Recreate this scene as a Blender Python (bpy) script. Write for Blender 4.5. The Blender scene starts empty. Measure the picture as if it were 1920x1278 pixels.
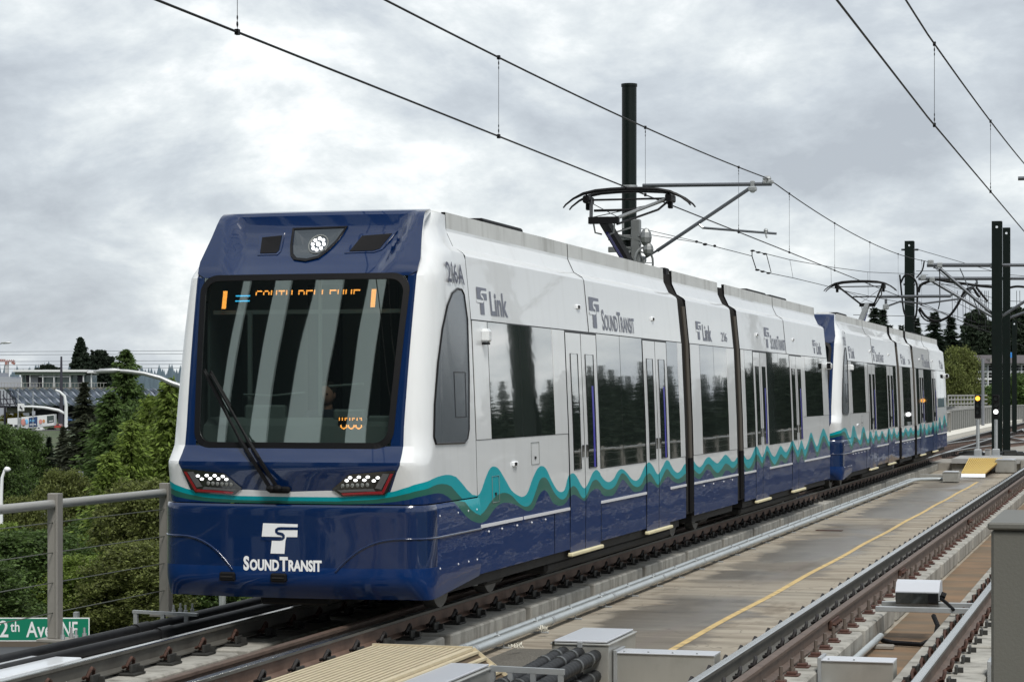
import bpy, math, random
import numpy as np
from mathutils import Vector, noise as mnoise
random.seed(7)
S = bpy.context.scene
COL = S.collection
# ------------------------------------------------------------------ camera, sky, sun, exposure
FPX = 4271.0
YAW = math.atan(1180 / FPX)
CY, SY = math.cos(YAW), math.sin(YAW)
EYE = 2.217
cam_d = bpy.data.cameras.new('camera')
cam = bpy.data.objects.new('camera', cam_d); COL.objects.link(cam)
cam.location = (0, 0, EYE)
cam.rotation_euler = (math.pi / 2, 0, YAW)
cam_d.sensor_width = 36; cam_d.lens = FPX / 1920 * 36
cam_d.shift_y = 97 / 1920
cam_d.clip_start = 0.5; cam_d.clip_end = 9000
S.camera = cam
SUN_EL, SUN_AZ = math.radians(52), math.radians(150)   # azimuth clockwise from +Y
world = bpy.data.worlds.new('World'); S.world = world; world.use_nodes = True
def build_world():
    nt = world.node_tree; N = nt.nodes; L = nt.links; N.clear()
    out = N.new('ShaderNodeOutputWorld'); bg = N.new('ShaderNodeBackground')
    bg.inputs['Strength'].default_value = 0.10
    sky = N.new('ShaderNodeTexSky'); sky.sky_type = 'NISHITA'; sky.sun_disc = False
    sky.sun_elevation = SUN_EL; sky.sun_rotation = SUN_AZ
    tc = N.new('ShaderNodeTexCoord')
    sep = N.new('ShaderNodeSeparateXYZ'); L.new(tc.outputs['Generated'], sep.inputs[0])
    # flatten the dome into a cloud deck: direction / (height + k)
    ad = N.new('ShaderNodeMath'); ad.operation = 'ADD'; ad.inputs[1].default_value = 0.50; 
    ab = N.new('ShaderNodeMath'); ab.operation = 'MAXIMUM'; ab.inputs[1].default_value = 0.0
    L.new(sep.outputs['Z'], ab.inputs[0]); L.new(ab.outputs[0], ad.inputs[0])
    dv = N.new('ShaderNodeVectorMath'); dv.operation = 'DIVIDE'
    cb = N.new('ShaderNodeCombineXYZ')
    for i in range(3): L.new(ad.outputs[0], cb.inputs[i])
    L.new(tc.outputs['Generated'], dv.inputs[0]); L.new(cb.outputs[0], dv.inputs[1])
    def nz(scale, det, rough, off, dist=0.4):
        m = N.new('ShaderNodeMapping'); m.inputs['Location'].default_value = off
        L.new(dv.outputs[0], m.inputs['Vector'])
        n = N.new('ShaderNodeTexNoise'); n.inputs['Scale'].default_value = scale
        n.inputs['Detail'].default_value = det; n.inputs['Roughness'].default_value = rough
        n.inputs['Distortion'].default_value = dist
        L.new(m.outputs[0], n.inputs['Vector']); return n
    n1 = nz(5.0, 10, 0.60, (2.3, 0.7, 0.0), 0.2); n2 = nz(2.4, 3, 0.5, (5.1, 2.2, 0.0), 0.1)
    mx = N.new('ShaderNodeMath'); mx.operation = 'MULTIPLY_ADD'; mx.inputs[1].default_value = 0.62
    hf = N.new('ShaderNodeMath'); hf.operation = 'MULTIPLY'; hf.inputs[1].default_value = 0.38
    L.new(n2.outputs['Fac'], hf.inputs[0]); L.new(n1.outputs['Fac'], mx.inputs[0]); L.new(hf.outputs[0], mx.inputs[2])
    cr = N.new('ShaderNodeValToRGB'); e = cr.color_ramp.elements
    e[0].position = 0.41; e[0].color = (2.5, 2.72, 3.0, 1)
    e[1].position = 0.595; e[1].color = (5.7, 5.8, 5.8, 1)
    k = cr.color_ramp.elements.new(0.485); k.color = (3.25, 3.52, 3.78, 1)
    k = cr.color_ramp.elements.new(0.545); k.color = (4.3, 4.55, 4.65, 1)
    L.new(mx.outputs[0], cr.inputs[0])
    mix = N.new('ShaderNodeMix'); mix.data_type = 'RGBA'; mix.inputs[0].default_value = 0.96
    L.new(sky.outputs[0], mix.inputs[6]); L.new(cr.outputs[0], mix.inputs[7])
    L.new(mix.outputs[2], bg.inputs['Color']); L.new(bg.outputs[0], out.inputs['Surface'])
build_world()
sun_d = bpy.data.lights.new('sun', 'SUN'); sun_d.energy = 1.5; sun_d.angle = math.radians(14); sun_d.color = (1.0, 0.96, 0.90)
sun = bpy.data.objects.new('sun', sun_d); COL.objects.link(sun)
sd = Vector((math.sin(SUN_AZ) * math.cos(SUN_EL), math.cos(SUN_AZ) * math.cos(SUN_EL), math.sin(SUN_EL)))
sun.rotation_euler = sd.to_track_quat('Z', 'Y').to_euler()
S.view_settings.view_transform = 'Standard'; S.view_settings.look = 'None'
S.view_settings.gamma = 1; S.view_settings.exposure = 0.95
S.view_settings.use_curve_mapping = False
S.cycles.max_bounces = 6; S.cycles.transparent_max_bounces = 12
S.cycles.caustics_reflective = False; S.cycles.caustics_refractive = False

# ------------------------------------------------------------------ helpers
def at(px, py, Y):            # survey: point of the photograph on the cross plane at distance Y along the track
    k = (px - 960) / FPX
    X = Y * (k * CY - SY) / (CY + k * SY)
    zc = -X * SY + Y * CY
    return Vector((X, Y, EYE - (py - 736) * zc / FPX))
def at_z(px, py, Z):          # same on a level plane
    zc = (EYE - Z) * FPX / (py - 736); xc = (px - 960) / FPX * zc
    return Vector((xc * CY - zc * SY, xc * SY + zc * CY, Z))
def far(px, zc, Z=0.0):       # point at camera depth zc in picture column px
    xc = (px - 960) / FPX * zc
    return Vector((xc * CY - zc * SY, xc * SY + zc * CY, Z))
def hz(py, zc): return EYE - (py - 736) * zc / FPX
def lin(c):
    c = c / 255.0
    return c / 12.92 if c <= 0.04045 else ((c + 0.055) / 1.055) ** 2.4
def rgb(r, g, b): return (lin(r), lin(g), lin(b), 1)

MATS = {}
def mat(name, col, rough=0.6, metal=0.0, spec=0.5, coat=0.0, ior=1.5, var=0.0, vscale=3.0, stretch=(1, 1, 1),
        dark=None, bump=0.0, bscale=30.0, bstretch=(1, 1, 1), emit=None, estr=1.0, dirt=0.0, dirtcol=(0.08, 0.075, 0.065, 1),
        dstretch=(1, 1, 1), dscale=2.0, dlo=0.5, dhi=0.7, dirt_rough=None, coatbump=False, island=0.0):
    if name in MATS: return MATS[name]
    m = bpy.data.materials.new(name); MATS[name] = m; m.use_nodes = True
    nt = m.node_tree; N = nt.nodes; L = nt.links
    p = N['Principled BSDF']
    p.inputs['Base Color'].default_value = col; p.inputs['Roughness'].default_value = rough
    p.inputs['Metallic'].default_value = metal; p.inputs['IOR'].default_value = ior
    p.inputs['Coat Weight'].default_value = coat; p.inputs['Coat Roughness'].default_value = 0.03
    p.inputs['Specular IOR Level'].default_value = spec
    tc = N.new('ShaderNodeTexCoord')
    def nz(scale, st, det=5, rg=0.6):
        mp = N.new('ShaderNodeMapping'); mp.inputs['Scale'].default_value = st
        L.new(tc.outputs['Object'], mp.inputs['Vector'])
        n = N.new('ShaderNodeTexNoise'); n.inputs['Scale'].default_value = scale
        n.inputs['Detail'].default_value = det; n.inputs['Roughness'].default_value = rg
        L.new(mp.outputs[0], n.inputs['Vector']); return n.outputs['Fac']
    cur = None
    if var > 0:
        n = nz(vscale, stretch)
        mx = N.new('ShaderNodeMix'); mx.data_type = 'RGBA'
        d = dark if dark else tuple(c * (1 - var) for c in col[:3]) + (1,)
        mx.inputs[6].default_value = d
        hi = tuple(min(1, c * (1 + var * 0.5)) for c in col[:3]) + (1,)
        mx.inputs[7].default_value = hi
        r = N.new('ShaderNodeMapRange'); r.inputs['From Min'].default_value = 0.32; r.inputs['From Max'].default_value = 0.68
        L.new(n, r.inputs['Value']); L.new(r.outputs[0], mx.inputs[0]); cur = mx.outputs[2]
    if island > 0:
        g = N.new('ShaderNodeNewGeometry'); hsv = N.new('ShaderNodeHueSaturation')
        r = N.new('ShaderNodeMapRange'); r.inputs['To Min'].default_value = 1 - island; r.inputs['To Max'].default_value = 1 + island
        L.new(g.outputs['Random Per Island'], r.inputs['Value']); L.new(r.outputs[0], hsv.inputs['Value'])
        if cur: L.new(cur, hsv.inputs['Color'])
        else: hsv.inputs['Color'].default_value = col
        cur = hsv.outputs['Color']
    if dirt > 0:
        n = nz(dscale, dstretch, 6, 0.65)
        r = N.new('ShaderNodeMapRange'); r.inputs['From Min'].default_value = dlo; r.inputs['From Max'].default_value = dhi
        r.inputs['To Max'].default_value = dirt
        L.new(n, r.inputs['Value'])
        mx = N.new('ShaderNodeMix'); mx.data_type = 'RGBA'
        if cur: L.new(cur, mx.inputs[6])
        else: mx.inputs[6].default_value = col
        mx.inputs[7].default_value = dirtcol; L.new(r.outputs[0], mx.inputs[0]); cur = mx.outputs[2]
        if dirt_rough is not None:
            r2 = N.new('ShaderNodeMapRange'); r2.inputs['To Min'].default_value = rough; r2.inputs['To Max'].default_value = dirt_rough
            L.new(r.outputs[0], r2.inputs['Value']); L.new(r2.outputs[0], p.inputs['Roughness'])
    if cur: L.new(cur, p.inputs['Base Color'])
    if bump > 0:
        n = nz(bscale, bstretch, 3, 0.5)
        b = N.new('ShaderNodeBump'); b.inputs['Strength'].default_value = 1.0; b.inputs['Distance'].default_value = bump
        L.new(n, b.inputs['Height']); L.new(b.outputs[0], p.inputs['Normal'])
        if coat > 0: L.new(b.outputs[0], p.inputs['Coat Normal'])
    if emit:
        p.inputs['Emission Color'].default_value = emit; p.inputs['Emission Strength'].default_value = estr
    return m

def link(name, me, parent=None, label=None, kind=None):
    o = bpy.data.objects.new(name, me); COL.objects.link(o)
    if parent is not None: o.parent = parent
    if label: o['label'] = label
    if kind: o['kind'] = kind
    return o
ORG = {}
def origin(o):
    v = Vector((0, 0, 0))
    while o is not None: v += o.location; o = o.parent
    return v
def thing(name, label, cat, loc=(0, 0, 0), group=None, kind=None):
    o = bpy.data.objects.new(name, None); COL.objects.link(o); o.location = loc; o.empty_display_size = 0.2
    tag(o, label, cat, group, kind); return o
def tag(o, label=None, cat=None, group=None, kind=None):
    if label: o['label'] = label
    if cat: o['category'] = cat
    if group: o['group'] = group
    if kind: o['kind'] = kind
    return o
def copy_tree(o, parent=None, skip=()):
    c = o.copy(); COL.objects.link(c)
    if parent is not None: c.parent = parent
    for ch in list(o.children):
        if ch.name.split('.')[0] in skip or ch.get('_own'): continue
        copy_tree(ch, c, skip)
    return c

class MB:
    """collects geometry (world coordinates), builds one mesh object"""
    def __init__(s): s.v = []; s.f = []; s.m = []
    def add(s, vs, fs, mi=0):
        b = len(s.v); s.v += [tuple(p) for p in vs]
        for f in fs: s.f.append([b + i for i in f]); s.m.append(mi)
    def box(s, c, d, mi=0, rz=0.0, bev=0.0):
        x, y, z = d[0] / 2, d[1] / 2, d[2] / 2
        if bev > 0 and bev < min(x, y, z):
            vs = []; 
            for sz in (-1, 1):
                for (ex, ey, ez) in ((0, 0, 1), (1, 1, 0)):
                    pass
            pts = []
            # chamfered box: 24 verts
            for sx in (-1, 1):
                for sy in (-1, 1):
                    for sz in (-1, 1):
                        pts.append((sx * x, sy * (y - bev), sz * (z - bev)))
                        pts.append((sx * (x - bev), sy * y, sz * (z - bev)))
                        pts.append((sx * (x - bev), sy * (y - bev), sz * z))
            def I(sx, sy, sz, k): return (((sx > 0) * 4 + (sy > 0) * 2 + (sz > 0)) * 3) + k
            fs = []
            for sg in (-1, 1):
                fs.append([I(sg, -1, -1, 0), I(sg, 1, -1, 0), I(sg, 1, 1, 0), I(sg, -1, 1, 0)])
                fs.append([I(-1, sg, -1, 1), I(1, sg, -1, 1), I(1, sg, 1, 1), I(-1, sg, 1, 1)])
                fs.append([I(-1, -1, sg, 2), I(1, -1, sg, 2), I(1, 1, sg, 2), I(-1, 1, sg, 2)])
            for a in (-1, 1):
                for b in (-1, 1):
                    fs.append([I(a, b, -1, 0), I(a, b, 1, 0), I(a, b, 1, 1), I(a, b, -1, 1)])
                    fs.append([I(a, -1, b, 0), I(a, 1, b, 0), I(a, 1, b, 2), I(a, -1, b, 2)])
                    fs.append([I(-1, a, b, 1), I(1, a, b, 1), I(1, a, b, 2), I(-1, a, b, 2)])
                    for e in (-1, 1): fs.append([I(a, b, e, 0), I(a, b, e, 1), I(a, b, e, 2)])
            vs = pts
        else:
            vs = [(-x, -y, -z), (x, -y, -z), (x, y, -z), (-x, y, -z), (-x, -y, z), (x, -y, z), (x, y, z), (-x, y, z)]
            fs = [(0, 3, 2, 1), (4, 5, 6, 7), (0, 1, 5, 4), (1, 2, 6, 5), (2, 3, 7, 6), (3, 0, 4, 7)]
        cs, sn = math.cos(rz), math.sin(rz)
        s.add([(c[0] + p[0] * cs - p[1] * sn, c[1] + p[0] * sn + p[1] * cs, c[2] + p[2]) for p in vs], fs, mi)
    def bb(s, x0, x1, y0, y1, z0, z1, mi=0, bev=0.0):
        s.box(((x0 + x1) / 2, (y0 + y1) / 2, (z0 + z1) / 2), (abs(x1 - x0), abs(y1 - y0), abs(z1 - z0)), mi, 0, bev)
    def tube(s, pts, r, n=8, mi=0, caps=True, r2=None):
        pts = [Vector(p) for p in pts]; k = len(pts); rings = []
        t0 = (pts[1] - pts[0]).normalized()
        up = Vector((0, 0, 1)) if abs(t0.z) < 0.95 else Vector((1, 0, 0))
        nrm = t0.cross(up).normalized()
        for i, p in enumerate(pts):
            a = pts[max(i - 1, 0)]; b = pts[min(i + 1, k - 1)]
            t = (b - a).normalized()
            nrm = (nrm - t * nrm.dot(t))
            if nrm.length < 1e-6: nrm = t.orthogonal()
            nrm.normalize(); bn = t.cross(nrm)
            rr = r if r2 is None else r + (r2 - r) * i / (k - 1)
            if isinstance(r, (list, tuple)): rr = r[i]
            rings.append([p + (nrm * math.cos(2 * math.pi * j / n) + bn * math.sin(2 * math.pi * j / n)) * rr for j in range(n)])
        vs = [q for rg in rings for q in rg]; fs = []
        for i in range(k - 1):
            for j in range(n):
                j2 = (j + 1) % n; fs.append((i * n + j, i * n + j2, (i + 1) * n + j2, (i + 1) * n + j))
        if caps: fs.append(tuple(range(n - 1, -1, -1))); fs.append(tuple((k - 1) * n + j for j in range(n)))
        s.add(vs, fs, mi)
    def bar(s, a, b, w, h, mi=0):
        a, b = Vector(a), Vector(b); t = (b - a).normalized()
        up = Vector((0, 0, 1)) if abs(t.z) < 0.9 else Vector((0, 1, 0))
        sx = t.cross(up).normalized() * w / 2; uz = sx.cross(t).normalized() * h / 2
        vs = [a - sx - uz, a + sx - uz, a + sx + uz, a - sx + uz, b - sx - uz, b + sx - uz, b + sx + uz, b - sx + uz]
        s.add(vs, [(0, 3, 2, 1), (4, 5, 6, 7), (0, 1, 5, 4), (1, 2, 6, 5), (2, 3, 7, 6), (3, 0, 4, 7)], mi)
    def prism(s, poly, fn, d, mi=0):
        """poly in 2-D, fn(a,b)->Vector, extruded by vector d"""
        n = len(poly); d = Vector(d)
        a = [Vector(fn(*p)) for p in poly]; b = [p + d for p in a]
        s.add(a + b, [tuple(range(n)), tuple(range(2 * n - 1, n - 1, -1))] + [(i, n + i, n + (i + 1) % n, (i + 1) % n) for i in range(n)], mi)
    def sphere(s, c, r, mi=0, nu=8, nv=6, sc=(1, 1, 1)):
        vs = [(c[0], c[1], c[2] + r * sc[2])]
        for i in range(1, nv):
            t = math.pi * i / nv
            for j in range(nu):
                p = 2 * math.pi * j / nu
                vs.append((c[0] + r * sc[0] * math.sin(t) * math.cos(p), c[1] + r * sc[1] * math.sin(t) * math.sin(p), c[2] + r * sc[2] * math.cos(t)))
        vs.append((c[0], c[1], c[2] - r * sc[2])); last = len(vs) - 1; fs = []
        for j in range(nu): fs.append((0, 1 + j, 1 + (j + 1) % nu)); fs.append((last, 1 + (nv - 2) * nu + (j + 1) % nu, 1 + (nv - 2) * nu + j))
        for i in range(nv - 2):
            for j in range(nu):
                fs.append((1 + i * nu + j, 1 + (i + 1) * nu + j, 1 + (i + 1) * nu + (j + 1) % nu, 1 + i * nu + (j + 1) % nu))
        s.add(vs, fs, mi)
    def build(s, name, mats, parent=None, label=None, kind=None, smooth=False, sharp=35):
        if not isinstance(mats, (list, tuple)): mats = [mats]
        o0 = origin(parent) if parent is not None else Vector((0, 0, 0))
        me = bpy.data.meshes.new(name)
        me.from_pydata([(p[0] - o0.x, p[1] - o0.y, p[2] - o0.z) for p in s.v], [], s.f)
        for m in mats: me.materials.append(m)
        me.polygons.foreach_set('material_index', s.m)
        if smooth:
            me.polygons.foreach_set('use_smooth', [True] * len(me.polygons))
            me.update()
            try: me.set_sharp_from_angle(angle=math.radians(sharp))
            except Exception: pass
        me.update()
        return link(name, me, parent, label, kind)

def text_mesh(txt, height=1.0, bold=0.0, sx=1.0):
    """flat lettering: returns (verts2d, faces) with cap height = height"""
    cu = bpy.data.curves.new('t', 'FONT'); cu.body = txt; cu.size = 1.0; cu.offset = bold; cu.resolution_u = 3
    cu.fill_mode = 'FRONT'
    ob = bpy.data.objects.new('t', cu); COL.objects.link(ob)
    me = bpy.data.meshes.new_from_object(ob)
    vs = [(v.co.x, v.co.y) for v in me.vertices]; fs = [list(p.vertices) for p in me.polygons]
    bpy.data.objects.remove(ob); bpy.data.meshes.remove(me); bpy.data.curves.remove(cu)
    k = height / 0.73
    return [(x * k * sx, y * k) for x, y in vs], fs
def text_width(vs): return max(v[0] for v in vs)
def smallcaps(parts, big, small, bold, gap=0.02, sx=1.0):
    """parts: list of (string, isbig)"""
    V = []; F = []; x = 0
    for t, b in parts:
        vs, fs = text_mesh(t, big if b else small, bold, sx)
        x0 = min(v[0] for v in vs); w = max(v[0] for v in vs) - x0
        n = len(V); V += [(v[0] - x0 + x, v[1]) for v in vs]; F += [[n + i for i in f] for f in fs]; x += w + gap
    return V, F, x - gap
def decal(name, V, F, fn, m, parent, label=None):
    b = MB(); b.add([fn(x, z) for x, z in V], F); return b.build(name, m, parent, label)
def number_mesh(txt, h, bold=0.004):
    V = []; F = []; x = 0.0
    for ch in txt:
        n = len(V)
        if ch == '1':
            vs = [(.10 * h, 0), (.24 * h, 0), (.24 * h, h), (.14 * h, h), (.0, .86 * h), (.0, .74 * h), (.10 * h, .80 * h)]; fs = [list(range(7))]
        else:
            vs, fs = text_mesh(ch, h, bold); x0 = min(v[0] for v in vs); vs = [(v[0] - x0, v[1]) for v in vs]
        V += [(v[0] + x, v[1]) for v in vs]; F += [[n + i for i in f] for f in fs]; x += max(v[0] for v in vs) + .13 * h
    return V, F
def interp(x, tab):
    if x <= tab[0][0]: return tab[0][1]
    for (a, b), (c, d) in zip(tab, tab[1:]):
        if x <= c: return b + (d - b) * (x - a) / (c - a) if c > a else d
    return tab[-1][1]
def smooth_interp(x, tab):
    # catmull-rom through the table
    n = len(tab)
    if x <= tab[0][0]: return tab[0][1]
    if x >= tab[-1][0]: return tab[-1][1]
    for i in range(n - 1):
        if x <= tab[i + 1][0]:
            x0, y0 = tab[i]; x1, y1 = tab[i + 1]; h = x1 - x0
            if h < 1e-6: return y1
            m0 = (y1 - tab[i - 1][1]) / max(1e-6, x1 - tab[i - 1][0]) if i > 0 else (y1 - y0) / h
            m1 = (tab[i + 2][1] - y0) / max(1e-6, tab[i + 2][0] - x0) if i + 2 < n else (y1 - y0) / h
            t = (x - x0) / h
            return (2*t**3 - 3*t*t + 1) * y0 + (t**3 - 2*t*t + t) * h * m0 + (-2*t**3 + 3*t*t) * y1 + (t**3 - t*t) * h * m1
    return tab[-1][1]

# ------------------------------------------------------------------ materials
M_white = mat('white_paint', (0.72, 0.74, 0.75, 1), rough=0.32, coat=0.6, dirt=0.16, dirtcol=(0.34, 0.33, 0.30, 1), dstretch=(1, 2.2, 0.35), dscale=1.6, dlo=0.5, dhi=0.75, bump=0.0035, bscale=1.1, bstretch=(1, 0.6, 2.5))
M_white_lo = M_white
M_rim = mat('roof_rim_grey', (0.55, 0.56, 0.55, 1), rough=0.5, var=0.1, vscale=1.5, dirt=0.45, dirtcol=(0.19, 0.185, 0.165, 1), dstretch=(1, 1.5, 0.3), dscale=1.7, dlo=0.5, dhi=0.68)
M_blue = mat('blue_paint_veiled', (0.003, 0.026, 0.115, 1), rough=0.35, spec=0.05, coat=0.45, bump=0.006, bscale=1.4, bstretch=(1, 0.6, 3.0), dirt=0.05, dirtcol=(0.12, 0.12, 0.11, 1), dscale=2.5, dstretch=(1, 1, .4))  # car-side blue, lightened to put the reflected grey veil into the colour
M_blue_front = mat('blue_front_paint', (0.002, 0.016, 0.070, 1), rough=0.2, spec=0.3, coat=1.0, bump=0.0012, bscale=1.6)  # same blue on the nose, darker copy without the veil
M_teal = mat('teal_paint', (0.002, 0.32, 0.37, 1), rough=0.35, spec=.1, coat=0.12, bump=0.003, bscale=1.1, bstretch=(1, .6, 2.5))
M_green = mat('green_paint', (0.026, 0.125, 0.095, 1), rough=0.35, spec=.1, coat=0.12, bump=0.003, bscale=1.1, bstretch=(1, .6, 2.5))
M_black = mat('black_rubber', (0.004, 0.004, 0.005, 1), rough=0.6, spec=.2)
M_bellow = mat('bellows_rubber', (0.013, 0.0125, 0.012, 1), rough=0.75, spec=.3, var=0.3, vscale=4)
M_gasket = mat('gasket_black', (0.005, 0.005, 0.006, 1), rough=0.4, spec=.25)
M_under = mat('underframe_dark', (0.014, 0.013, 0.012, 1), rough=0.8, var=0.4, vscale=5)
M_greymetal = mat('grey_metal', (0.24, 0.25, 0.25, 1), rough=0.42, metal=0.6, var=0.12, vscale=3)
M_glass = mat('side_glass', (0.026, 0.036, 0.032, 1), rough=0.015, ior=3.0, spec=0.9, coat=1.0, bump=0.0007, bscale=0.9, bstretch=(1, 1.0, 2.0))
M_cabglass = mat('cab_side_glass', (0.085, 0.10, 0.115, 1), rough=0.22, ior=1.5, coat=0.15)
M_letter = mat('grey_lettering', (0.135, 0.145, 0.19, 1), rough=0.4)
M_number = mat('number_grey', (0.06, 0.065, 0.10, 1), rough=0.5)
M_letterw = mat('white_lettering', (0.82, 0.84, 0.86, 1), rough=0.4)
M_stripe = mat('pale_stripe', (0.72, 0.73, 0.76, 1), rough=0.3)
M_cream = mat('cream_step', (0.68, 0.62, 0.40, 1), rough=0.6, var=0.1)
M_violet = mat('door_edge_violet', (0.015, 0.012, 0.22, 1), rough=0.3, emit=(0.05, 0.03, 0.9, 1), estr=0.05)
M_red = mat('red_lens', (0.26, 0.006, 0.014, 1), rough=0.2, coat=1)
M_lampblack = mat('lamp_housing', (0.012, 0.014, 0.014, 1), rough=0.12, coat=1)
M_lampgrey = mat('lamp_grey', (0.11, 0.11, 0.115, 1), rough=0.35, coat=.5)
M_led = mat('led_white', (1, 1, 1, 1), emit=(1, 1, 1, 1), estr=1.3)
M_ledoff = mat('led_off', (0.25, 0.26, 0.25, 1), rough=0.2, metal=.5)
M_amber = mat('led_amber', (0.9, 0.35, 0.05, 1), emit=(1.0, 0.36, 0.06, 1), estr=1.6)
M_amber2 = mat('lamp_amber', (0.9, 0.4, 0.05, 1), emit=(1.0, 0.45, 0.05, 1), estr=1.2)
M_cyan = mat('led_cyan', (0.05, 0.45, 0.8, 1), emit=(0.05, 0.5, 0.85, 1), estr=1.1)
M_interior = mat('cab_interior', (0.08, 0.10, 0.095, 1), rough=0.7)
M_dash = mat('dash_grey', (0.15, 0.17, 0.16, 1), rough=0.6)
M_conc = mat('concrete', (0.36, 0.35, 0.315, 1), rough=0.85, var=0.28, vscale=2.2, dirt=0.75, dirtcol=(0.075, 0.068, 0.055, 1), dstretch=(1, 1.6, 0.35), dscale=3.0, dlo=0.48, dhi=0.72, bump=0.004, bscale=30)
M_conc_top = mat('concrete_top', (0.28, 0.265, 0.235, 1), rough=0.85, var=0.3, vscale=2.5, dirt=0.5, dirtcol=(0.10, 0.088, 0.07, 1), dscale=1.4, bump=0.003, bscale=40)
M_lightconc = mat('light_concrete', (0.36, 0.36, 0.35, 1), rough=0.85, var=0.15, vscale=1.5, dirt=0.4, dirtcol=(0.16, 0.15, 0.13, 1), dscale=1.2)
M_rust = mat('rusty_rail', (0.17, 0.112, 0.086, 1), rough=0.62, metal=0.25, var=0.28, vscale=4, dirt=0.5, dirtcol=(0.11, 0.062, 0.045, 1), dscale=5)
M_rust2 = mat('brown_guard_rail', (0.125, 0.088, 0.068, 1), rough=0.6, metal=0.2, var=0.25, vscale=4, dirt=.4, dirtcol=(0.06, 0.03, 0.02, 1), dscale=6)
M_raildk = mat('grey_rail_web', (0.14, 0.135, 0.12, 1), rough=0.55, metal=0.4, var=0.2, vscale=3, dirt=.4, dirtcol=(0.07, 0.06, 0.05, 1), dscale=4)
M_steel = mat('polished_steel', (0.66, 0.66, 0.64, 1), rough=0.25, metal=1.0, var=0.10, vscale=3, stretch=(1, .15, 1))
M_clip = mat('rusty_clip', (0.075, 0.035, 0.024, 1), rough=0.7, metal=0.3, var=0.4, vscale=20)
M_clipdk = mat('dark_clip', (0.025, 0.022, 0.022, 1), rough=0.6, metal=0.3, var=0.3, vscale=20)
M_plate = mat('dark_plate', (0.045, 0.045, 0.042, 1), rough=0.6, metal=0.4, var=0.3, vscale=12)
M_galv = mat('galvanised_steel', (0.42, 0.44, 0.45, 1), rough=0.42, metal=0.55, var=0.15, vscale=5)
M_pipe = mat('galvanised_pipe', (0.50, 0.54, 0.55, 1), rough=0.38, metal=0.45, var=0.1, vscale=3)
M_fence = mat('fence_grey_paint', (0.245, 0.235, 0.215, 1), rough=0.5, var=0.06, vscale=4, bump=0.0008, bscale=60)
M_fencerail = mat('fence_rail_grey', (0.34, 0.34, 0.325, 1), rough=0.4, metal=.2, var=0.06, vscale=2)
M_cable = mat('steel_cable', (0.16, 0.17, 0.15, 1), rough=0.5, metal=0.5)
M_wire = mat('overhead_wire', (0.005, 0.005, 0.006, 1), rough=0.5, spec=.2)
M_dropper = mat('dropper_wire', (0.07, 0.075, 0.085, 1), rough=0.5)
M_polegreen = mat('dark_green_pole', (0.002, 0.0065, 0.005, 1), rough=0.45, spec=.25, coat=.05, var=.2, vscale=3)
M_arm = mat('cantilever_tube', (0.12, 0.13, 0.145, 1), rough=0.4, metal=0.6)
M_hose = mat('black_hose', (0.012, 0.0125, 0.014, 1), rough=0.55, spec=.3, var=.3, vscale=6)
M_hosering = mat('hose_ring', (0.10, 0.105, 0.105, 1), rough=0.45, metal=.5)
M_stain = mat('stainless_sheet', (0.50, 0.50, 0.47, 1), rough=0.32, metal=0.6, var=0.12, vscale=2, stretch=(1, 1, .3), dirt=.35, dirtcol=(.2, .19, .16, 1), dscale=2.5)
M_stainlid = mat('stainless_lid', (0.62, 0.64, 0.68, 1), rough=0.3, metal=0.35, bump=0.002, bscale=2)  # pale bluish colour stands in for sky mirrored by the lids
M_beige = mat('beige_grating', (0.52, 0.45, 0.31, 1), rough=0.6, var=.1, vscale=6)
M_beigedk = mat('beige_grating_groove', (0.10, 0.07, 0.04, 1), rough=0.8)
M_yellow = mat('yellow_grating', (0.60, 0.42, 0.11, 1), rough=0.6, var=.1)
M_yellowdk = mat('yellow_grating_groove', (0.22, 0.11, 0.01, 1), rough=0.8)
M_yline = mat('yellow_line_paint', (0.62, 0.45, 0.19, 1), rough=0.7, var=.22, vscale=6, dirt=.8, dirtcol=(.24, .19, .12, 1), dscale=9, dlo=.52, dhi=.66)
M_gravel = mat('grit', (0.14, 0.13, 0.11, 1), rough=0.95, var=.45, vscale=60, bump=.01, bscale=90)
M_cabinet = mat('cabinet_grey', (0.118, 0.118, 0.105, 1), rough=0.55, var=.04, vscale=3, bump=.0006, bscale=140)
M_asph = mat('asphalt', (0.055, 0.055, 0.055, 1), rough=0.85, var=.25, vscale=.6)
M_grass = mat('ground_cover', (0.045, 0.07, 0.022, 1), rough=0.95, var=.5, vscale=.12, dirt=.5, dirtcol=(.10, .09, .06, 1), dscale=.05)
M_bark = mat('bark', (0.06, 0.045, 0.035, 1), rough=0.9, var=.3, vscale=8)
def leafmat(name, col, isl=0.6):
    m = mat(name, col, rough=0.6, spec=.3, island=isl, var=.25, vscale=.6)
    nt = m.node_tree; P = nt.nodes['Principled BSDF']; out = nt.nodes['Material Output']
    t = nt.nodes.new('ShaderNodeBsdfTranslucent'); mx = nt.nodes.new('ShaderNodeMixShader'); mx.inputs[0].default_value = 0.4
    src = P.inputs['Base Color'].links[0].from_socket; nt.links.new(src, t.inputs['Color'])
    nt.links.new(P.outputs[0], mx.inputs[1]); nt.links.new(t.outputs[0], mx.inputs[2]); nt.links.new(mx.outputs[0], out.inputs['Surface'])
    return m
M_leaf = leafmat('leaf_bright', (0.16, 0.225, 0.045, 1))
M_leaf2 = leafmat('leaf_mid', (0.08, 0.13, 0.036, 1))
M_leaf3 = leafmat('leaf_olive', (0.14, 0.165, 0.048, 1))
M_needle = leafmat('needle_dark', (0.028, 0.044, 0.028, 1), .4)
M_needle2 = leafmat('needle_brown', (0.050, 0.060, 0.036, 1), .5)
M_yellowleaf = leafmat('leaf_yellow', (0.36, 0.30, 0.02, 1), .3)
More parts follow.
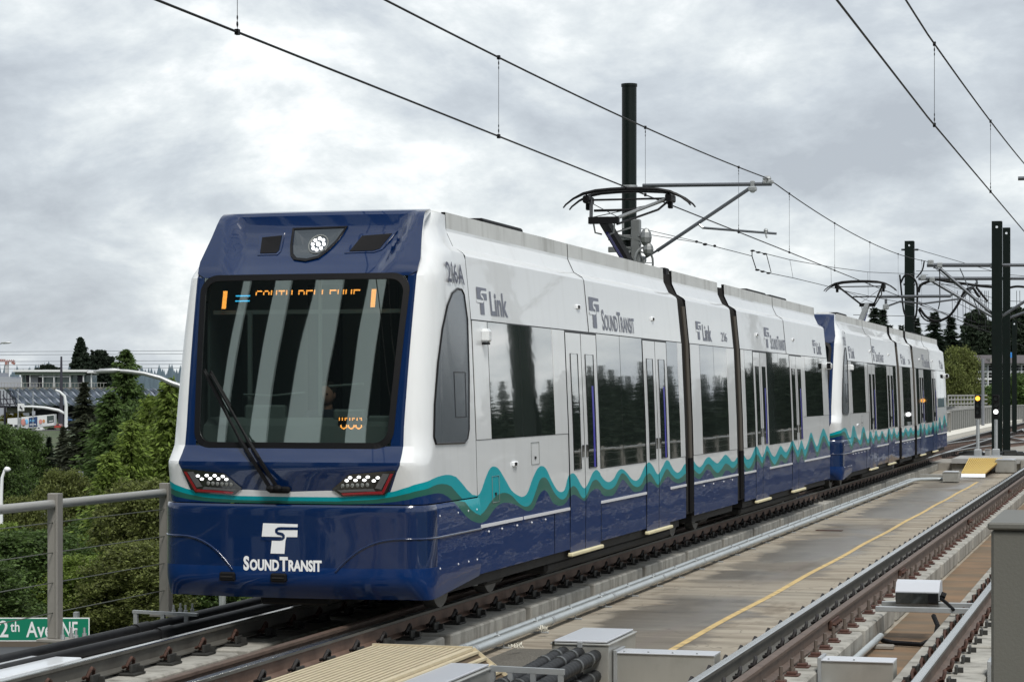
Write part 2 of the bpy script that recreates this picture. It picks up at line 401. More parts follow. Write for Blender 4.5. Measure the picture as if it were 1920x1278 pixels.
# ================================================================== THE TRAIN
def deck_material():
    m = bpy.data.materials.new('deck_concrete'); m.use_nodes = True
    nt = m.node_tree; N = nt.nodes; L = nt.links; p = N['Principled BSDF']
    tc = N.new('ShaderNodeTexCoord')
    def nz(scale, st, det=5, rg=0.6, loc=(0, 0, 0)):
        mp = N.new('ShaderNodeMapping'); mp.inputs['Scale'].default_value = st; mp.inputs['Location'].default_value = loc
        L.new(tc.outputs['Object'], mp.inputs['Vector'])
        n = N.new('ShaderNodeTexNoise'); n.inputs['Scale'].default_value = scale
        n.inputs['Detail'].default_value = det; n.inputs['Roughness'].default_value = rg
        L.new(mp.outputs[0], n.inputs['Vector']); return n.outputs['Fac']
    def mr(src, a, b, lo=0.0, hi=1.0):
        r = N.new('ShaderNodeMapRange'); r.inputs['From Min'].default_value = a; r.inputs['From Max'].default_value = b
        r.inputs['To Min'].default_value = lo; r.inputs['To Max'].default_value = hi
        L.new(src, r.inputs['Value']); return r.outputs[0]
    def mx(f, a, b):
        x = N.new('ShaderNodeMix'); x.data_type = 'RGBA'
        if isinstance(f, float): x.inputs[0].default_value = f
        else: L.new(f, x.inputs[0])
        for i, q in ((6, a), (7, b)):
            if isinstance(q, tuple): x.inputs[i].default_value = q
            else: L.new(q, x.inputs[i])
        return x.outputs[2]
    def mt(op, a, b):
        x = N.new('ShaderNodeMath'); x.operation = op
        for i, q in ((0, a), (1, b)):
            if isinstance(q, float): x.inputs[i].default_value = q
            else: L.new(q, x.inputs[i])
        return x.outputs[0]
    streak = nz(1.0, (0.5, 3.4, 1), 7, 0.72)          # lateral broom / rain streaks
    blot = nz(0.5, (1.0, 0.6, 1), 5, 0.6)
    base = mx(mr(streak, 0.30, 0.70), (0.125, 0.097, 0.066, 1), (0.46, 0.41, 0.33, 1))
    base = mx(mr(blot, 0.42, 0.62, 0.0, 0.6), base, (0.31, 0.285, 0.235, 1))
    stain = mr(nz(0.8, (1.6, 0.5, 1), 6, 0.65, (4, 0, 0)), 0.54, 0.64, 0, .5)
    base = mx(stain, base, (0.11, 0.085, 0.058, 1))
    # wet band running along the middle of the deck
    sx = N.new('ShaderNodeSeparateXYZ'); L.new(tc.outputs['Object'], sx.inputs[0])
    dx = mt('ABSOLUTE', mt('ADD', sx.outputs['X'], 5.25), 0.0)
    edge = mt('ADD', dx, mt('MULTIPLY', mt('SUBTRACT', nz(1.0, (0.7, 1.3, 1), 5, 0.65, (9, 3, 0)), 0.5), 1.5))
    wet = mr(edge, 0.62, 0.80, 1.0, 0.0)
    ymask = mr(nz(0.16, (0.2, 1, 1), 2, 0.5, (1, 5, 0)), 0.30, 0.40)
    wet = mt('MULTIPLY', wet, ymask)
    base = mx(mt('MULTIPLY', wet, 0.55), base, (0.060, 0.050, 0.041, 1))
    # fine pale dried trace inside the wet band
    tr = mt('ABSOLUTE', mt('ADD', sx.outputs['X'], 5.05), 0.0)
    trm = mt('MULTIPLY', mr(tr, 0.03, 0.10, 0.6, 0.0), wet)
    base = mx(trm, base, (0.16, 0.135, 0.115, 1))
    crk = mt('ABSOLUTE', mt('SUBTRACT', nz(0.9, (1, .7, 1), 3, 0.5, (7, 2, 0)), 0.5), 0.0)
    base = mx(mr(crk, 0.0, 0.0035, 0.55, 0.0), base, (0.05, 0.042, 0.033, 1))
    # saw-cut joints
    jm = mt('ABSOLUTE', mt('SUBTRACT', mt('FRACT', mt('DIVIDE', sx.outputs['Y'], 12.0), 0.0), 0.5), 0.0)
    base = mx(mr(jm, 0.001, 0.002, 0.8, 0.0), base, (0.03, 0.03, 0.028, 1))
    L.new(base, p.inputs['Base Color'])
    pud = mr(nz(0.35, (1.2, .5, 1), 3, 0.5, (2, 9, 0)), 0.45, 0.55)
    rough = mt('SUBTRACT', 0.86, mt('MULTIPLY', wet, mt('ADD', 0.22, mt('MULTIPLY', pud, 0.36))))
    L.new(rough, p.inputs['Roughness'])
    b = N.new('ShaderNodeBump'); b.inputs['Distance'].default_value = 0.002; L.new(nz(25, (1, 3, 1), 3), b.inputs['Height'])
    L.new(b.outputs[0], p.inputs['Normal'])
    return m
M_deck = deck_material()
def windshield_material():
    m = bpy.data.materials.new('windscreen_glass'); m.use_nodes = True
    nt = m.node_tree; N = nt.nodes; L = nt.links; N.clear()
    out = N.new('ShaderNodeOutputMaterial'); t = N.new('ShaderNodeBsdfTransparent'); g = N.new('ShaderNodeBsdfGlossy')
    t.inputs['Color'].default_value = (0.62, 0.72, 0.70, 1); g.inputs['Roughness'].default_value = 0.02
    g.inputs['Color'].default_value = (0.92, 1.0, 0.98, 1)
    mx = N.new('ShaderNodeMixShader'); mx.inputs[0].default_value = 0.45
    tc = N.new('ShaderNodeTexCoord'); n = N.new('ShaderNodeTexNoise'); n.inputs['Scale'].default_value = 1.3; n.inputs['Detail'].default_value = 1
    mp = N.new('ShaderNodeMapping'); mp.inputs['Scale'].default_value = (1.6, 1, .5)
    L.new(tc.outputs['Object'], mp.inputs[0]); L.new(mp.outputs[0], n.inputs['Vector'])
    b = N.new('ShaderNodeBump'); b.inputs['Distance'].default_value = 0.0012; L.new(n.outputs['Fac'], b.inputs['Height'])
    L.new(b.outputs[0], g.inputs['Normal'])
    L.new(t.outputs[0], mx.inputs[1]); L.new(g.outputs[0], mx.inputs[2]); L.new(mx.outputs[0], out.inputs[0])
    return m
M_wind = windshield_material()

HW = [(0.28, 1.30), (0.38, 1.325), (1.0, 1.322), (1.8, 1.300), (2.95, 1.250), (3.60, 1.185), (3.63, 1.16), (3.69, 1.06), (3.85, 0.985), (4.05, 0.975)]
def hw(z): return interp(z, HW)
HC = [(0.28, 1.30), (0.38, 1.325), (1.0, 1.322), (1.8, 1.308), (2.95, 1.287), (3.35, 1.268), (3.5, 1.235), (3.63, 1.185), (3.72, 1.10), (3.85, 1.02), (4.05, .985)]
def hwc(z): return interp(z, HC)
MAR = [(0.2, 1.13), (1.3, 1.13), (1.54, 1.115), (1.8, 1.10), (3.35, 1.125), (3.5, 1.135), (3.75, 1.09), (4.0, 1.06), (4.05, 1.04)]
EX = [(3.35, 1.125), (3.5, 1.11), (3.69, 1.03), (3.85, .968), (4.05, .96)]
EY = [(3.35, .55), (3.5, .74), (3.7, 1.02), (3.9, 1.32), (4.05, 1.58)]
def mar(z): return interp(z, MAR)
YF = [(0.2, 0.12), (1.17, 0.085), (1.28, 0.06), (1.52, 0.0), (1.56, 0.0), (1.70, 0.13), (2.5, 0.27), (3.35, 0.48), (3.42, 0.51), (3.90, 0.86), (3.96, 0.92), (3.995, 0.99), (4.015, 1.12), (4.05, 1.3)]
def yf(z):
    if 1.70 <= z <= 3.35: return .13 + .155 * (z - 1.7) + .0346 * (z - 1.7) ** 2
    return interp(z, YF)
def front(x, z, off=0.0):
    m = mar(z); ax = abs(x)
    y = yf(z) + 0.07 * (ax / m) ** 2.2
    if z > 3.36:
        t = min(1, (z - 3.36) / 0.66)
        xf = .98 - .20 * (1 - t); g = min(1, max(0, (xf + .05 - ax) / .14)); y += 0.15 * math.sin(min(1, t * 1.02) * math.pi) ** .6 * g * g * (3 - 2 * g)
    return Vector((x, y - off, z))
def cab_surface(u, z, sgn, off=0.0):
    """u 0..1 side, 1..2 rounded corner, 2..3 front towards the middle"""
    h = hwc(z) + off; hs = hw(z) + off; m = mar(z)
    e = front(m, z, off)
    F = e.copy()
    if z > 3.35: e = Vector((interp(z, EX), interp(z, EY) - off, z)); m = e.x
    ys = min(e.y + 0.34 - 0.20 * max(0, z - 3.35), 1.93)
    if u <= 1: return Vector((sgn * (hs + (h - hs) * u * u * (3 - 2 * u)), 1.94 + (ys - 1.94) * u, z))
    if u <= 2:
        t = u - 1
        P0 = Vector((h, ys)); P1 = Vector((h - 0.004, e.y + 0.03)); P2 = Vector((m, e.y))
        q = P0 * (1 - t) ** 2 + P1 * 2 * t * (1 - t) + P2 * t * t
        return Vector((sgn * q.x, q.y, z))
    if z > 3.35:
        kb = 2 + 3 / 26
        if u < kb:
            t = (u - 2) / (kb - 2); t = min(1, t)
            s_ = math.sin(t * math.pi) * .05
            p = e.lerp(F, t); p.y += s_ * .5; p.x *= sgn; return p
        x = F.x * (3 - u) / (3 - kb)
    else: x = m * (3 - u)
    p = front(x, z, off); p.x *= sgn; return p
def cab_x(y, z):
    a, c = 0.0, 2.0
    for _ in range(14):
        m = (a + c) / 2
        if cab_surface(m, z, 1).y > y: a = m
        else: c = m
    return cab_surface((a + c) / 2, z, 1).x
def side_at(y, z, off=.004, sg=1):
    h = hw(z) if y >= 1.94 else cab_x(y, z)
    return Vector((sg * (h + off), y, z))
WTF = [(0, 1.236), (.5, 1.238), (.85, 1.262), (1.05, 1.30), (1.2, 1.345), (1.32, 1.375)]
WMF = [(0, 1.197), (.5, 1.199), (.85, 1.218), (1.05, 1.25), (1.2, 1.285), (1.32, 1.31)]
WBF = [(0, 1.168), (.5, 1.169), (.85, 1.180), (1.05, 1.20), (1.2, 1.225), (1.32, 1.255)]
WT = [(0.28, 1.391), (0.66, 1.42), (0.95, 1.427), (1.25, 1.392), (1.51, 1.286), (1.72, 1.21), (1.9, 1.182), (2.06, 1.21), (2.26, 1.348), (2.42, 1.435), (2.56, 1.457), (2.76, 1.424), (3.0, 1.306), (3.23, 1.185), (3.48, 1.119), (3.67, 1.094), (3.88, 1.126), (4.1, 1.265), (4.33, 1.373), (4.52, 1.401), (4.72, 1.361), (4.96, 1.217), (5.2, 1.104), (5.38, 1.075), (5.55, 1.098), (5.73, 1.24), (5.92, 1.273), (6.1, 1.227), (6.33, 1.112), (6.48, 1.073), (6.67, 1.126), (6.9, 1.236), (7.12, 1.274), (7.3, 1.231), (7.55, 1.139), (7.8, 1.098), (8.09, 1.129), (8.35, 1.215), (8.58, 1.236), (8.83, 1.189), (9.15, 1.09), (9.41, 1.055), (9.66, 1.092), (9.95, 1.213), (10.19, 1.275), (10.43, 1.228), (10.78, 1.093), (11.09, 1.177), (11.4, 1.269), (11.67, 1.223), (11.94, 1.118), (12.21, 1.066), (12.49, 1.1), (12.74, 1.169)]
WM = [(0.28, 1.321), (0.56, 1.345), (0.8, 1.344), (1.05, 1.311), (1.3, 1.206), (1.56, 1.075), (1.77, 1.012), (1.96, 0.983), (2.17, 1.007), (2.42, 1.095), (2.65, 1.15), (2.94, 1.169), (3.23, 1.129), (3.54, 1.027), (3.82, 0.981), (4.04, 1.012), (4.26, 1.143), (4.42, 1.245), (4.59, 1.272), (4.76, 1.241), (5.03, 1.094), (5.24, 1.017), (5.45, 0.986), (5.63, 1.017), (5.77, 1.098), (5.92, 1.124), (6.1, 1.085), (6.29, 0.988), (6.44, 0.954), (6.63, 1.009), (6.86, 1.127), (7.1, 1.153), (7.34, 1.091), (7.59, 1.025), (7.88, 1.004), (8.18, 1.039), (8.39, 1.127), (8.58, 1.182), (8.83, 1.141), (9.15, 1.021), (9.47, 0.969), (9.75, 0.998), (9.99, 1.09), (10.24, 1.126), (10.48, 1.052), (10.78, 0.948), (11.09, 1.051), (11.4, 1.146), (11.67, 1.084), (12.16, 0.977), (12.49, 0.991), (12.74, 1.026)]
WB = [(0.28, 1.264), (0.56, 1.264), (0.75, 1.251), (1.0, 1.19), (1.25, 1.075), (1.51, 0.974), (1.77, 0.922), (2.01, 0.901), (2.26, 0.918), (2.54, 1.012), (2.82, 1.061), (3.11, 1.055), (3.41, 1.017), (3.72, 0.953), (3.91, 0.928), (4.13, 0.95), (4.36, 1.072), (4.59, 1.129), (4.76, 1.089), (4.96, 0.978), (5.17, 0.934), (5.38, 0.917), (5.59, 0.94), (5.77, 1.002), (5.92, 1.022), (6.1, 0.996), (6.29, 0.952), (6.52, 0.924), (6.75, 1.004), (7.06, 1.046), (7.26, 1.02), (7.51, 0.944), (7.75, 0.924), (8.09, 0.928), (8.44, 1.049), (8.61, 1.1), (8.88, 1.031), (9.24, 0.919), (9.52, 0.907), (9.8, 0.915), (9.99, 0.988), (10.24, 1.01), (10.48, 0.97), (10.78, 0.906), (11.09, 0.967), (11.46, 1.038), (11.78, 0.973), (12.27, 0.912), (12.74, 0.927)]
W2 = [(13.41, 1.209), (13.64, 1.143), (13.91, 1.092), (14.18, 1.127), (14.46, 1.205), (14.75, 1.223), (15.04, 1.162), (15.43, 1.107), (15.78, 1.159), (16.13, 1.222), (16.45, 1.177), (16.76, 1.095), (17.08, 1.104), (17.19, 1.138), (17.8, 1.197), (18.2, 1.091), (18.6, 1.109), (19.01, 1.244), (19.15, 1.289), (19.37, 1.245), (19.74, 1.088), (19.99, 1.141), (20.3, 1.274), (20.62, 1.206), (20.94, 1.096), (21.27, 1.056), (21.61, 1.141), (21.99, 1.232), (22.36, 1.143), (22.64, 1.1), (23.07, 1.19), (23.43, 1.301), (23.72, 1.219), (24.1, 1.101), (24.63, 1.288), (24.86, 1.172), (25.1, 1.088), (25.57, 1.224), (26.06, 1.415), (26.47, 1.251), (26.89, 1.115), (27.4, 1.303), (27.93, 1.466), (28.37, 1.333), (28.73, 1.181)]

def ext(w, lo):   # beyond the digitised part (B end) the lower bands follow the crest line
    return w + [(y, z - lo * (1 + 0.25 * math.sin(y * 2.1))) for y, z in W2 if y > w[-1][0]]
WT_ = WT + [p for p in W2 if p[0] > WT[-1][0]]
WM_ = ext(WM, 0.125); WB_ = ext(WB, 0.225)
def wave(y, k):
    return smooth_interp(y, (WT_, WM_, WB_)[k])
def wave_cab(p, k):
    if p.y > 0.5 and abs(p.x) > 1.2:
        return wave(p.y, k)
    v = interp(abs(p.x), (WTF, WMF, WBF)[k])
    if abs(p.x) > 1.2:
        t = min(1, max(0, (p.y - 0.1) / 0.4)); v = v * (1 - t) + wave(max(p.y, .28), k) * t
    return v
ZMASK = [(0, 1.283), (.42, 1.300), (.55, 1.29), (.93, 1.27), (1.0, 1.29), (1.115, 1.53), (1.2, 1.60)]
WS0, WS1 = 1.715, 3.335
def wsx(z): return interp(z, [(WS0, 0.985), (WS1, 1.045)])

def grid_to_mb(b, cols, matf):
    """cols: list of columns of (Vector) with equal length; matf(i,j) material or None"""
    n = len(cols[0]); base = len(b.v)
    for c in cols: b.v += [tuple(p) for p in c]
    for i in range(len(cols) - 1):
        for j in range(n - 1):
            m = matf(i, j)
            if m is None: continue
            a, c, d, e = base + i * n + j, base + (i + 1) * n + j, base + (i + 1) * n + j + 1, base + i * n + j + 1
            pa, pc, pd, pe = (Vector(b.v[q]) for q in (a, c, d, e))
            ar = (pc - pa).cross(pe - pa).length + (pd - pc).cross(pe - pc).length
            if ar < 1e-9: continue
            idx = [a]
            if (pc - pa).length > 1e-5: idx.append(c)
            if (Vector(b.v[idx[-1]]) - pd).length > 1e-5: idx.append(d)
            if (pd - pe).length > 1e-5 and (pe - pa).length > 1e-5: idx.append(e)
            if len(idx) >= 3: b.f.append(idx); b.m.append(m)

PAINT = [M_white, M_teal, M_green, M_blue, M_blue_front, M_gasket, M_rim]
def offs(b, o):  # train-local to world
    b.v = [(p[0] + o[0], p[1] + o[1], p[2] + o[2]) for p in b.v]
    return b

def make_car(loc):
    car = thing('light_rail_car', 'leading white and blue light rail car with its lit headlights facing the viewer', 'light rail car', loc, 'coupled light rail cars')
    O = Vector(loc)
    def bd(b, name, mats, parent=car, label=None, smooth=False, sharp=35, kind=None):
        offs(b, O); return b.build(name, mats, parent, label, kind, smooth, sharp)
    # ---- cab shell
    us = [0, .12, .24, .36, .48, .6, .7, .8, .9, 1, 1.12, 1.25, 1.4, 1.55, 1.7, 1.85, 2.0]
    NF = 26
    fixed = [1.30, 1.36, 1.42, 1.48, 1.53, 1.565, 1.64, WS0, 1.9, 2.1, 2.35, 2.6, 2.85, 3.1, 3.25, WS1, 3.38, 3.44, 3.5, 3.56, 3.62, 3.66, 3.70, 3.76, 3.82, 3.88, 3.93, 3.96, 3.98, 3.995, 4.006, 4.015]
    b = MB()
    for sgn in (1, -1):
        cols = []; xs = []
        ulist = [(u, None) for u in us]
        fr = [2.0 + (i + 1) / NF for i in range(NF)]
        for u in us + fr:
            # column: z breaks in order
            zs = [1.172]
            p0 = cab_surface(min(u, 3), 1.3, sgn)
            kk = [wave_cab(p0, 2), wave_cab(p0, 1), wave_cab(p0, 0)]
            for z in kk: zs.append(max(zs[-1], z))
            zm = interp(abs(p0.x), ZMASK) if u >= 2 else 9
            if u >= 2:
                zs.append(max(zs[-1], zm))
            else: zs.append(zs[-1])
            for z in fixed: zs.append(max(zs[-1], z))
            col = []
            for z in zs:
                uu = u
                if u > 2 and WS0 <= z <= WS1 + .001:      # keep one column exactly on the windscreen edge
                    uw = 3 - wsx(z) / mar(z)
                    k = us and round((u - 2) * NF)
                    kw = 3
                    uu = 2 + (uw - 2) * k / kw if k <= kw else uw + (3 - uw) * (k - kw) / (NF - kw)
                elif u > 2 and z > 3.35: uu = u
                elif u > 2:
                    zc_ = WS0 if z < WS0 else WS1
                    uw = 3 - wsx(zc_) / mar(zc_); k = round((u - 2) * NF); kw = 3
                    uu = 2 + (uw - 2) * k / kw if k <= kw else uw + (3 - uw) * (k - kw) / (NF - kw)
                col.append(cab_surface(uu, z, sgn))
            cols.append(col); xs.append(u)
        j0 = 5 + fixed.index(WS0); j1 = 5 + fixed.index(WS1)
        def matf(i, j, xs=xs):
            u = xs[i]
            if j == 0: return 3
            if j == 1: return 2
            if j == 2: return 1
            if j == 3: return 0
            if u < 2: return 0
            k = round((u - 2) * NF)
            if j0 <= j < j1 and k >= 3: return None
            return 4
        if sgn < 0: cols = cols[::-1]; xs_r = xs[::-1]; mf = lambda i, j: matf(len(xs) - 2 - i, j)
        else: mf = matf
        grid_to_mb(b, cols, mf)
    # roof of the cab
    zr = 4.015
    ed = [cab_surface(u, zr, 1) for u in us] + [cab_surface(u, zr, 1) for u in fr]
    vs = []; fs = []
    for p in ed: vs += [tuple(p), (-p.x, p.y, p.z)]
    for i in range(len(ed) - 1): fs.append((2 * i, 2 * i + 2, 2 * i + 3, 2 * i + 1))
    b.add(vs, fs, 4)
    shell = bd(b, 'cab_shell', PAINT, smooth=True, sharp=24)
    # ---- windscreen: glass inside a black gasket
    def ws_outline(grow, n=7, r=0.13):
        pts = []
        z0, z1 = WS0 - grow + 0.02, WS1 + grow - 0.02
        corners = [(1, z0), (1, z1), (-1, z1), (-1, z0)]
        for ci, (sx, z) in enumerate(corners):
            w = wsx(min(max(z, WS0), WS1)) - 0.02 + grow
            cx, cz = sx * (w - r), z + (r if z < 2 else -r)
            a0 = {0: -90, 1: 0, 2: 90, 3: 180}[ci]
            for k in range(n + 1):
                a = math.radians(a0 + 90 * k / n)
                pts.append((cx + r * math.cos(a), cz + r * math.sin(a)))
        return pts
    b = MB()
    inn = ws_outline(-0.012); out = ws_outline(0.045, r=0.17)
    n = len(inn); vs = []
    def dens(P):
        Q = []
        for i in range(len(P)):
            a, c = P[i], P[(i + 1) % len(P)]
            d = math.hypot(a[0] - c[0], a[1] - c[1]); k = max(1, int(d / 0.08)) if d > .3 else 1
            for j in range(k): Q.append((a[0] + (c[0] - a[0]) * j / k, a[1] + (c[1] - a[1]) * j / k))
        return Q
    # same subdivision for both rings
    I2, O2 = [], []
    for i in range(n):
        a, c, e, g = inn[i], inn[(i + 1) % n], out[i], out[(i + 1) % n]
        d = math.hypot(a[0] - c[0], a[1] - c[1]); k = 14 if d > .3 else 1
        for j in range(k):
            t = j / k
            I2.append((a[0] + (c[0] - a[0]) * t, a[1] + (c[1] - a[1]) * t)); O2.append((e[0] + (g[0] - e[0]) * t, e[1] + (g[1] - e[1]) * t))
    k = len(I2)
    for (x, z) in I2: vs.append(front(x, z, 0.012))
    for (x, z) in O2: vs.append(front(x, z, 0.008))
    for (x, z) in O2: vs.append(front(x, z, -0.02))
    for (x, z) in I2: vs.append(front(x, z, -0.03))
    fs = []
    for i in range(k):
        j = (i + 1) % k
        fs += [(i, j, k + j, k + i), (k + i, k + j, 2 * k + j, 2 * k + i), (j, i, 3 * k + i, 3 * k + j)]
    b.add(vs, fs, 0)
    gasket = bd(b, 'windscreen_gasket', M_gasket)
    b = MB(); NX, NZ = 24, 18; cols = []
    for i in range(NX + 1):
        col = []
        for j in range(NZ + 1):
            z = WS0 + (WS1 - WS0) * j / NZ; x = wsx(z) * (2 * i / NX - 1) * 0.995
            p = front(x, z, 0.001); col.append(p)
        cols.append(col)
    grid_to_mb(b, cols, lambda i, j: 0)
    bd(b, 'windscreen', M_wind, smooth=True)
    # ---- cab interior seen through the glass
    b = MB()
    b.bb(-1.10, 1.10, 1.55, 1.62, 1.0, 3.5, 0); b.bb(-1.10, -1.07, .74, 1.6, 1.2, 3.42, 0); b.bb(1.07, 1.10, .74, 1.6, 1.2, 3.42, 0)
    b.bb(-1.06, 1.06, .66, 1.6, 3.36, 3.40, 0); b.bb(-1.06, 1.06, .2, 1.6, 1.18, 1.2, 0)
    b.bb(-0.32, 0.02, 1.46, 1.545, 1.2, 3.3, 1); b.bb(0.45, .62, 1.46, 1.545, 1.2, 3.3, 1)
    bd(b, 'cab_lining', [M_interior, M_black])
    b = MB()
    b.prism([(0.30, 1.6), (0.36, 1.90), (0.52, 1.98), (0.80, 1.86), (0.86, 1.3), (0.32, 1.3)], lambda y, z: (-0.98, y, z), (1.96, 0, 0), 0)
    b.bb(-.62, -.2, .5, .6, 1.95, 2.10, 0, .02); b.bb(.30, .62, .48, .6, 1.95, 2.06, 0, .02); b.bb(.66, .9, .45, .62, 1.90, 2.0, 0, .02)
    bd(b, 'dashboard', M_dash)
    b = MB()   # sun blinds and frame bars
    b.bb(-.98, .98, .60, .62, 2.98, 3.02, 0); b.bb(-.6, -.56, .55, .58, 2.0, 3.0, 0); b.bb(.12, .15, .58, .6, 2.0, 3.3, 0)
    b.tube([(-.62, .5, 2.2), (-.3, .5, 2.19), (0.0, .52, 2.22)], .012, 6, 0); b.tube([(.25, .52, 2.28), (.60, .52, 2.3)], .014, 6, 0)
    bd(b, 'window_bar', M_dash)
    # ---- destination display (LED rows) behind the glass
    FONT = {'S': '0111110000100000111000001000011110', 'O': '01110100011000110001100011000101110', 'U': '10001100011000110001100011000101110', 'T': '11111001000010000100001000010000100', 'H': '10001100011000111111100011000110001', 'B': '11110100011000111110100011000111110', 'E': '11111100001000011110100001000011111', 'L': '10000100001000010000100001000011111', 'V': '10001100011000110001100010101000100', ' ': '0' * 35}
    FONT['S'] = '01111100001000001110000010000111110'
    rows = 3
    disp = thing('destination_display', None, None, loc); disp.parent = car; disp.location = (0, 0, 0)
    x = -0.495; px = 0.0134
    for ch in 'SOUTH BELLEVUE':
        g = FONT[ch]; b = MB()
        for r in range(rows):
            for c in range(5):
                if g[r * 5 + c] == '1':
                    z = 3.198 - r * 0.0155; p = front(x + c * px, z, -0.05)
                    b.bb(p.x, p.x + px * .82, p.y, p.y + .004, z - .0065, z + .0065, 0)
        x += px * 5 + (0.0125 if ch != ' ' else -0.02)
        if ch != ' ': bd(b, 'display_letter', M_amber, disp)
    for x0 in (-0.845, 0.685):
        b = MB()
        for c in range(3):
            for r in range(14):
                z = 3.20 - r * .0125; p = front(x0 + c * .0155, z, -0.05)
                b.bb(p.x, p.x + .013, p.y, p.y + .004, z - .0052, z + .0052, 0)
        bd(b, 'display_bar', M_amber, disp)
    for zz_ in (3.155, 3.105):
        b = MB()
        for c in range(12):
            p = front(-0.705 + c * .0128, zz_, -0.05); b.bb(p.x, p.x + .0115, p.y, p.y + .004, zz_ - .006, zz_ + .006, 0)
        bd(b, 'route_bar', M_cyan, disp)
    b = MB()
    b.bb(.40, .66, .36, .42, 1.845, 1.985, 1)
    for r, pat in ((1.975, '1010110101101011'), (1.96, '1010100101001001')):
        for c, ch in enumerate(pat):
            if ch == '1': b.bb(.41 + c * .0148, .41 + c * .0148 + .009, .352, .358, r - .006, r + .006, 0)
    for k in range(3):
        for (dx, dz) in ((0, 0), (.01, -.01), (.022, -.018), (.034, -.018), (.046, -.01), (.056, 0), (0.0, .012), (.056, .012)):
            x = .425 + k * .075 + dx; z = 1.895 + dz; b.bb(x, x + .011, .352, .358, z - .006, z + .006, 0)
    bd(b, 'run_number_display', [M_amber, M_black])
    # ---- brow: lamp and two vents
    def poly_on_front(pts, off, depth, m, name, parent=car, grid=4, label=None):
        b = MB(); n = len(pts); cx = sum(p[0] for p in pts) / n; cz = sum(p[1] for p in pts) / n
        rings = [[(cx + (x - cx) * k / grid, cz + (z - cz) * k / grid) for x, z in pts] for k in range(1, grid + 1)]
        vs = [front(cx, cz, off)]; fs = []
        for R in rings: vs += [front(x, z, off) for x, z in R]
        vs += [front(x, z, off - depth) for x, z in rings[-1]]
        for i in range(n):
            j = (i + 1) % n; fs.append((0, 1 + i, 1 + j))
            for k in range(grid): fs.append((1 + k * n + i, 1 + (k + 1) * n + i, 1 + (k + 1) * n + j, 1 + k * n + j))
        b.add(vs, fs, 0); return bd(b, name, m, parent, label)
    def ring_on_front(pts, w, off, m, name, parent=car):
        b = MB(); n = len(pts); cx = sum(p[0] for p in pts) / n; cz = sum(p[1] for p in pts) / n
        R2 = []
        for x, z in pts:
            d = math.hypot(x - cx, z - cz); R2.append((x + (x - cx) / d * w, z + (z - cz) / d * w))
        vs = [front(x, z, off) for x, z in pts] + [front(x, z, off) for x, z in R2] + [front(x, z, -.005) for x, z in R2]
        fs = []
        for i in range(n):
            j = (i + 1) % n; fs += [(i, n + i, n + j, j), (n + i, 2 * n + i, 2 * n + j, n + j)]
        b.add(vs, fs, 0); return bd(b, name, m, parent)
    lampo = [(-.255, 3.82), (.27, 3.83), (.20, 3.70), (.12, 3.60), (.06, 3.545), (-.04, 3.52), (-.15, 3.53), (-.20, 3.57), (-.235, 3.66)]
    hl = poly_on_front(lampo, .012, .02, mat('brow_lamp_glass', (.03, .04, .05, 1), rough=.08, coat=1), 'brow_lamp')
    ring_on_front(lampo, .028, .022, M_gasket, 'lamp_rim', hl)
    b = MB(); c0 = front(.03, 3.665, .02)
    b.v = []; cc = (0.03, 3.665)
    for k in range(9):
        a = 2 * math.pi * k / 8; rr = .058 if k < 8 else 0
        p = front(cc[0] + rr * math.cos(a), cc[1] + rr * math.sin(a), .02); b.sphere((p.x, p.y, p.z), .017 if k < 8 else .022, 0, 7, 5)
    bd(b, 'lamp_led', M_led, hl)
    b = MB()
    pts = [front(cc[0] + .098 * math.cos(2 * math.pi * k / 20), cc[1] + .094 * math.sin(2 * math.pi * k / 20), .017) for k in range(21)]
    b.tube(pts, .007, 5, 0); bd(b, 'lamp_reflector_ring', M_ledoff, hl)
    for pts in ([(-.62, 3.77), (-.36, 3.79), (-.345, 3.60), (-.37, 3.565), (-.585, 3.565)], [(.43, 3.765), (.80, 3.79), (.69, 3.60), (.62, 3.575), (.32, 3.57)]):
        v = poly_on_front(pts, .010, .02, M_blue_front, 'brow_vent')
        cx = sum(p[0] for p in pts) / 5; cz = sum(p[1] for p in pts) / 5
        poly_on_front([(cx + (x - cx) * .80, cz + (z - cz) * .80) for x, z in pts], .016, .01, M_black, 'vent_mesh', v)
    # ---- headlights
    hp = [(1.075, 1.495), (.63, 1.455), (.455, 1.315), (.545, 1.245), (.955, 1.262), (.99, 1.30)]
    for sg in (1, -1):
        P = lambda x, z: (sg * x, z)
        h = poly_on_front([P(*q) for q in hp], .016, .03, M_lampblack, 'headlight', grid=3)
        poly_on_front([P(1.055, 1.465), P(1.025, 1.462), P(.935, 1.30), P(.948, 1.272)], .022, .01, M_red, 'red_lens', h, 2)
        poly_on_front([P(.93, 1.298), P(.54, 1.276), P(.56, 1.256), P(.945, 1.272)], .022, .01, M_red, 'red_lens', h, 2)
        poly_on_front([P(1.015, 1.462), P(.955, 1.465), P(.87, 1.325), P(.93, 1.315)], .021, .01, M_lampgrey, 'side_marker', h, 2)
        poly_on_front([P(.85, 1.322), P(.50, 1.305), P(.54, 1.283), P(.87, 1.297)], .021, .01, M_lampgrey, 'lower_lens', h, 2)
        b = MB()
        spots = [(.905, 1.425), (.865, 1.396), (.81, 1.431), (.775, 1.402), (.725, 1.430), (.69, 1.400), (.64, 1.424), (.605, 1.396)]
        for (x, z) in spots:
            p = front(sg * x, z, .022); b.sphere((p.x, p.y, p.z), .0165, 0, 8, 6, (1.2, .5, .8))
        bd(b, 'headlight_led', M_led, h)
        b = MB()
        for k in range(6):
            p = front(sg * (.80 - k * .048), 1.352 - k * .002 + .004, .022); b.sphere((p.x, p.y, p.z), .019, 0, 8, 6, (1, .5, 1.1))
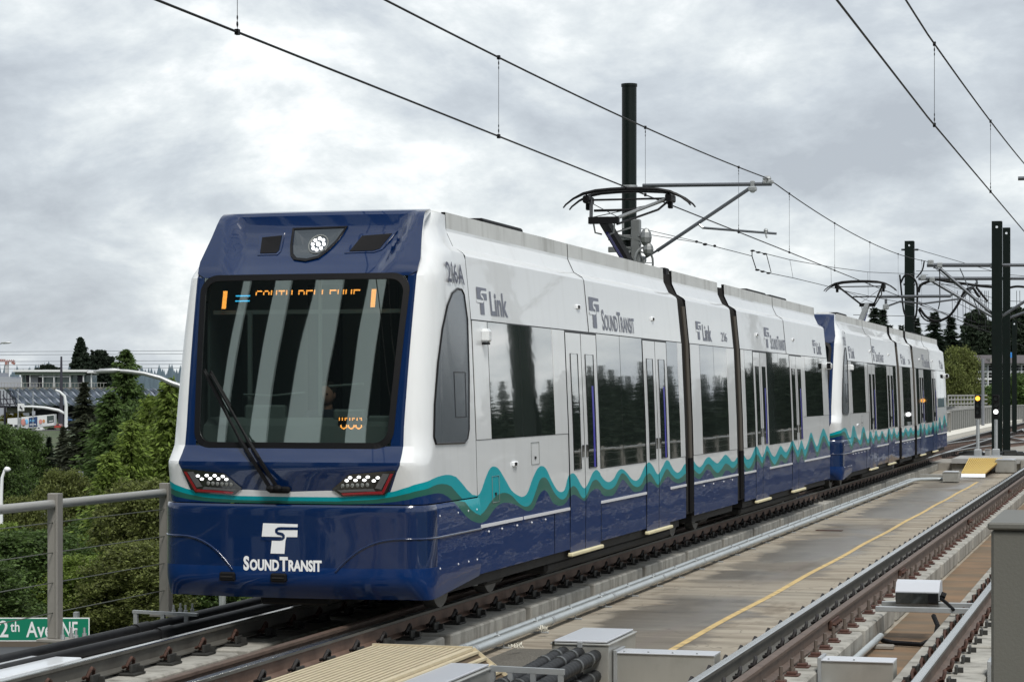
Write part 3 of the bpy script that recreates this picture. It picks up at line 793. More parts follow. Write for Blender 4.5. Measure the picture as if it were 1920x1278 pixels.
        bd(b, 'unlit_led', M_ledoff, h)
    # ---- bumper
    def bsurf(u, z, sgn, off=0.0):
        t = max(0.0, (0.50 - z) / 0.23)
        if u < 1: z = z + .105 * (1 - u) * t
        p = cab_surface(u, max(z, .9), sgn, 0.034 + off)
        top = max(0.0, (z - 1.115) / 0.045); k = 0.02 * top * top
        inn = 0.16 * t * t + k
        nx = 0 if u >= 2 else 1
        if u <= 1: return Vector((p.x - sgn * (0.02 * t * t + k * .6), p.y, z))
        if u <= 2:
            w = u - 1; return Vector((p.x - sgn * (0.02 * t * t + k * .6) * (1 - w), p.y + inn * w, z))
        return Vector((p.x, p.y + inn - 0.035 * max(0, 1 - (abs(p.x) / 1.1) ** 2), z))
    b = MB()
    bz = [0.27, 0.29, 0.32, 0.36, 0.40, 0.44, .48, .52, .6, .7, .8, .86, .9, .98, 1.05, 1.10, 1.125, 1.145, 1.158, 1.163]
    for sgn in (1, -1):
        cols = []; U = us + [2 + (i + 1) / 14 for i in range(14)]
        for u in U:
            p0 = cab_surface(u, 1.1, sgn)
            w = [wave_cab(p0, k) if (p0.y > .5 and abs(p0.x) > 1.2) else 2.0 for k in (2, 1, 0)]
            allz = []
            last = 0
            zs = []
            for z in bz: zs.append((z, 'f'))
            # four nested strips: [bottom..WB] [WB..WM] [WM..WT] [WT..top]
            segs = []
            cuts = [bz[0]] + [min(max(q, bz[0]), bz[-1]) for q in w] + [bz[-1]]
            col = []
            frac = [(.0, .03, .07, .13, .19, .26, .34, .44, .6, .75, .86, .93, .965, .985, 1.0)]
            for si in range(4):
                a, c = cuts[si], cuts[si + 1]
                ks = frac[0] if si == 0 else (0, .5, 1)
                for kf in ks: col.append(bsurf(u, a + (c - a) * kf, sgn))
            cols.append(col)
        nn = len(frac[0])
        def mfb(i, j, sgn=sgn):
            ii = i if sgn > 0 else len(U) - 2 - i
            if j < nn: return 4 if U[ii] >= 1 and j > 5 else 3
            if j < nn + 3: return 2
            if j < nn + 6: return 1
            return 0
        if sgn < 0: cols = cols[::-1]
        grid_to_mb(b, cols, mfb)
    # top ledge of the bumper
    for sgn in (1, -1):
        U = us + [2 + (i + 1) / 14 for i in range(14)]
        vs = []
        for u in U:
            a = bsurf(u, 1.163, sgn); c = cab_surface(u, 1.172, sgn, .012); d_ = cab_surface(u, 1.160, sgn, -.03); vs += [tuple(a), (c.x, c.y, 1.164), tuple(d_)]
        b.add(vs, [(3 * i, 3 * i + 3, 3 * i + 4, 3 * i + 1) for i in range(len(U) - 1)], 4)
        b.add(vs, [(3 * i + 1, 3 * i + 4, 3 * i + 5, 3 * i + 2) for i in range(len(U) - 1)], 5)
    # bottom pan
    vs = []; U = us + [2 + (i + 1) / 14 for i in range(14)]
    for u in U:
        p = bsurf(u, bz[0], 1); vs += [(p.x, p.y, p.z), (-p.x, p.y, p.z)]
    b.add(vs, [(2 * i, 2 * i + 1, 2 * i + 3, 2 * i + 2) for i in range(len(U) - 1)], 5)
    bumper = bd(b, 'front_bumper', PAINT, smooth=True, sharp=40)
    # raised mould lines on the bumper
    for sgn in (1, -1):
        pts = [bsurf(u, .85, sgn, .004) for u in (0, .5, 1, 1.3, 1.6, 1.85, 2.0)]
        for t in range(1, 15):
            q = t / 14; x = 1.13 - (0.58 if sgn < 0 else .64) * q; z = .85 - .31 * q ** 2.4
            uu = 3 - x / mar(.9); p = bsurf(uu, z, sgn, .004); pts.append(p)
        b = MB(); b.tube(pts, .011, 6, 0); bd(b, 'mould_line', M_blue_front, bumper, smooth=True, sharp=80)
    for x in (-.60, -.07):
        b = MB(); uu = 3 - abs(x) / mar(.9); p = bsurf(uu, .47, 1 if x > 0 else -1)
        b.box((x, p.y - .005, .475), (.16, .06, .085), 0, 0, .015); b.box((x, p.y - .037, .475), (.12, .01, .012), 1)
        bd(b, 'tow_socket', [M_black, M_under], bumper)
    def bump_pt(x, z, off=.0035):
        sg = 1 if x >= 0 else -1; uu = 3 - abs(x) / mar(.9); return bsurf(uu, z, sg, off)
    # emblem: a T cut by a winding S line
    def emblem_T(w, h):   # outlines in 0..w, 0..h
        return [[(0.03, 1), (1, 1), (.985, .545), (.70, .545), (.655, 0), (.25, 0), (.285, .44), (0.0, .46)]]
    def emblem(fn_at, x0, z0, w, h, mt, ms, parent, lean=0.0):
        b = MB()
        def F(a, c, off=0.0): return fn_at(x0 + a * w, z0 + c * h, off)
        # body of the T: bar and stem, as quads following the surface
        quads = [((0.03, 1), (0.42, 1), (.36, .70), (.015, .55)), ]
        bar = [(0.04, 1.0), (1.0, 0.985), (.985, .555), (0.0, .555)]
        stem = [(.285, .45), (.66, .45), (.63, 0.0), (.245, 0.0)]
        neck = [(.55, .56), (.69, .56), (.665, .44), (.55, .44)]
        for poly in (bar, stem, neck): b.add([F(*p) for p in poly], [tuple(range(len(poly)))], 0)
        t = offs(b, O).build('emblem', mt, parent)
        path = [(1.02, .835), (.55, .835), (.46, .825), (.405, .775), (.405, .725), (.45, .675), (.52, .66), (.575, .64), (.61, .59), (.61, .54), (.57, .49), (.50, .475), (-.03, .475)]
        b = MB(); wd = .048 * h * 1.0; vs = []
        P = [(p[0] * w, p[1] * h) for p in path]
        for i, p in enumerate(P):
            a = P[max(0, i - 1)]; c = P[min(len(P) - 1, i + 1)]
            dx, dz = c[0] - a[0], c[1] - a[1]; l = math.hypot(dx, dz); nx_, nz_ = -dz / l * wd, dx / l * wd
            vs.append(fn_at(x0 + p[0] + nx_, z0 + p[1] + nz_, .0015)); vs.append(fn_at(x0 + p[0] - nx_, z0 + p[1] - nz_, .0015))
        b.add(vs, [(2 * i, 2 * i + 1, 2 * i + 3, 2 * i + 2) for i in range(len(P) - 1)], 0)
        offs(b, O).build('emblem_line', ms, t)
        return t
    emblem(lambda x, z, o: bump_pt(x, z, .0035 + o), -.245, .702, .365, .285, M_letterw, M_blue_front, bumper)
    V, F, W = smallcaps([('S', 1), ('OUND', 0), ('T', 1), ('RANSIT', 0)], .128, .100, .045, .006, .80)
    k = .79 / W
    decal('lettering', [(x * k + z * .0, z) for x, z in V], F, lambda x, z: bump_pt(x - .435, z + .545) + O, M_letterw, bumper)
    # ---- wipers
    for (x0, z0, xm, zm, x1, z1) in ((-.13, 1.315, -.50, 1.78, -.94, 2.42), (-.06, 1.32, -.42, 1.78, -.87, 2.40)):
        b = MB()
        A = front(x0, z0, .09); K = front(x0 + (xm - x0) * .55, 1.60, .055); Bp = front(xm, zm, .06); C = front(x1, z1, .03)
        b.bar(A, K, .034, .026); b.bar(K, Bp, .030, .024); b.bar(Bp, C, .020, .018)
        b.sphere(A, .042, 0, 10, 6, (1.2, .8, .8))
        w = bd(b, 'wiper', M_black)
        b = MB(); D1 = C + (Bp - C) * -.0 ; b.bar(front(x1 - .01, z1 + .02, .012), front(xm * .55 + x1 * .45 - .02, zm * .5 + z1 * .5, .012), .014, .03)
        bd(b, 'wiper_blade', M_black, w)
    b = MB(); p = front(-.06, 1.30, .02); b.bb(p.x - .12, p.x + .10, p.y - .03, p.y + .03, 1.27, 1.335, 0, .02); bd(b, 'wiper_base', M_black)
    # ---- side window of the cab and number
    cw = [(.50, 1.80), (.55, 1.735), (1.52, 1.725), (1.62, 1.76), (1.68, 1.85), (1.76, 2.4), (1.78, 2.95), (1.74, 3.20), (1.66, 3.245), (1.48, 3.245), (1.24, 3.19), (1.02, 3.06), (.82, 2.83), (.66, 2.50), (.54, 2.10)]
    LO = [(.50, 1.80), (.55, 1.735), (1.52, 1.725), (1.62, 1.76), (1.68, 1.85), (1.76, 2.4), (1.78, 2.95)]
    UP = [(.50, 1.80), (.54, 2.10), (.66, 2.50), (.82, 2.83), (1.02, 3.06), (1.24, 3.19), (1.48, 3.245), (1.66, 3.245), (1.74, 3.20), (1.78, 2.95)]
    def cwin(sg):
        b = MB(); ys = [.50, .52, .55, .6, .66, .74, .82, .92, 1.02, 1.13, 1.24, 1.36, 1.48, 1.57, 1.62, 1.66, 1.68, 1.72, 1.76, 1.78]
        cols = []
        for y in (ys if sg > 0 else ys[::-1]):
            lo, up = interp(y, LO), interp(y, UP); cols.append([side_at(y, lo + (up - lo) * k / 8, .008, sg) for k in range(9)])
        grid_to_mb(b, cols, lambda i, j: 0)
        g = bd(b, 'cab_side_window', M_cabglass, smooth=True)
        b = MB(); P = [side_at(y, z, .006, sg) for y, z in cw]; b.tube(P + [P[0]], .012, 5, 0); bd(b, 'window_seal', M_gasket, g)
        b = MB(); P = [side_at(y, z, .008, sg) for y, z in [(1.2, 2.42), (1.62, 2.42), (1.60, 1.98), (1.22, 1.98), (1.2, 2.42)]]; b.tube(P, .005, 4, 0)
        bd(b, 'sliding_pane_frame', M_gasket, g)
    cwin(1); cwin(-1)
    # ---- body sections
    sections = [(1.955, 12.83), (13.47, 17.28), (17.92, 28.88)]
    doors = [(5.78, 6.54, 7.34), (10.07, 10.87, 11.66), (19.14, 19.88, 20.62), (23.40, 24.22, 25.0)]
    ZB, ZT = 1.743, 2.946; ZW = 1.285
    # window bays: (y0, y1, zbottom, kind, mullions)
    bays = [(1.97, 2.50, ZB, 'panel'), (2.52, 3.76, ZB, 'glass'), (3.78, 5.16, ZB, 'glass'), (5.18, 5.76, ZB, 'panel'),
            (7.38, 8.67, ZW, 'glass'), (8.69, 10.03, ZW, 'glass'), (11.70, 12.48, ZW, 'glass'), (12.50, 12.82, ZW, 'panel'),
            (13.49, 14.20, ZW, 'panel'), (14.22, 15.37, ZW, 'glass'), (15.39, 16.54, ZW, 'glass'), (16.56, 17.27, ZW, 'panel'),
            (17.94, 18.26, ZW, 'panel'), (18.28, 19.10, ZW, 'glass'), (20.66, 21.98, ZW, 'glass'), (22.0, 23.36, ZW, 'glass'),
            (25.04, 25.45, ZB, 'panel'), (25.47, 26.70, ZB, 'glass'), (26.72, 27.99, ZB, 'glass'), (28.01, 28.87, ZB, 'panel')]
    def indoor(y): return any(a - 1e-6 <= y <= c + 1e-6 for a, _, c in doors)
    def bay_bottom(y):
        for a, c, zb, k in bays:
            if a - .03 <= y <= c + .03: return zb
        return ZW
    for si, (ya, yb) in enumerate(sections):
        b = MB()
        for sg in (1, -1):
            ys = set([ya, yb])
            n = int((yb - ya) / .07)
            for i in range(n + 1): ys.add(ya + (yb - ya) * i / n)
            for a, m_, c in doors:
                for q in (a - .004, c + .004):
                    if ya < q < yb: ys.add(q)
            for a, c, zb, k in bays:
                for q in (a - .01, c + .01):
                    if ya < q < yb: ys.add(q)
            ys = sorted(ys); ys = [y for i, y in enumerate(ys) if i == 0 or y - ys[i - 1] > .002]
            cols = []; mids = []
            for y in ys:
                zb = bay_bottom(y) - .006
                zs = [.385, .86]
                for k in (2, 1, 0): zs.append(max(zs[-1], wave(y, k)))
                zs += [max(zb, zs[-1]), 1.8, 2.2, 2.6, ZT + .004, 2.96, 3.2, 3.4, 3.595, 3.625, 3.66, 3.69, 3.76, 3.85, 3.88, 4.0, 4.045]
                col = [Vector((sg * hw(z), y, z)) for z in zs]
                # rear end: the shoulders round in towards the tail
                cols.append(col)
            def mf(i, j, ys=ys):
                ym = (ys[i] + ys[i + 1]) / 2
                if 5 <= j <= 8: return 5
                if indoor(ym) and j <= 9: return 5
                if j <= 1: return 3
                if j == 2: return 2
                if j == 3: return 1
                if j == 9: return 5
                if j >= 19: return 6
                return 0
            if sg < 0: cols = cols[::-1]; mm = lambda i, j: mf(len(ys) - 2 - i, j)
            else: mm = mf
            # keep the orientation consistent
            grid_to_mb(b, cols, mm)
        # roof deck, ends, floor
        b.add([(-.93, ya, 3.99), (.93, ya, 3.99), (.93, yb, 3.99), (-.93, yb, 3.99)], [(0, 1, 2, 3)], 6)
        for sg in (1, -1):
            b.add([(sg * .975, ya, 4.045), (sg * .93, ya, 4.045), (sg * .93, yb, 4.045), (sg * .975, yb, 4.045)], [(0, 1, 2, 3)], 0)
            b.add([(sg * .93, ya, 4.045), (sg * .93, ya, 3.99), (sg * .93, yb, 3.99), (sg * .93, yb, 4.045)], [(0, 1, 2, 3)], 6)
        zz_ = [.385, 1.0, 1.8, 2.6, 2.95, 3.6, 3.63, 3.69, 3.85, 3.99]
        for y in (ya, yb):
            P = [(hw(z), y, z) for z in zz_] + [(-hw(z), y, z) for z in zz_[::-1]]
            b.add(P, [tuple(range(len(P)))], 5 if not (si == 2 and y == yb) else 3)
        b.add([(-1.32, ya, .385), (1.32, ya, .385), (1.32, yb, .385), (-1.32, yb, .385)], [(3, 2, 1, 0)], 5)
        bd(b, 'body_section', PAINT, smooth=True, sharp=20)
        # panel seams of the cantrail
        for y in {0: [7.02], 1: [], 2: [23.1]}[si]:
            b = MB()
            P = [side_at(y, z, .001) for z in (2.96, 3.3, 3.59, 3.63, 3.69, 3.85, 4.04)]
            b.tube(P, .006, 4, 0); bd(b, 'panel_seam', M_gasket)
    # window panes and blank panels
    for sg in (1, -1):
        for (a, c, zb, kind) in bays:
            b = MB(); zs = [zb, 1.8, 2.1, 2.4, 2.7, ZT]; zs = sorted(set(z for z in zs if z >= zb))
            cols = [[side_at(y, z, .006, sg) for z in zs] for y in ((a, (a + c) / 2, c) if sg > 0 else (c, (a + c) / 2, a))]
            grid_to_mb(b, cols, lambda i, j: 0)
            for y in (a, c):
                for z0, z1 in zip(zs, zs[1:]): b.add([side_at(y, z0, .006, sg), side_at(y, z1, .006, sg), side_at(y, z1, -.002, sg), side_at(y, z0, -.002, sg)], [(0, 1, 2, 3)], 0)
            bd(b, 'window' if kind == 'glass' else 'blank_panel', M_glass if kind == 'glass' else M_white, smooth=True, sharp=30)
        # doors: two leaves with glass
        for (a, m_, c) in doors:
            for li, (y0, y1) in enumerate(((a + .010, m_ - .013), (m_ + .013, c - .010))):
                b = MB(); n = 10; ys = [y0 + (y1 - y0) * i / n for i in range(n + 1)]
                cols = []
                for y in (ys if sg > 0 else ys[::-1]):
                    zs = [.345]
                    for k in (2, 1, 0): zs.append(wave(y, k))
                    zs += [1.7, 2.2, 2.7, 2.925]
                    for k in range(1, len(zs)): zs[k] = max(zs[k], zs[k - 1])
                    cols.append([side_at(y, z, .010, sg) for z in zs])
                grid_to_mb(b, cols, lambda i, j: {0: 3, 1: 2, 2: 1}.get(j, 0))
                for y in (y0, y1):
                    for z0, z1 in zip((.345, 1, 1.8, 2.925), (1, 1.8, 2.925)): b.add([side_at(y, z0, .010, sg), side_at(y, z1, .010, sg), side_at(y, z1, -.004, sg), side_at(y, z0, -.004, sg)], [(0, 1, 2, 3)], 5)
                leaf = bd(b, 'door_leaf', PAINT, smooth=True, sharp=30)
                g0, g1 = y0 + .19 * (1 if li == 0 else .9), y1 - .19
                zs = [1.31, 1.8, 2.3, 2.68]
                b = MB(); cols = [[side_at(y, z, .014, sg) for z in zs] for y in ((g0, g1) if sg > 0 else (g1, g0))]
                grid_to_mb(b, cols, lambda i, j: 0)
                bd(b, 'door_glass', M_glass, leaf, smooth=True)
                b = MB(); gf = [side_at(y, z, .012, sg) for y, z in ((g0, 1.31), (g0, 2.0), (g0, 2.68), (g1, 2.68), (g1, 2.0), (g1, 1.31), (g0, 1.31))]
                b.tube(gf, .008, 4, 0); bd(b, 'glass_seal', M_gasket, leaf)
                if li == 1:
                    yy = g1 - .10; b = MB(); cols = [[side_at(y, z, .0155, sg) for z in zs[:3]] for y in ((yy - .045, yy + .045) if sg > 0 else (yy + .045, yy - .045))]
                    grid_to_mb(b, cols, lambda i, j: 0); bd(b, 'door_edge_strip', M_violet, leaf)
                yb_ = (y1 - .09) if li == 0 else (y0 + .09)
                b = MB(); p = side_at(yb_, 1.52, .016, sg); b.box(p, (.012, .07, .15), 0, 0, .004); bd(b, 'door_button', M_lampblack, leaf)
            b = MB(); b.bb(sg * 1.30, sg * 1.365, a - .02, c + .02, .30, .345, 0, .01); bd(b, 'door_step', M_cream)
    # pale trim line, skirts
    segs = [(1.96, 3.63), (3.72, 5.74), (7.38, 10.03), (11.70, 12.82), (13.49, 17.27), (17.94, 19.10), (20.66, 23.36), (25.04, 28.86)]
    for sg in (1, -1):
        for a, c in segs:
            b = MB(); b.bb(sg * (hw(.86) + .0), sg * (hw(.86) + .014), a, c, .848, .880, 0); bd(b, 'trim_strip', M_stripe)
    b = MB()
    for y in (5.05, 17.95, 7.37, 10.04):
        b.bb(1.324, 1.328, y, y + .012, .39, .846, 0)
    bd(b, 'skirt_seam', M_gasket)
    # ---- bellows
    for (ya, yb) in ((12.83, 13.47), (17.28, 17.92)):
        b = MB(); n = 8
        zs = [.42, 1.0, 1.8, 2.6, 2.95, 3.55, 3.62, 3.68, 3.83, 3.98]
        cols = []
        for i in range(n + 1):
            d = -.03 if i % 2 == 0 else -.09
            y = ya + .01 + (yb - ya - .02) * i / n
            cols.append([Vector((hw(z) + d, y, z)) for z in zs] + [Vector((-(hw(z) + d), y, z)) for z in zs[::-1]])
        grid_to_mb(b, cols, lambda i, j: 0)
        bl = bd(b, 'bellows', M_bellow)
        b = MB(); P = [(hw(z) - .02, yb - .16, z) for z in (1.25, 1.8, 2.95, 3.5)]; b.tube(P, .034, 8, 0); P = [(hw(.9) - .02, yb - .16, .45), (hw(1.2) - .02, yb - .16, 1.24)]
        b.tube(P, .05, 8, 1); bd(b, 'bellows_post', [mat('bellows_post_tan', (.065, .058, .048, 1), rough=.6), M_black], bl)
    # ---- lettering and emblems on the cantrail
    def sl(y0, z0, sc=1.0, off=.005, sxx=1.0):
        return lambda x, z: side_at(y0 + x * sxx, z0 + z, off) + O
    def side_text(parts, y0, y1, z0, big, small, bold=.025):
        V, F, W = smallcaps(parts, big, small, bold, .012)
        k = (y1 - y0) / W
        b = MB(); b.add([side_at(y0 + x * k, z0 + z, .005) for x, z in V], F); return bd(b, 'lettering', M_letter)
    def side_emblem(y0, y1, z0, z1):
        return emblem(lambda y, z, o: side_at(y, z, .005 + o), y0, z0, (y1 - y0), (z1 - z0), M_letter, M_white, car)
    side_emblem(2.22, 2.60, 3.02, 3.30); side_text([('Link', 1)], 2.70, 3.36, 3.03, .25, .25)
    side_emblem(7.16, 7.70, 3.02, 3.40); side_text([('S', 1), ('OUND', 0), ('T', 1), ('RANSIT', 0)], 7.80, 9.68, 3.01, .265, .205, .015)
    side_emblem(14.10, 14.52, 3.03, 3.31); side_text([('Link', 1)], 14.62, 15.36, 3.03, .25, .25)
    V, F = number_mesh('216', .15); k = .54 / text_width(V); b = MB(); b.add([side_at(16.22 + x * k, 3.05 + z, .005) for x, z in V], F); bd(b, 'fleet_number', M_letter)
    side_emblem(20.66, 21.22, 3.03, 3.40); side_text([('S', 1), ('OUND', 0), ('T', 1), ('RANSIT', 0)], 21.30, 23.1, 3.02, .265, .205, .015)
    side_emblem(26.9, 27.32, 3.03, 3.31); side_text([('Link', 1)], 27.42, 28.15, 3.03, .25, .25)
    # ---- small lamps, hatches, rear view cameras
    for y, z in ((6.56, 3.25), (10.9, 3.24), (19.8, 3.24), (24.13, 3.25), (3.37, 1.459)):
        b = MB(); p = side_at(y, z, .01); b.box(p, (.03, .17, .055), 0, 0, .01); b.box(p + Vector((.012, -.02, 0)), (.02, .09, .035), 1, 0, .006)
        bd(b, 'side_lamp', [M_letterw, M_black])
    for y, z, w, h_ in ((4.25, 1.55, .34, .24), (2.62, 1.22, .26, .27)):
        b = MB(); P = [side_at(y + dy, z + dz, .003) for dy, dz in ((-w / 2, -h_ / 2), (w / 2, -h_ / 2), (w / 2, h_ / 2), (-w / 2, h_ / 2), (-w / 2, -h_ / 2))]
        b.tube(P, .0035, 4, 0); b.box(side_at(y, z - .05, .004), (.01, .05, .03), 1); bd(b, 'access_hatch', [M_ledoff, M_gasket])
    b = MB(); p = side_at(2.34, 2.80, .035); b.box(p, (.10, .15, .15), 0, 0, .03); b.box(p + Vector((.01, -.02, -.08)), (.06, .09, .02), 1); bd(b, 'mirror_camera', [M_white, M_black])
    b = MB(); p = side_at(28.6, 2.79, .07); b.box(p, (.15, .30, .15), 0, 0, .04); b.box(p + Vector((.03, -.16, 0)), (.08, .03, .12), 1); bd(b, 'mirror_camera', [M_white, M_black])
    b = MB()
    for y in (.55, 1.15, 1.5, 1.8, 2.3, 2.8, 3.4, 4.0, 4.6, 14.2, 15.0, 15.9, 16.7):
        for z in ((1.05, .55) if y < 2.2 else (.80,)): b.sphere(side_at(y, z, .012 if y > 1.94 else .03), .012, 0, 6, 4)
    bd(b, 'panel_bolt', M_stripe, kind='stuff')
    # ---- roof equipment
    for (x0, x1, y0, y1, z0, z1, m_) in ((.35, .75, 4.1, 5.8, 3.99, 4.15, 0), (.35, .72, 6.4, 7.8, 3.99, 4.12, 0), (-.8, -.3, 2.7, 7.8, 3.99, 4.08, 0), (.5, .80, 2.15, 3.9, 3.99, 4.08, 1),
                                        (.4, .88, 20.9, 23.0, 3.99, 4.11, 0), (.4, .88, 23.6, 25.6, 3.99, 4.11, 0), (.5, .8, 13.9, 14.2, 3.99, 4.12, 0), (-.6, .6, 9, 12, 3.99, 4.07, 1), (-.6, .6, 26, 28.4, 3.99, 4.06, 1)):
        b = MB(); b.bb(x0, x1, y0, y1, z0, z1, 0, .02)
        bd(b, 'roof_unit', M_black if m_ == 0 else M_rim)
    # ---- underframe, bogies
    b = MB()
    for (ya, yb) in ((.5, 12.6), (13.6, 17.1), (18.1, 28.5)):
        b.bb(-1.26, 1.26, ya, yb, .27, .38, 0)
    for (ya, yb) in ((5.2, 12.3), (18.3, 25.2)):
        b.bb(-1.2, 1.2, ya, yb, .14, .27, 0, .04)
    bd(b, 'underframe', M_under)
    for yc in (3.3, 15.35, 26.6):
        b = MB(); b.bb(-.95, -.80, yc - 1.3, yc + 1.3, .25, .42, 0, .03); b.bb(.80, .95, yc - 1.3, yc + 1.3, .25, .42, 0, .03); b.bb(-.85, .85, yc - .3, yc + .3, .2, .45, 0, .03)
        for sx in (-1, 1):
            b.bb(sx * .86, sx * 1.12, yc - .35, yc + .35, .18, .33, 0, .03)
            b.tube([(sx * 1.0, yc - .5, .2), (sx * 1.0, yc - .5, .42)], .07, 8, 1)
            b.tube([(sx * 1.0, yc + .5, .2), (sx * 1.0, yc + .5, .42)], .07, 8, 1)
        bg = bd(b, 'bogie', [M_under, M_greymetal])
        for dy in (-.93, .93):
            for sx in (-1, 1):
                b = MB(); b.tube([(sx * .66, yc + dy, .33), (sx * .80, yc + dy, .33)], .325, 20, 0); b.tube([(sx * .80, yc + dy, .33), (sx * .84, yc + dy, .33)], .19, 12, 1)
                b.bb(sx * .84, sx * 1.0, yc + dy - .12, yc + dy + .12, .2, .42, 1, .03)
                bd(b, 'wheel', [mat('wheel_steel', (.17, .165, .155, 1), rough=.55, metal=.5, var=.2, vscale=8), M_under], bg)
    # coupler shelf under the nose
    b = MB(); b.bb(-.35, .35, .25, .9, .20, .30, 0, .02); bd(b, 'coupler_cover', M_black)
    return car
def pantograph(car, yc, d, dark=True):
    """single arm pantograph, knuckle towards -d"""
    O = origin(car); m = M_wire if dark else M_wire
    p0 = O + Vector((0, yc, 0))
    def W(x, y, z): return (p0.x + x, p0.y + y, z)
    b = MB()
    for sx in (-.45, .45): b.bar(W(sx, -.5, 4.12), W(sx, .8 * 1, 4.12), .05, .05)
    b.bar(W(-.5, .5 * d, 4.12), W(.5, .5 * d, 4.12), .06, .06); b.bar(W(-.5, -.4 * d, 4.12), W(.5, -.4 * d, 4.12), .06, .06)
    for sx in (-.45, .45):
        for sy in (-.45, .7): b.tube([W(sx, sy, 3.99), W(sx, sy, 4.1)], .05, 8)
    base = b.build('pantograph_base', M_black, car)
    b = MB(); kn = (0.0, -1.75 * d, 4.80)
    b.bar(W(0, .35 * d, 4.14), W(*kn), .13, .12, 0 if dark else 1)
    b.tube([W(.05, -.25 * d, 4.14), W(.02, -1.62 * d, 4.62)], .022, 6, 2)
    b.bar(W(-.23, -1.75 * d, 4.80), W(.23, -1.75 * d, 4.80), .11, .10, 0)
    for sx in (-.16, .16):
        b.tube([W(sx, -1.75 * d, 4.76), W(sx * .9, -1.70 * d, 4.62), W(sx * .4, -1.62 * d, 4.60)], .014, 5, 1)
    b.build('pantograph_lower_arm', [M_black, M_greymetal, mat('blue_rod', (.03, .03, .16, 1), rough=.4)], car)
    b = MB()
    for sx in (-1, 1):
        b.tube([W(sx * .20, -1.75 * d, 4.83), W(sx * .60, -.05 * d, 5.24)], .028, 7, 1 if (dark and sx > 0) else 0)
    b.tube([W(.20, -1.74 * d, 4.74), W(.56, -.45 * d, 5.05), W(.60, .1 * d, 5.22)], .018, 6, 0)
    b.tube([W(-.33, -1.0 * d, 5.01), W(.33, -1.0 * d, 5.01)], .022, 6, 0)
    b.tube([W(-.20, -1.7 * d, 4.85), W(.58, -.1 * d, 5.2)], .007, 4, 0); b.tube([W(.20, -1.7 * d, 4.85), W(-.58, -.1 * d, 5.2)], .007, 4, 0)
    b.build('pantograph_upper_arm', [M_wire, M_greymetal], car)
    b = MB()
    for sy in (-.2, .2):
        pts = [(-1.02, 5.13), (-.98, 5.18), (-.86, 5.27), (-.70, 5.345), (-.5, 5.385), (-.25, 5.402), (0, 5.408), (.25, 5.402), (.5, 5.385), (.70, 5.345), (.86, 5.27), (.98, 5.18), (1.02, 5.13)]
        b.tube([W(x, sy, z) for x, z in pts], [.012, .015, .018, .026, .030, .032, .032, .032, .030, .026, .018, .015, .012], 7)
    b.tube([W(-.68, 0, 5.26), W(.68, 0, 5.26)], .018, 6)
    for sx in (-.66, .66):
        b.bb(p0.x + sx - .05, p0.x + sx + .05, p0.y - .2, p0.y + .2, 5.20, 5.32, 0, .02); b.tube([W(sx, 0, 5.26), W(sx, .2, 5.36)], .015, 5); b.tube([W(sx, 0, 5.26), W(sx, -.2, 5.36)], .015, 5)
        b.bb(p0.x + sx - .035, p0.x + sx + .035, p0.y - .05, p0.y + .05, 5.10, 5.22, 0, .01)
    b.build('pantograph_head', M_wire, car)
TX = -7.77
car1 = make_car((TX, 20.10, 0))
car2 = copy_tree(car1); car2.location = (TX, 20.10 + 30.58, 0)
car2['label'] = 'trailing white and blue light rail car coupled behind the leading one, smaller in the distance'
def numbers(car, txt):
    O = origin(car); V, F = number_mesh(txt, .20, .016); w = text_width(V)
    k = .74 / w; b = MB(); b.add([O + side_at(1.04 + x * k, 3.30 + z, .016) for x, z in V], F); b.build('car_number', M_number, car)
numbers(car1, '216A'); numbers(car2, '219B')
pantograph(car1, 14.95, 1, True); pantograph(car2, 14.95, -1, False)

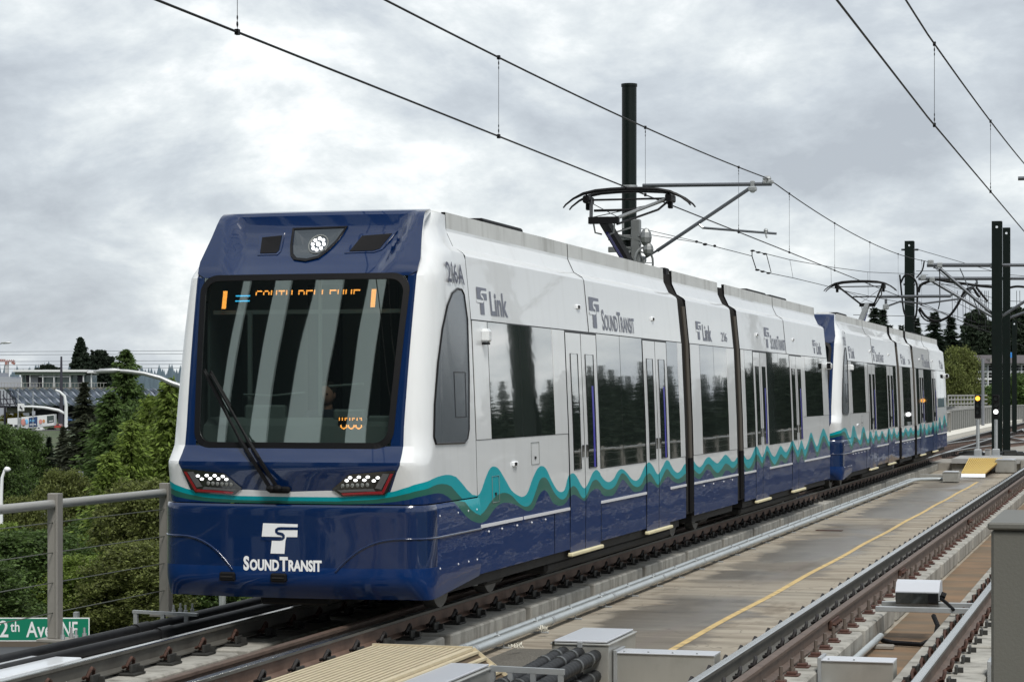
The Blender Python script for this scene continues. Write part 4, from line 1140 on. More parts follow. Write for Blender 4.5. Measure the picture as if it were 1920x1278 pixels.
# ---- driver behind the windscreen
def driver():
    O = car1.location
    root = thing('person', 'driver in a dark jacket seated behind the windscreen of the leading car', 'person', (O.x + .02, O.y + 1.12, 1.2))
    def skin(name, verts, edges, rad, m, sub=2):
        me = bpy.data.meshes.new(name); me.from_pydata(verts, edges, []); o = link(name, me, root)
        o.modifiers.new('s', 'SKIN'); 
        for i, v in enumerate(me.skin_vertices[0].data): v.radius = (rad[i], rad[i]); v.use_root = (i == 0)
        sb = o.modifiers.new('u', 'SUBSURF'); sb.levels = sub; sb.render_levels = sub
        me.materials.append(m); return o
    # seated: pelvis 0, chest, neck ; arms reach to the desk ; thighs forward (-Y)
    v = [(0, 0, .30), (0, .02, .52), (0, 0, .76), (0, -.01, .86), (.19, 0, .78), (.24, -.16, .58), (.17, -.40, .60), (-.19, 0, .78), (-.24, -.16, .58), (-.17, -.40, .60), (.10, -.05, .28), (.12, -.42, .30), (.12, -.45, 0.0), (-.10, -.05, .28), (-.12, -.42, .30), (-.12, -.45, 0.0)]
    e = [(0, 1), (1, 2), (2, 3), (2, 4), (4, 5), (5, 6), (2, 7), (7, 8), (8, 9), (0, 10), (10, 11), (11, 12), (0, 13), (13, 14), (14, 15)]
    r = [.15, .15, .13, .06, .075, .055, .04, .075, .055, .04, .09, .075, .05, .09, .075, .05]
    skin('body', v, e, r, mat('dark_jacket', (.02, .025, .04, 1), rough=.8))
    sk = mat('skin', (.42, .22, .16, 1), rough=.55)
    b = MB(); x0, y0, z0 = root.location
    b.sphere((x0, y0 - .03, z0 + 1.00), .10, 0, 16, 12, (.78, .95, 1.15)); b.tube([(x0, y0 - .01, z0 + .84), (x0, y0 - .02, z0 + .95)], .05, 10)
    b.sphere((x0, y0 - .125, z0 + .985), .018, 0, 6, 4, (.8, 1, 1.3))
    for sx in (-1, 1): b.sphere((x0 + sx * .08, y0 - .02, z0 + .99), .022, 0, 6, 5, (.4, 1, 1.4))
    b.build('head', sk, root, smooth=True)
    b = MB(); b.sphere((x0, y0 - .005, z0 + 1.035), .106, 0, 14, 10, (.82, .95, 1.0)); b.build('hair', mat('hair', (.03, .02, .015, 1), rough=.7), root, smooth=True)
    b = MB()
    for sx in (-1, 1): b.sphere((x0 + sx * .033, y0 - .117, z0 + 1.005), .011, 0, 6, 5)
    b.build('eye', mat('eye', (.03, .03, .03, 1), rough=.2), root)
    b = MB()
    for sx in (-1, 1):
        hx, hy, hz_ = x0 + sx * .17, y0 - .43, z0 + .60
        b.sphere((hx, hy, hz_), .04, 0, 8, 6, (1, 1.1, .6))
        for k in range(4): b.tube([(hx - .028 + k * .018, hy - .03, hz_), (hx - .028 + k * .018, hy - .075 - .01 * (k in (1, 2)), hz_ - .01), (hx - .028 + k * .018, hy - .09, hz_ - .03)], .008, 5)
        b.tube([(hx - sx * .03, hy + .0, hz_), (hx - sx * .06, hy - .04, hz_ - .01)], .010, 5)
    b.build('hand', sk, root, smooth=True)
driver()
# ================================================================== THE VIADUCT DECK
ZD = -0.42
b = MB(); b.bb(-9.98, 6.0, -30, 78.6, -1.6, ZD, 0)
deck = b.build('deck', M_deck, None, 'stained concrete deck of the viaduct between the two tracks', 'structure')
b = MB(); b.bb(-10.6, 9.0, 78.6, 420, -1.6, -.17, 0)
b.build('deck', M_conc_top, None, 'raised concrete deck carrying the crossover tracks', 'structure')
b = MB(); b.bb(-6.2, -3.75, 78.3, 82.5, -.168, -.01, 0); b.bb(-6.2, -3.75, 78.45, 78.6, ZD, -.168, 1)
b.bb(-3.9, 6, 78.2, 79.2, ZD, -.05, 1)
b.build('deck', [M_lightconc, M_conc], None, 'concrete end wall and walkway slab at the end of the lower deck', 'structure')
b = MB(); b.bb(-10.06, -9.0, -30, 420, -.6, -.2, 0, .02); b.bb(-10.02, -9.99, -30, 420, -1.8, -.6, 0)
b.build('parapet_curb', M_lightconc, None, 'light concrete curb along the left edge of the viaduct', 'structure')
b = MB(); b.bb(-2.68, -2.06, -30, 78.2, ZD, ZD + .004, 0)
b.build('trough_floor', mat('rusty_trough', (.21, .13, .07, 1), rough=.85, var=.3, vscale=1.2, stretch=(1, 1, 1), dirt=.75, dirtcol=(.11, .09, .06, 1), dscale=1.1, dstretch=(.5, 2.0, 1), dlo=.42, dhi=.62), None, 'rust stained trough floor between the rails of the right track', 'structure')
# painted line
b = MB(); n = 60
vs = []
for i in range(n + 1):
    y = 14 + (68.6 - 14) * i / n; x = -4.655 + .012 * math.sin(y * .9); vs += [(x - .042, y, ZD + .004), (x + .042, y, ZD + .004)]
b.add(vs, [(2 * i, 2 * i + 1, 2 * i + 3, 2 * i + 2) for i in range(n)])
b.build('painted_line', M_yline, None, 'worn yellow safety line painted along the deck', 'structure')

# ---- plinths
def plinth(label, x0, x1, z1, y0, y1, off=0.0, taper=0):
    root = thing('track_plinth', label, 'plinth', (0, 0, 0), None, None); root['kind'] = 'structure'; del root['category']
    L_ = 2.86; P = 3.1; b = MB()
    yc = (x0 + x1) / 2
    b = MB(); b.box((0, 0, 0), (x1 - x0, L_, z1 - ZD), 0, 0, .018)
    proto = b.build('plinth_block', M_conc, root)
    me = proto.data; first = True
    k = math.ceil((y0 - off) / P)
    while off + k * P < y1:
        yy = off + k * P + P / 2
        o = proto if first else link('plinth_block', me, root)
        o.location = ((x0 + x1) / 2, yy, (z1 + ZD) / 2); first = False; k += 1
    return root
plinth('row of concrete plinth blocks under the near rail of the train track', -7.46, -6.66, -.2, 12, 78, 27.93 - 9 * 3.1)
plinth('row of concrete plinth blocks under the far rail of the train track', -8.86, -8.10, -.2, 12, 78, 26.1 - 9 * 3.1)
plinth('row of concrete plinth blocks under the left rail of the right track', -3.60, -2.72, -.2, 8, 78, 26.4 - 9 * 3.1)
plinth('row of concrete plinth blocks under the right rail of the right track', -2.03, -1.28, -.2, 8, 78, 25.2 - 9 * 3.1)

# ---- rails
RP = [(-.07, -.17), (-.07, -.158), (-.012, -.138), (-.010, -.045), (-.037, -.032), (-.037, -.006), (-.028, 0), (.028, 0), (.037, -.006), (.037, -.032), (.010, -.045), (.012, -.138), (.07, -.158), (.07, -.17)]
def rail_mesh(path, z, web, head, name, parent=None):
    b = MB(); n = len(RP); vs = []
    for i, (x, y) in enumerate(path):
        a = path[max(0, i - 1)]; c = path[min(len(path) - 1, i + 1)]
        dx, dy = c[0] - a[0], c[1] - a[1]; l = math.hypot(dx, dy); nx, ny = dy / l, -dx / l
        for (px, pz) in RP: vs.append((x + nx * px, y + ny * px, z + pz))
    fs = []
    for i in range(len(path) - 1):
        for j in range(n):
            fs.append((i * n + j, i * n + (j + 1) % n, (i + 1) * n + (j + 1) % n, (i + 1) * n + j))
    base = len(b.v); b.add(vs, fs, 0)
    for q in range(len(b.f)):
        j = q % n
        if 5 <= j <= 7: b.m[q] = 1
        elif j in (4, 8): b.m[q] = 2
    fl = [tuple(range(n))]; b.add([vs[k] for k in range(n)], fl, 0); b.add(vs[-n:], [tuple(range(n - 1, -1, -1))], 0)
    return b.build(name, [web, head, M_raildk if head is M_steel else web], parent)
def fastener_mesh(clip, side):
    b = MB()
    b.box((0, 0, -.008), (.40, .17, .020), 0, 0, .004)
    for sx in (-1, 1):
        b.box((sx * .150, 0, .038), (.022, .125, .075), 0, 0, .004); b.box((sx * .178, .045, .028), (.05, .02, .055), 0)
        pts = [(sx * .075, -.045, .045), (sx * .115, -.055, .062), (sx * .125, -.035, .105), (sx * .12, .005, .128), (sx * .115, .045, .105), (sx * .105, .058, .06), (sx * .075, .045, .035)]
        b.tube(pts, .016, 5, 1, caps=True)
        b.tube([(sx * .10, 0, .02), (sx * .10, 0, .075)], .022, 6, 1)
    me_o = b.build('rail_fastener', [M_plate, clip]); me = me_o.data; bpy.data.objects.remove(me_o)
    return me
ME_CLIP = fastener_mesh(M_clip, 1); ME_CLIPD = fastener_mesh(M_clipdk, 1)
def running_rail(x, y0, y1, z, label, web, me, fy0, fy1, sp=.775, ph=0.0, group='running rails'):
    r = thing('running_rail', label, 'rail', (x, fy0, z), group)
    rail_mesh([(x, y0), (x, y1)], z, web, M_steel, 'rail', r)
    k = 0; y = fy0 + ph
    while y < fy1:
        o = link('rail_fastener', me, r); o.location = (0, y - fy0, -.178 + .0); o.rotation_euler = (0, 0, random.uniform(-.04, .04)); o.scale = (1.08, 1.3, .98); y += sp
    return r
def seat(x, y0, y1, z, parent): pass
running_rail(-7.05, 5, 420, 0, 'rusty brown rail with shiny head nearest the platform side, under the near train wheels', M_rust, ME_CLIPD, 14.0, 78, .775, .3)
running_rail(-8.485, 5, 420, 0, 'shiny topped rail at lower left emerging from under the train', M_raildk, ME_CLIP, 14.0, 34, .775, .1)
running_rail(-3.33, 5, 420, 0, 'bright silver rail beside the yellow line, left rail of the empty track', M_raildk, ME_CLIPD, 11.5, 78, .775, .2)
running_rail(-1.70, 5, 420, -.03, 'broad bright rail running into the lower right corner', M_rust2, ME_CLIP, 10.0, 40, .80, .35)
# guard rails with bolts
def guard(x, y0, y1, z, label, bolts):
    r = thing('guard_rail', label, 'guard rail', (x, y0, z), 'guard rails inside the running rails')
    rail_mesh([(x, y0), (x, y1)], z, M_rust2, M_rust2, 'rail', r)
    if bolts:
        b = MB(); b.box((0, 0, .008), (.13, .16, .016), 0, 0, .004); b.box((.0, 0, .028), (.085, .11, .026), 0, 0, .006); b.tube([(0, 0, .03), (0, 0, .15)], .017, 7, 1); b.tube([(0, 0, .04), (0, 0, .075)], .03, 6, 1)
        o0 = b.build('guard_bolt', [mat('bolt_plate', (.08, .035, .025, 1), rough=.7, var=.3, vscale=20), mat('bolt_steel', (.16, .13, .11, 1), rough=.55, metal=.5)])
        me = o0.data; bpy.data.objects.remove(o0); y = y0 + .2; k = 0
        while y < 78:
            o = link('guard_bolt', me, r); o.location = (.15, y - y0, -.20 - z + .0); y += .62 if k % 3 < 2 else .86; k += 1
        for y in (20.9 + 2.2, 29.9, 42, 55):
            b = MB(); b.bb(x + .012, x + .05, y - .3, y + .3, z - .13, z - .04, 0, .008)
            for q in range(4): b.tube([(x + .04, y - .22 + q * .145, z - .085), (x + .085, y - .22 + q * .145, z - .085)], .02, 6, 0)
            b.build('joint_bar', M_clip, r)
guard(-3.03, 6, 78, -.02, 'brown rusty guard rail beside the left rail of the right track', True)
guard(-7.31, 6, 78, 0, 'dark rusty guard rail inside the near rail of the train track', False)
# far fasteners beyond, crossover rails
def xrail(pts, label):
    r = rail_mesh(pts, .0, M_rust, M_steel, 'crossover_rail'); tag(r, label, 'rail', 'rails of the crossover')
for (xa, ya, xb, yb, lb) in ((-7.05, 84, -3.33, 128, 'crossover rail leading away to the right from behind the train, left of the pair'), (-8.485, 92, -1.78, 168, 'long crossover rail crossing both tracks towards the right'),
                     (-3.33, 88, -8.485, 140, 'crossover rail leading from the right track towards the left fence'), (-1.75, 92, -7.05, 146, 'second crossover rail of the pair heading to the left fence')):
    P = []
    for i in range(21):
        t = i / 20; s_ = t * t * (3 - 2 * t); P.append((xa + (xb - xa) * s_, ya + (yb - ya) * t))
    xrail(P, lb)
for x, lb in ((2.4, 'left rail of the siding beyond the signals'), (3.84, 'right rail of the siding beyond the signals')):
    P = [(x - 7.0 * max(0, (190 - y) / 100) ** 2 * 0 - .00, y) for y in range(86, 400, 12)]
    xrail(P, lb)
b = MB()
for x0, x1 in ((-9.1, -6.3), (-4.1, -1.1)):
    y = 84
    while y < 300: b.bb(x0, x1, y, y + .3, -.175, -.14, 0); y += .75
for x in (-8.485, -7.05, -3.33, -1.7):
    y = 84
    while y < 230:
        b.bb(x + .05, x + .19, y, y + .16, -.15, -.03, 1); b.bb(x - .19, x - .05, y, y + .16, -.15, -.03, 1); y += .75
b.build('distant_rail_fasteners', [mat('tie_brown', (.07, .045, .035, 1), rough=.9, var=.4, vscale=2), M_clipdk], None, 'ties and fasteners of the distant crossover tracks', 'stuff')

# ---- conduits along the near plinth
def conduit(x, z, r, label):
    b = MB()
    pts = [(x, y, z) for y in (8, 20, 30, 40, 50, 60, 66.5)]
    last = [(x + .12, 67.6, z), (x + .5, 68.2, z), (-5.45, 68.25, z)] if r > .05 else [(x + .1, 67.4, z), (x + .5, 67.95, z), (-5.45, 68.0, z)]
    b.tube(pts + last, r, 12)
    o = tag(b.build('conduit_pipe', M_pipe, smooth=True, sharp=50), label, 'pipe', 'galvanised conduits along the plinth')
    b = MB(); y = 12.4
    b2 = MB()
    while y < 66:
        b.tube([(x, y, z), (x, y + .09, z)], r * 1.18, 12); y += 3.05
    b.build('pipe_coupling', M_galv, o, smooth=True, sharp=50, kind='stuff')
conduit(-6.36, ZD + .10, .045, 'thicker pale galvanised conduit pipe along the deck edge')
conduit(-6.475, ZD + .12, .032, 'thinner galvanised conduit pipe between the thick pipe and the plinth')
k = 0; y = 14.9
me = None
while y < 66:
    if me is None:
        b = MB(); b.box((.03, 0, .012), (.28, .05, .024), 0, 0, .004); b.tube([(-.06, 0, .17), (-.0, 0, .18), (.05, 0, .15), (.07, 0, .10), (.07, 0, .02)], .007, 5, 0)
        b.tube([(-.02, 0, .2), (-.02, 0, .235)], .014, 6, 0)
        o = b.build('pipe_clamp', M_galv); me = o.data
    else: o = link('pipe_clamp', me)
    o.location = (-6.40, y, ZD); o.scale = (.75, .75, .75)
    tag(o, 'small metal clamp holding the two conduit pipes to the deck', 'pipe clamp', 'clamps along the conduit pipes'); y += 1.55; k += 1

# ---- junction boxes and boxes at the far end
def jbox(x0, x1, y0, y1, z1, label, name='junction_box', zb=ZD, parts=True):
    t = thing(name, label, 'junction box', ((x0 + x1) / 2, (y0 + y1) / 2, zb))
    b = MB(); b.bb(x0, x1, y0, y1, zb + .03, z1 - .03, 0, .006); b.build('box_body', M_stain, t)
    b = MB(); b.bb(x0 - .012, x1 + .012, y0 - .012, y1 + .012, z1 - .03, z1 - .012, 0, .004); b.bb(x0 + .02, x1 - .02, y0 + .01, y1 - .01, z1 - .006, z1 + .012, 1, .004); b.build('lid', [M_stain, M_stainlid], t)
    if parts:
        b = MB(); b.bb((x0 + x1) / 2 - .02, (x0 + x1) / 2 + .025, y0 - .03, y0 + .0, z1 - .05, z1 + .005, 0, .004); b.build('latch', M_galv, t)
        b = MB(); b.bb(x0 + .01, x0 + .03, y0 - .02, y0, z1 - .035, z1 + .0, 0); b.build('hinge', M_lampblack, t)
    return t
jb = jbox(-5.08, -4.56, 19.72, 20.85, 0.0, 'open air stainless steel junction box with black hoses entering its front')
jb2 = jbox(-5.62, -5.10, 16.2, 17.84, 0.0, 'low steel junction box at the bottom edge beside the beige ribbed ramp', parts=False)
jbox(-5.62, -5.17, 67.75, 68.5, -.10, 'small grey steel box in front of the yellow ramp', parts=False)
jbox(-4.62, -4.0, 76.3, 77.6, .02, 'dark steel box right of the yellow ramp', parts=False)
b = MB(); b.bb(-6.4, -5.64, 68.9, 69.2, ZD + .02, -.22, 0, .01); tag(b.build('cable_trough', M_stain), 'flat grey metal trough left of the far small box', 'cable trough')
def trough(x0, x1, y, label, z0=ZD + .0, z1=-.10):
    t = thing('cable_trough', label, 'cable trough', ((x0 + x1) / 2, y, z0), 'metal cable troughs across the right track')
    b = MB(); b.bb(x0, x1, y, y + .30, z0 + .02, z1 - .012, 0, .004); b.build('trough_body', M_stain, t)
    b = MB(); b.bb(x0, x1, y - .015, y + .315, z1 - .012, z1, 0, .003)
    b.build('trough_cover', M_stainlid, t)
    b = MB(); n = max(2, int((x1 - x0) / .22))
    for i in range(n): b.tube([(x0 + .08 + i * .22, y + .02, z1 - .005), (x0 + .08 + i * .22, y + .02, z1 + .012)], .009, 6)
    b.build('cover_screw', M_galv, t, kind='stuff')
    b = MB(); b.bb(x0 - .012, x0 + .02, y - .03, y + .33, z0 + .02, z1 + .02, 0, .004); b.build('end_flange', M_galv, t)
trough(-4.54, -3.64, 19.9, 'grey metal trough joining the steel junction box to the left rail')
trough(-2.70, -2.06, 19.8, 'grey metal trough crossing between the rails of the right track')
trough(-1.26, -.98, 19.9, 'short grey metal trough right of the right track beside the cabinet')
# hoses into the box
def hose(pts, r, label, rings):
    t = tag(None or thing('black_hose', label, 'hose', pts[0], 'corrugated black hoses'), None)
    N_ = []
    P = [Vector(p) for p in pts]
    # densify
    Q = []
    for a, c in zip(P, P[1:]):
        k = max(2, int((c - a).length / .03))
        for i in range(k): Q.append(a.lerp(c, i / k))
    Q.append(P[-1])
    rr = [r * (1 + .035 * math.sin(i * 1.9)) for i in range(len(Q))]
    b = MB(); b.tube(Q, rr, 12); b.build('hose', M_hose, t, smooth=True, sharp=80)
    for f in rings:
        i = int(f * (len(Q) - 2)); a = Q[i]; c = Q[i + 1]; d = (c - a).normalized()
        b = MB(); b.tube([a, a + d * .05], r * 1.16, 14); b.build('hose_ring', M_hosering, t, smooth=True, sharp=50)
for i, (x, z, lb) in enumerate(((-4.97, -.10, 'leftmost of the upper black hoses entering the steel box'), (-4.83, -.10, 'middle of the three upper black hoses entering the steel box'), (-4.68, -.12, 'rightmost and thickest looking upper black hose entering the box'),
                   (-4.68, -.30, 'lower right black hose entering the steel box'), (-4.84, -.30, 'lower middle black hose entering the steel box'))):
    hose([(x - .02, 12.5, z - .10), (x - .01, 17.6, z - .05), (x, 19.1, z - .01), (x, 19.73, z)], .058, lb, (.962, .90, .72))
# pipe bracket
t = thing('pipe_bracket', 'galvanised strut bracket over the black hoses', 'bracket', (-4.8, 17.8, ZD))
b = MB(); b.bar((-5.1, 17.8, -.02), (-4.48, 17.8, -.03), .045, .045); b.build('strut', M_galv, t)
for x in (-5.08, -4.93, -4.74, -4.51):
    b = MB(); b.bar((x, 17.8, ZD), (x, 17.8, -.03), .04, .04); b.build('bracket_leg', M_galv, t)
# ribbed beige ramp panel
def ribbed(name, label, cat, A, B, C, D, n, m0, m1, hgt=.02, side=None):
    """A,B back edge, D,C front edge; ribs run from the back edge to the front edge"""
    t = thing(name, label, cat, tuple((Vector(A) + Vector(C)) / 2))
    A, B, C, D = map(Vector, (A, B, C, D))
    nrm = (B - A).cross(D - A).normalized(); 
    if nrm.z < 0: nrm = -nrm
    b = MB(); b.add([A - nrm * .03, B - nrm * .03, C - nrm * .03, D - nrm * .03, A, B, C, D], [(0, 1, 2, 3), (4, 7, 6, 5), (0, 4, 5, 1), (1, 5, 6, 2), (2, 6, 7, 3), (3, 7, 4, 0)], 0)
    b.build('panel_base', m1, t)
    b = MB(); b.box((0, 0, 0), (1, 1, 1)); pr = None
    for i in range(n):
        f = (i + .5) / n; a = A.lerp(B, f) + nrm * hgt / 2; c = D.lerp(C, f) + nrm * hgt / 2
        b = MB(); w = (B - A).length / n * .55; b.bar(a, c, w, hgt); b.build('rib', m0, t)
    return t
ribbed('ribbed_ramp', 'beige ribbed crossing panel lying beside the near rail at the bottom edge', 'ramp', (-6.40, 18.62, .03), (-5.52, 18.62, .03), (-5.50, 15.0, .03), (-6.38, 15.0, .03), 16, M_beige, M_beigedk, .012)
t2 = ribbed('ramp_flank', 'narrow sloping beige flank of the ribbed crossing panel', 'ramp', (-5.50, 18.62, .03), (-5.12, 18.75, -.30), (-5.12, 15.0, -.30), (-5.50, 15.0, .03), 6, M_beige, M_beigedk)
b = MB()
for i in range(20): b.bb(-5.53, -5.48, 15.2 + i * .18, 15.25 + i * .18, -.035, .0, 0)
b.bb(-5.53, -5.49, 15, 18.62, -.01, .045, 0); b.bar((-5.50, 18.64, .03), (-5.10, 18.77, -.31), .03, .05); b.bar((-6.40, 18.64, .03), (-5.5, 18.64, .03), .03, .05)
b.build('edge_beam', M_beige, t2)
# grit pile and litter
b = MB(); G = 26; vs = []
for j in range(G + 1):
    for i in range(G + 1):
        x = -6.25 + 1.0 * i / G; y = 18.9 + 3.8 * j / G
        e = math.sin(math.pi * i / G) * math.sin(math.pi * j / G)
        z = ZD + .003 + .10 * max(0, e - .15) * (.7 + .6 * mnoise.noise(Vector((x * 5, y * 5, 0)))) - .002 * (e < .15)
        vs.append((x, y, z))
fs = [(j * (G + 1) + i, j * (G + 1) + i + 1, (j + 1) * (G + 1) + i + 1, (j + 1) * (G + 1) + i) for j in range(G) for i in range(G)]
b.add(vs, fs); b.build('grit_pile', M_gravel, None, 'low heap of grey grit on the deck beside the conduits', 'stuff', smooth=True)
for (px_, py_, lb) in ((1020, 1183, 'larger white feather like scrap on the grit beside the box'), (970, 1215, 'smaller white scrap lying on the grit heap')):
    p = at_z(px_, py_, ZD + .06); b = MB()
    for k in range(26):
        a = random.uniform(0, 6.28); l = random.uniform(.01, .055); q = p + Vector((random.gauss(0, .03), random.gauss(0, .06), random.uniform(0, .03)))
        b.bar(q, q + Vector((math.cos(a) * l, math.sin(a) * l, random.uniform(0, .045))), .010, .004)
    tag(b.build('litter_scrap', mat('scrap_white', (.6, .58, .5, 1), rough=.8)), lb, 'litter')
# lubricator box between the rails
t = thing('track_lubricator', 'white topped black box on metal bars between the right track rails', 'equipment box', (-2.3, 24.6, -.2))
b = MB(); b.prism([(24.42, .02), (24.42, .11), (24.52, .20), (24.66, .22), (24.80, .20), (24.86, .02)], lambda y, z: (-2.52, y, z), (.46, 0, 0), 0)
b.build('box_cover', M_stainlid, t)
b = MB(); b.bb(-2.515, -2.065, 24.40, 24.85, -.02, .10, 0, .005); b.bb(-2.17, -2.08, 24.385, 24.40, 0, .09, 1); b.build('box_body', [M_lampblack, M_black], t)
for y in (24.35, 24.95): b = MB(); b.bb(-2.72, -1.74, y - .035, y + .035, -.10, -.045, 0, .004); b.build('cross_bar', M_galv, t)
b = MB(); b.tube([(-2.08, 24.5, .06), (-1.98, 24.4, .0), (-1.9, 24.3, -.06)], .018, 6); b.tube([(-2.05, 24.5, .08), (-2.0, 24.5, .06)], .035, 8)
b.tube([(-2.10, 24.2, -.12), (-2.04, 24.0, -.2), (-2.06, 23.9, -.33), (-2.2, 23.8, -.38), (-2.5, 23.9, -.38), (-2.62, 24.1, -.38)], .026, 8); b.build('hose', M_black, t)
b = MB(); b.tube([(-2.66, 18.5, -.335), (-2.64, 24.1, -.335)], .035, 10)
o = tag(b.build('conduit_pipe', M_pipe, smooth=True, sharp=50), 'single pale pipe lying between the rails of the right track', 'pipe')
for y, pl in ((20.7, 'nearest'), (22.2, 'middle'), (23.6, 'farthest')):
    b = MB(); b.bb(-2.66, -2.45, y - .07, y + .07, ZD + .004, -.37, 0, .01); tag(b.build('concrete_pad', M_conc_top), pl + ' of the small concrete pads under the pale pipe between the rails', 'pad', 'pads under the pale pipe')
# manhole strip, debris
p = at_z(1555, 994, ZD + .003); b = MB(); b.bb(p.x - .25, p.x + .25, p.y - .12, p.y + .12, ZD + .003, ZD + .012); tag(b.build('drain_cover', M_clip), 'small rusty drain cover on the wet deck', 'drain cover')
# yellow ramp at the far end
ribbed('yellow_ramp', 'yellow ribbed ramp at the far end of the deck below the signals', 'ramp', (-5.62, 78.3, 0.0), (-4.50, 78.3, 0.0), (-4.68, 72.3, ZD + .12), (-5.42, 72.3, ZD + .12), 16, M_yellow, M_yellowdk, .03)
b = MB(); b.add([(-5.42, 72.3, ZD + .12), (-4.68, 72.3, ZD + .12), (-4.66, 71.9, ZD + .02), (-5.40, 71.9, ZD + .02)], [(3, 2, 1, 0)]); tag(b.build('ramp_toe', M_letterw), 'white metal toe plate at the foot of the yellow ramp', 'toe plate')
# cabinet at right
t = thing('platform_cabinet', 'large plain grey cabinet filling the lower right corner', 'cabinet', (.3, 5.4, .35))
b = MB(); b.bb(-.315, 1.0, 5.05, 5.6, .38, 1.92, 0, .006); b.build('cabinet_body', M_cabinet, t)
b = MB(); b.bb(-.322, 1.01, 5.04, 5.61, 1.92, 1.936, 0, .004); b.build('cabinet_top', M_cabinet, t)
b = MB(); b.bb(-.29, .98, 5.08, 5.58, .35, .38); b.build('plinth', M_under, t)
b = MB(); b.bb(-.92, 6, -60, 11.5, -.42, .35, 0); b.bb(-.96, -.92, -60, 11.5, .25, .35, 1)
b.build('platform', [M_conc_top, M_yline], None, 'concrete station platform under the viewer', 'structure')

# ================================================================== FENCES
def post_mesh():
    b = MB(); z0, z1 = -.2, 1.30
    b.bb(-.085, .015, -.02, .0, z0, z1, 0); b.bb(.015, .035, -.085, .09, z0, z1, 0); b.bb(-.085, .015, .06, .08, z0, z1, 0)
    return b
def fence(xf, y0, y1, sp, label, posts_from, z0=-.2, tall=1.22, cables=4, base=True, sgn=1):
    t = thing('cable_fence', label, 'fence', (xf, y0, z0))
    z1 = z0 + tall + .20
    b = MB(); w = .12
    b.bb(-w / 2, w / 2, -.045, .045, .03, tall + .22, 0, .006); b.bb(w / 2 - .02, w / 2 + .004, -.075, .045, .03, tall + .22, 0, .004)
    o0 = b.build('fence_post', M_fence); mp = o0.data; bpy.data.objects.remove(o0)
    b = MB(); b.bb(-.13, .42, -.14, .14, 0, .03, 0, .005); 
    o0 = b.build('base_plate', M_fence); mb = o0.data; bpy.data.objects.remove(o0)
    b = MB()
    for dx, dy in ((.13, -.09), (.27, -.09), (.13, .09), (.27, .09)): b.tube([(dx, dy, .03), (dx, dy, .13)], .012, 6); b.tube([(dx, dy, .03), (dx, dy, .075)], .022, 6)
    o0 = b.build('anchor_bolts', M_galv); mbo = o0.data; bpy.data.objects.remove(o0)
    y = posts_from
    while y < y1:
        p = link('fence_post', mp, t); p.location = (0, y - y0, 0)
        if y < 60 and base: q = link('base_plate', mb, p); q2 = link('anchor_bolt', mbo, p); q2['kind'] = 'stuff'
        y += sp
    b = MB(); b.tube([(xf, y0, z0 + tall + .115), (xf, y1, z0 + tall + .115)], .045, 12); b.build('top_rail', M_fencerail, t, smooth=True, sharp=60)
    for k in range(cables):
        b = MB(); z = z0 + .28 + k * (tall - .05) / 4.0; b.tube([(xf + .0, y0, z), (xf + .0, y1, z)], .0055, 5); b.build('fence_cable', M_cable, t)
    return t
fence(-10.2, 2, 128, 2.62, 'grey post and cable fence along the left edge of the viaduct', 20.20 - 2.62 * 6)
# far part: mesh panels, seen beyond the train
def panel_fence(pts, label, h=1.25, zb=-.15, sp=1.6):
    t = thing('panel_fence', label, 'fence', (pts[0][0], pts[0][1], zb))
    mats_ = [M_fencerail, mat('fence_mesh_grey', (.15, .155, .15, 1), rough=.6)]
    for (xa, ya), (xb, yb) in zip(pts, pts[1:]):
        L_ = math.hypot(xb - xa, yb - ya); n = max(1, int(L_ / sp))
        for i in range(n):
            a = Vector((xa + (xb - xa) * i / n, ya + (yb - ya) * i / n, zb)); c = Vector((xa + (xb - xa) * (i + 1) / n, ya + (yb - ya) * (i + 1) / n, zb))
            b = MB(); b.bar(a, a + Vector((0, 0, h)), .09, .09); b.build('fence_post', mats_[0], t)
            b = MB(); b.bar(a + Vector((0, 0, h)), c + Vector((0, 0, h)), .09, .09, 0); b.bar(a + Vector((0, 0, .12)), c + Vector((0, 0, .12)), .04, .05, 0)
            m_ = 5
            for k in range(1, m_): q = a.lerp(c, k / m_); b.bar(q + Vector((0, 0, .12)), q + Vector((0, 0, h - .04)), .09, .03, 1)
            b.build('fence_panel', mats_, t)
panel_fence([(-10.55, 128), (-10.6, 150), (-10.2, 175), (-8.6, 205), (-5.6, 235), (-1.0, 265)], 'grey panel fence curving along the far left edge of the viaduct', 1.35)
b = MB(); b.bb(-10.45, -9.35, 86, 190, -.168, .06, 0); b.build('walkway', mat('pale_walkway', (.62, .60, .54, 1), rough=.8), None, 'pale concrete walkway along the far fence', 'structure')
# right side railing (mirrored in the car sides)
fence(4.2, 12, 140, 2.985, 'grey post and cable fence along the right edge of the viaduct', 13.2, tall=1.10, base=False)

for x, z, rr, lb in ((-.55, -.30, .06, 'added unseen pale pipe right of the right track, for streaks reflected in the car'), (3.6, -.25, .08, 'added unseen pale pipe by the right railing, for streaks reflected in the car')):
    b = MB(); b.tube([(x, 14, z), (x, 78, z)], rr, 10); tag(b.build('conduit_pipe', M_pipe, smooth=True, sharp=50), lb, 'pipe')  # unseen pipes added so pale streaks mirror in the blue car side
b = MB(); b.bb(.4, 1.0, 14, 78, ZD, -.12, 0); tag(b.build('cable_trough', M_lightconc), 'added unseen pale trough right of the right track, for streaks reflected in the car', 'cable trough')  # unseen trough, also added as a bright streak for that reflection

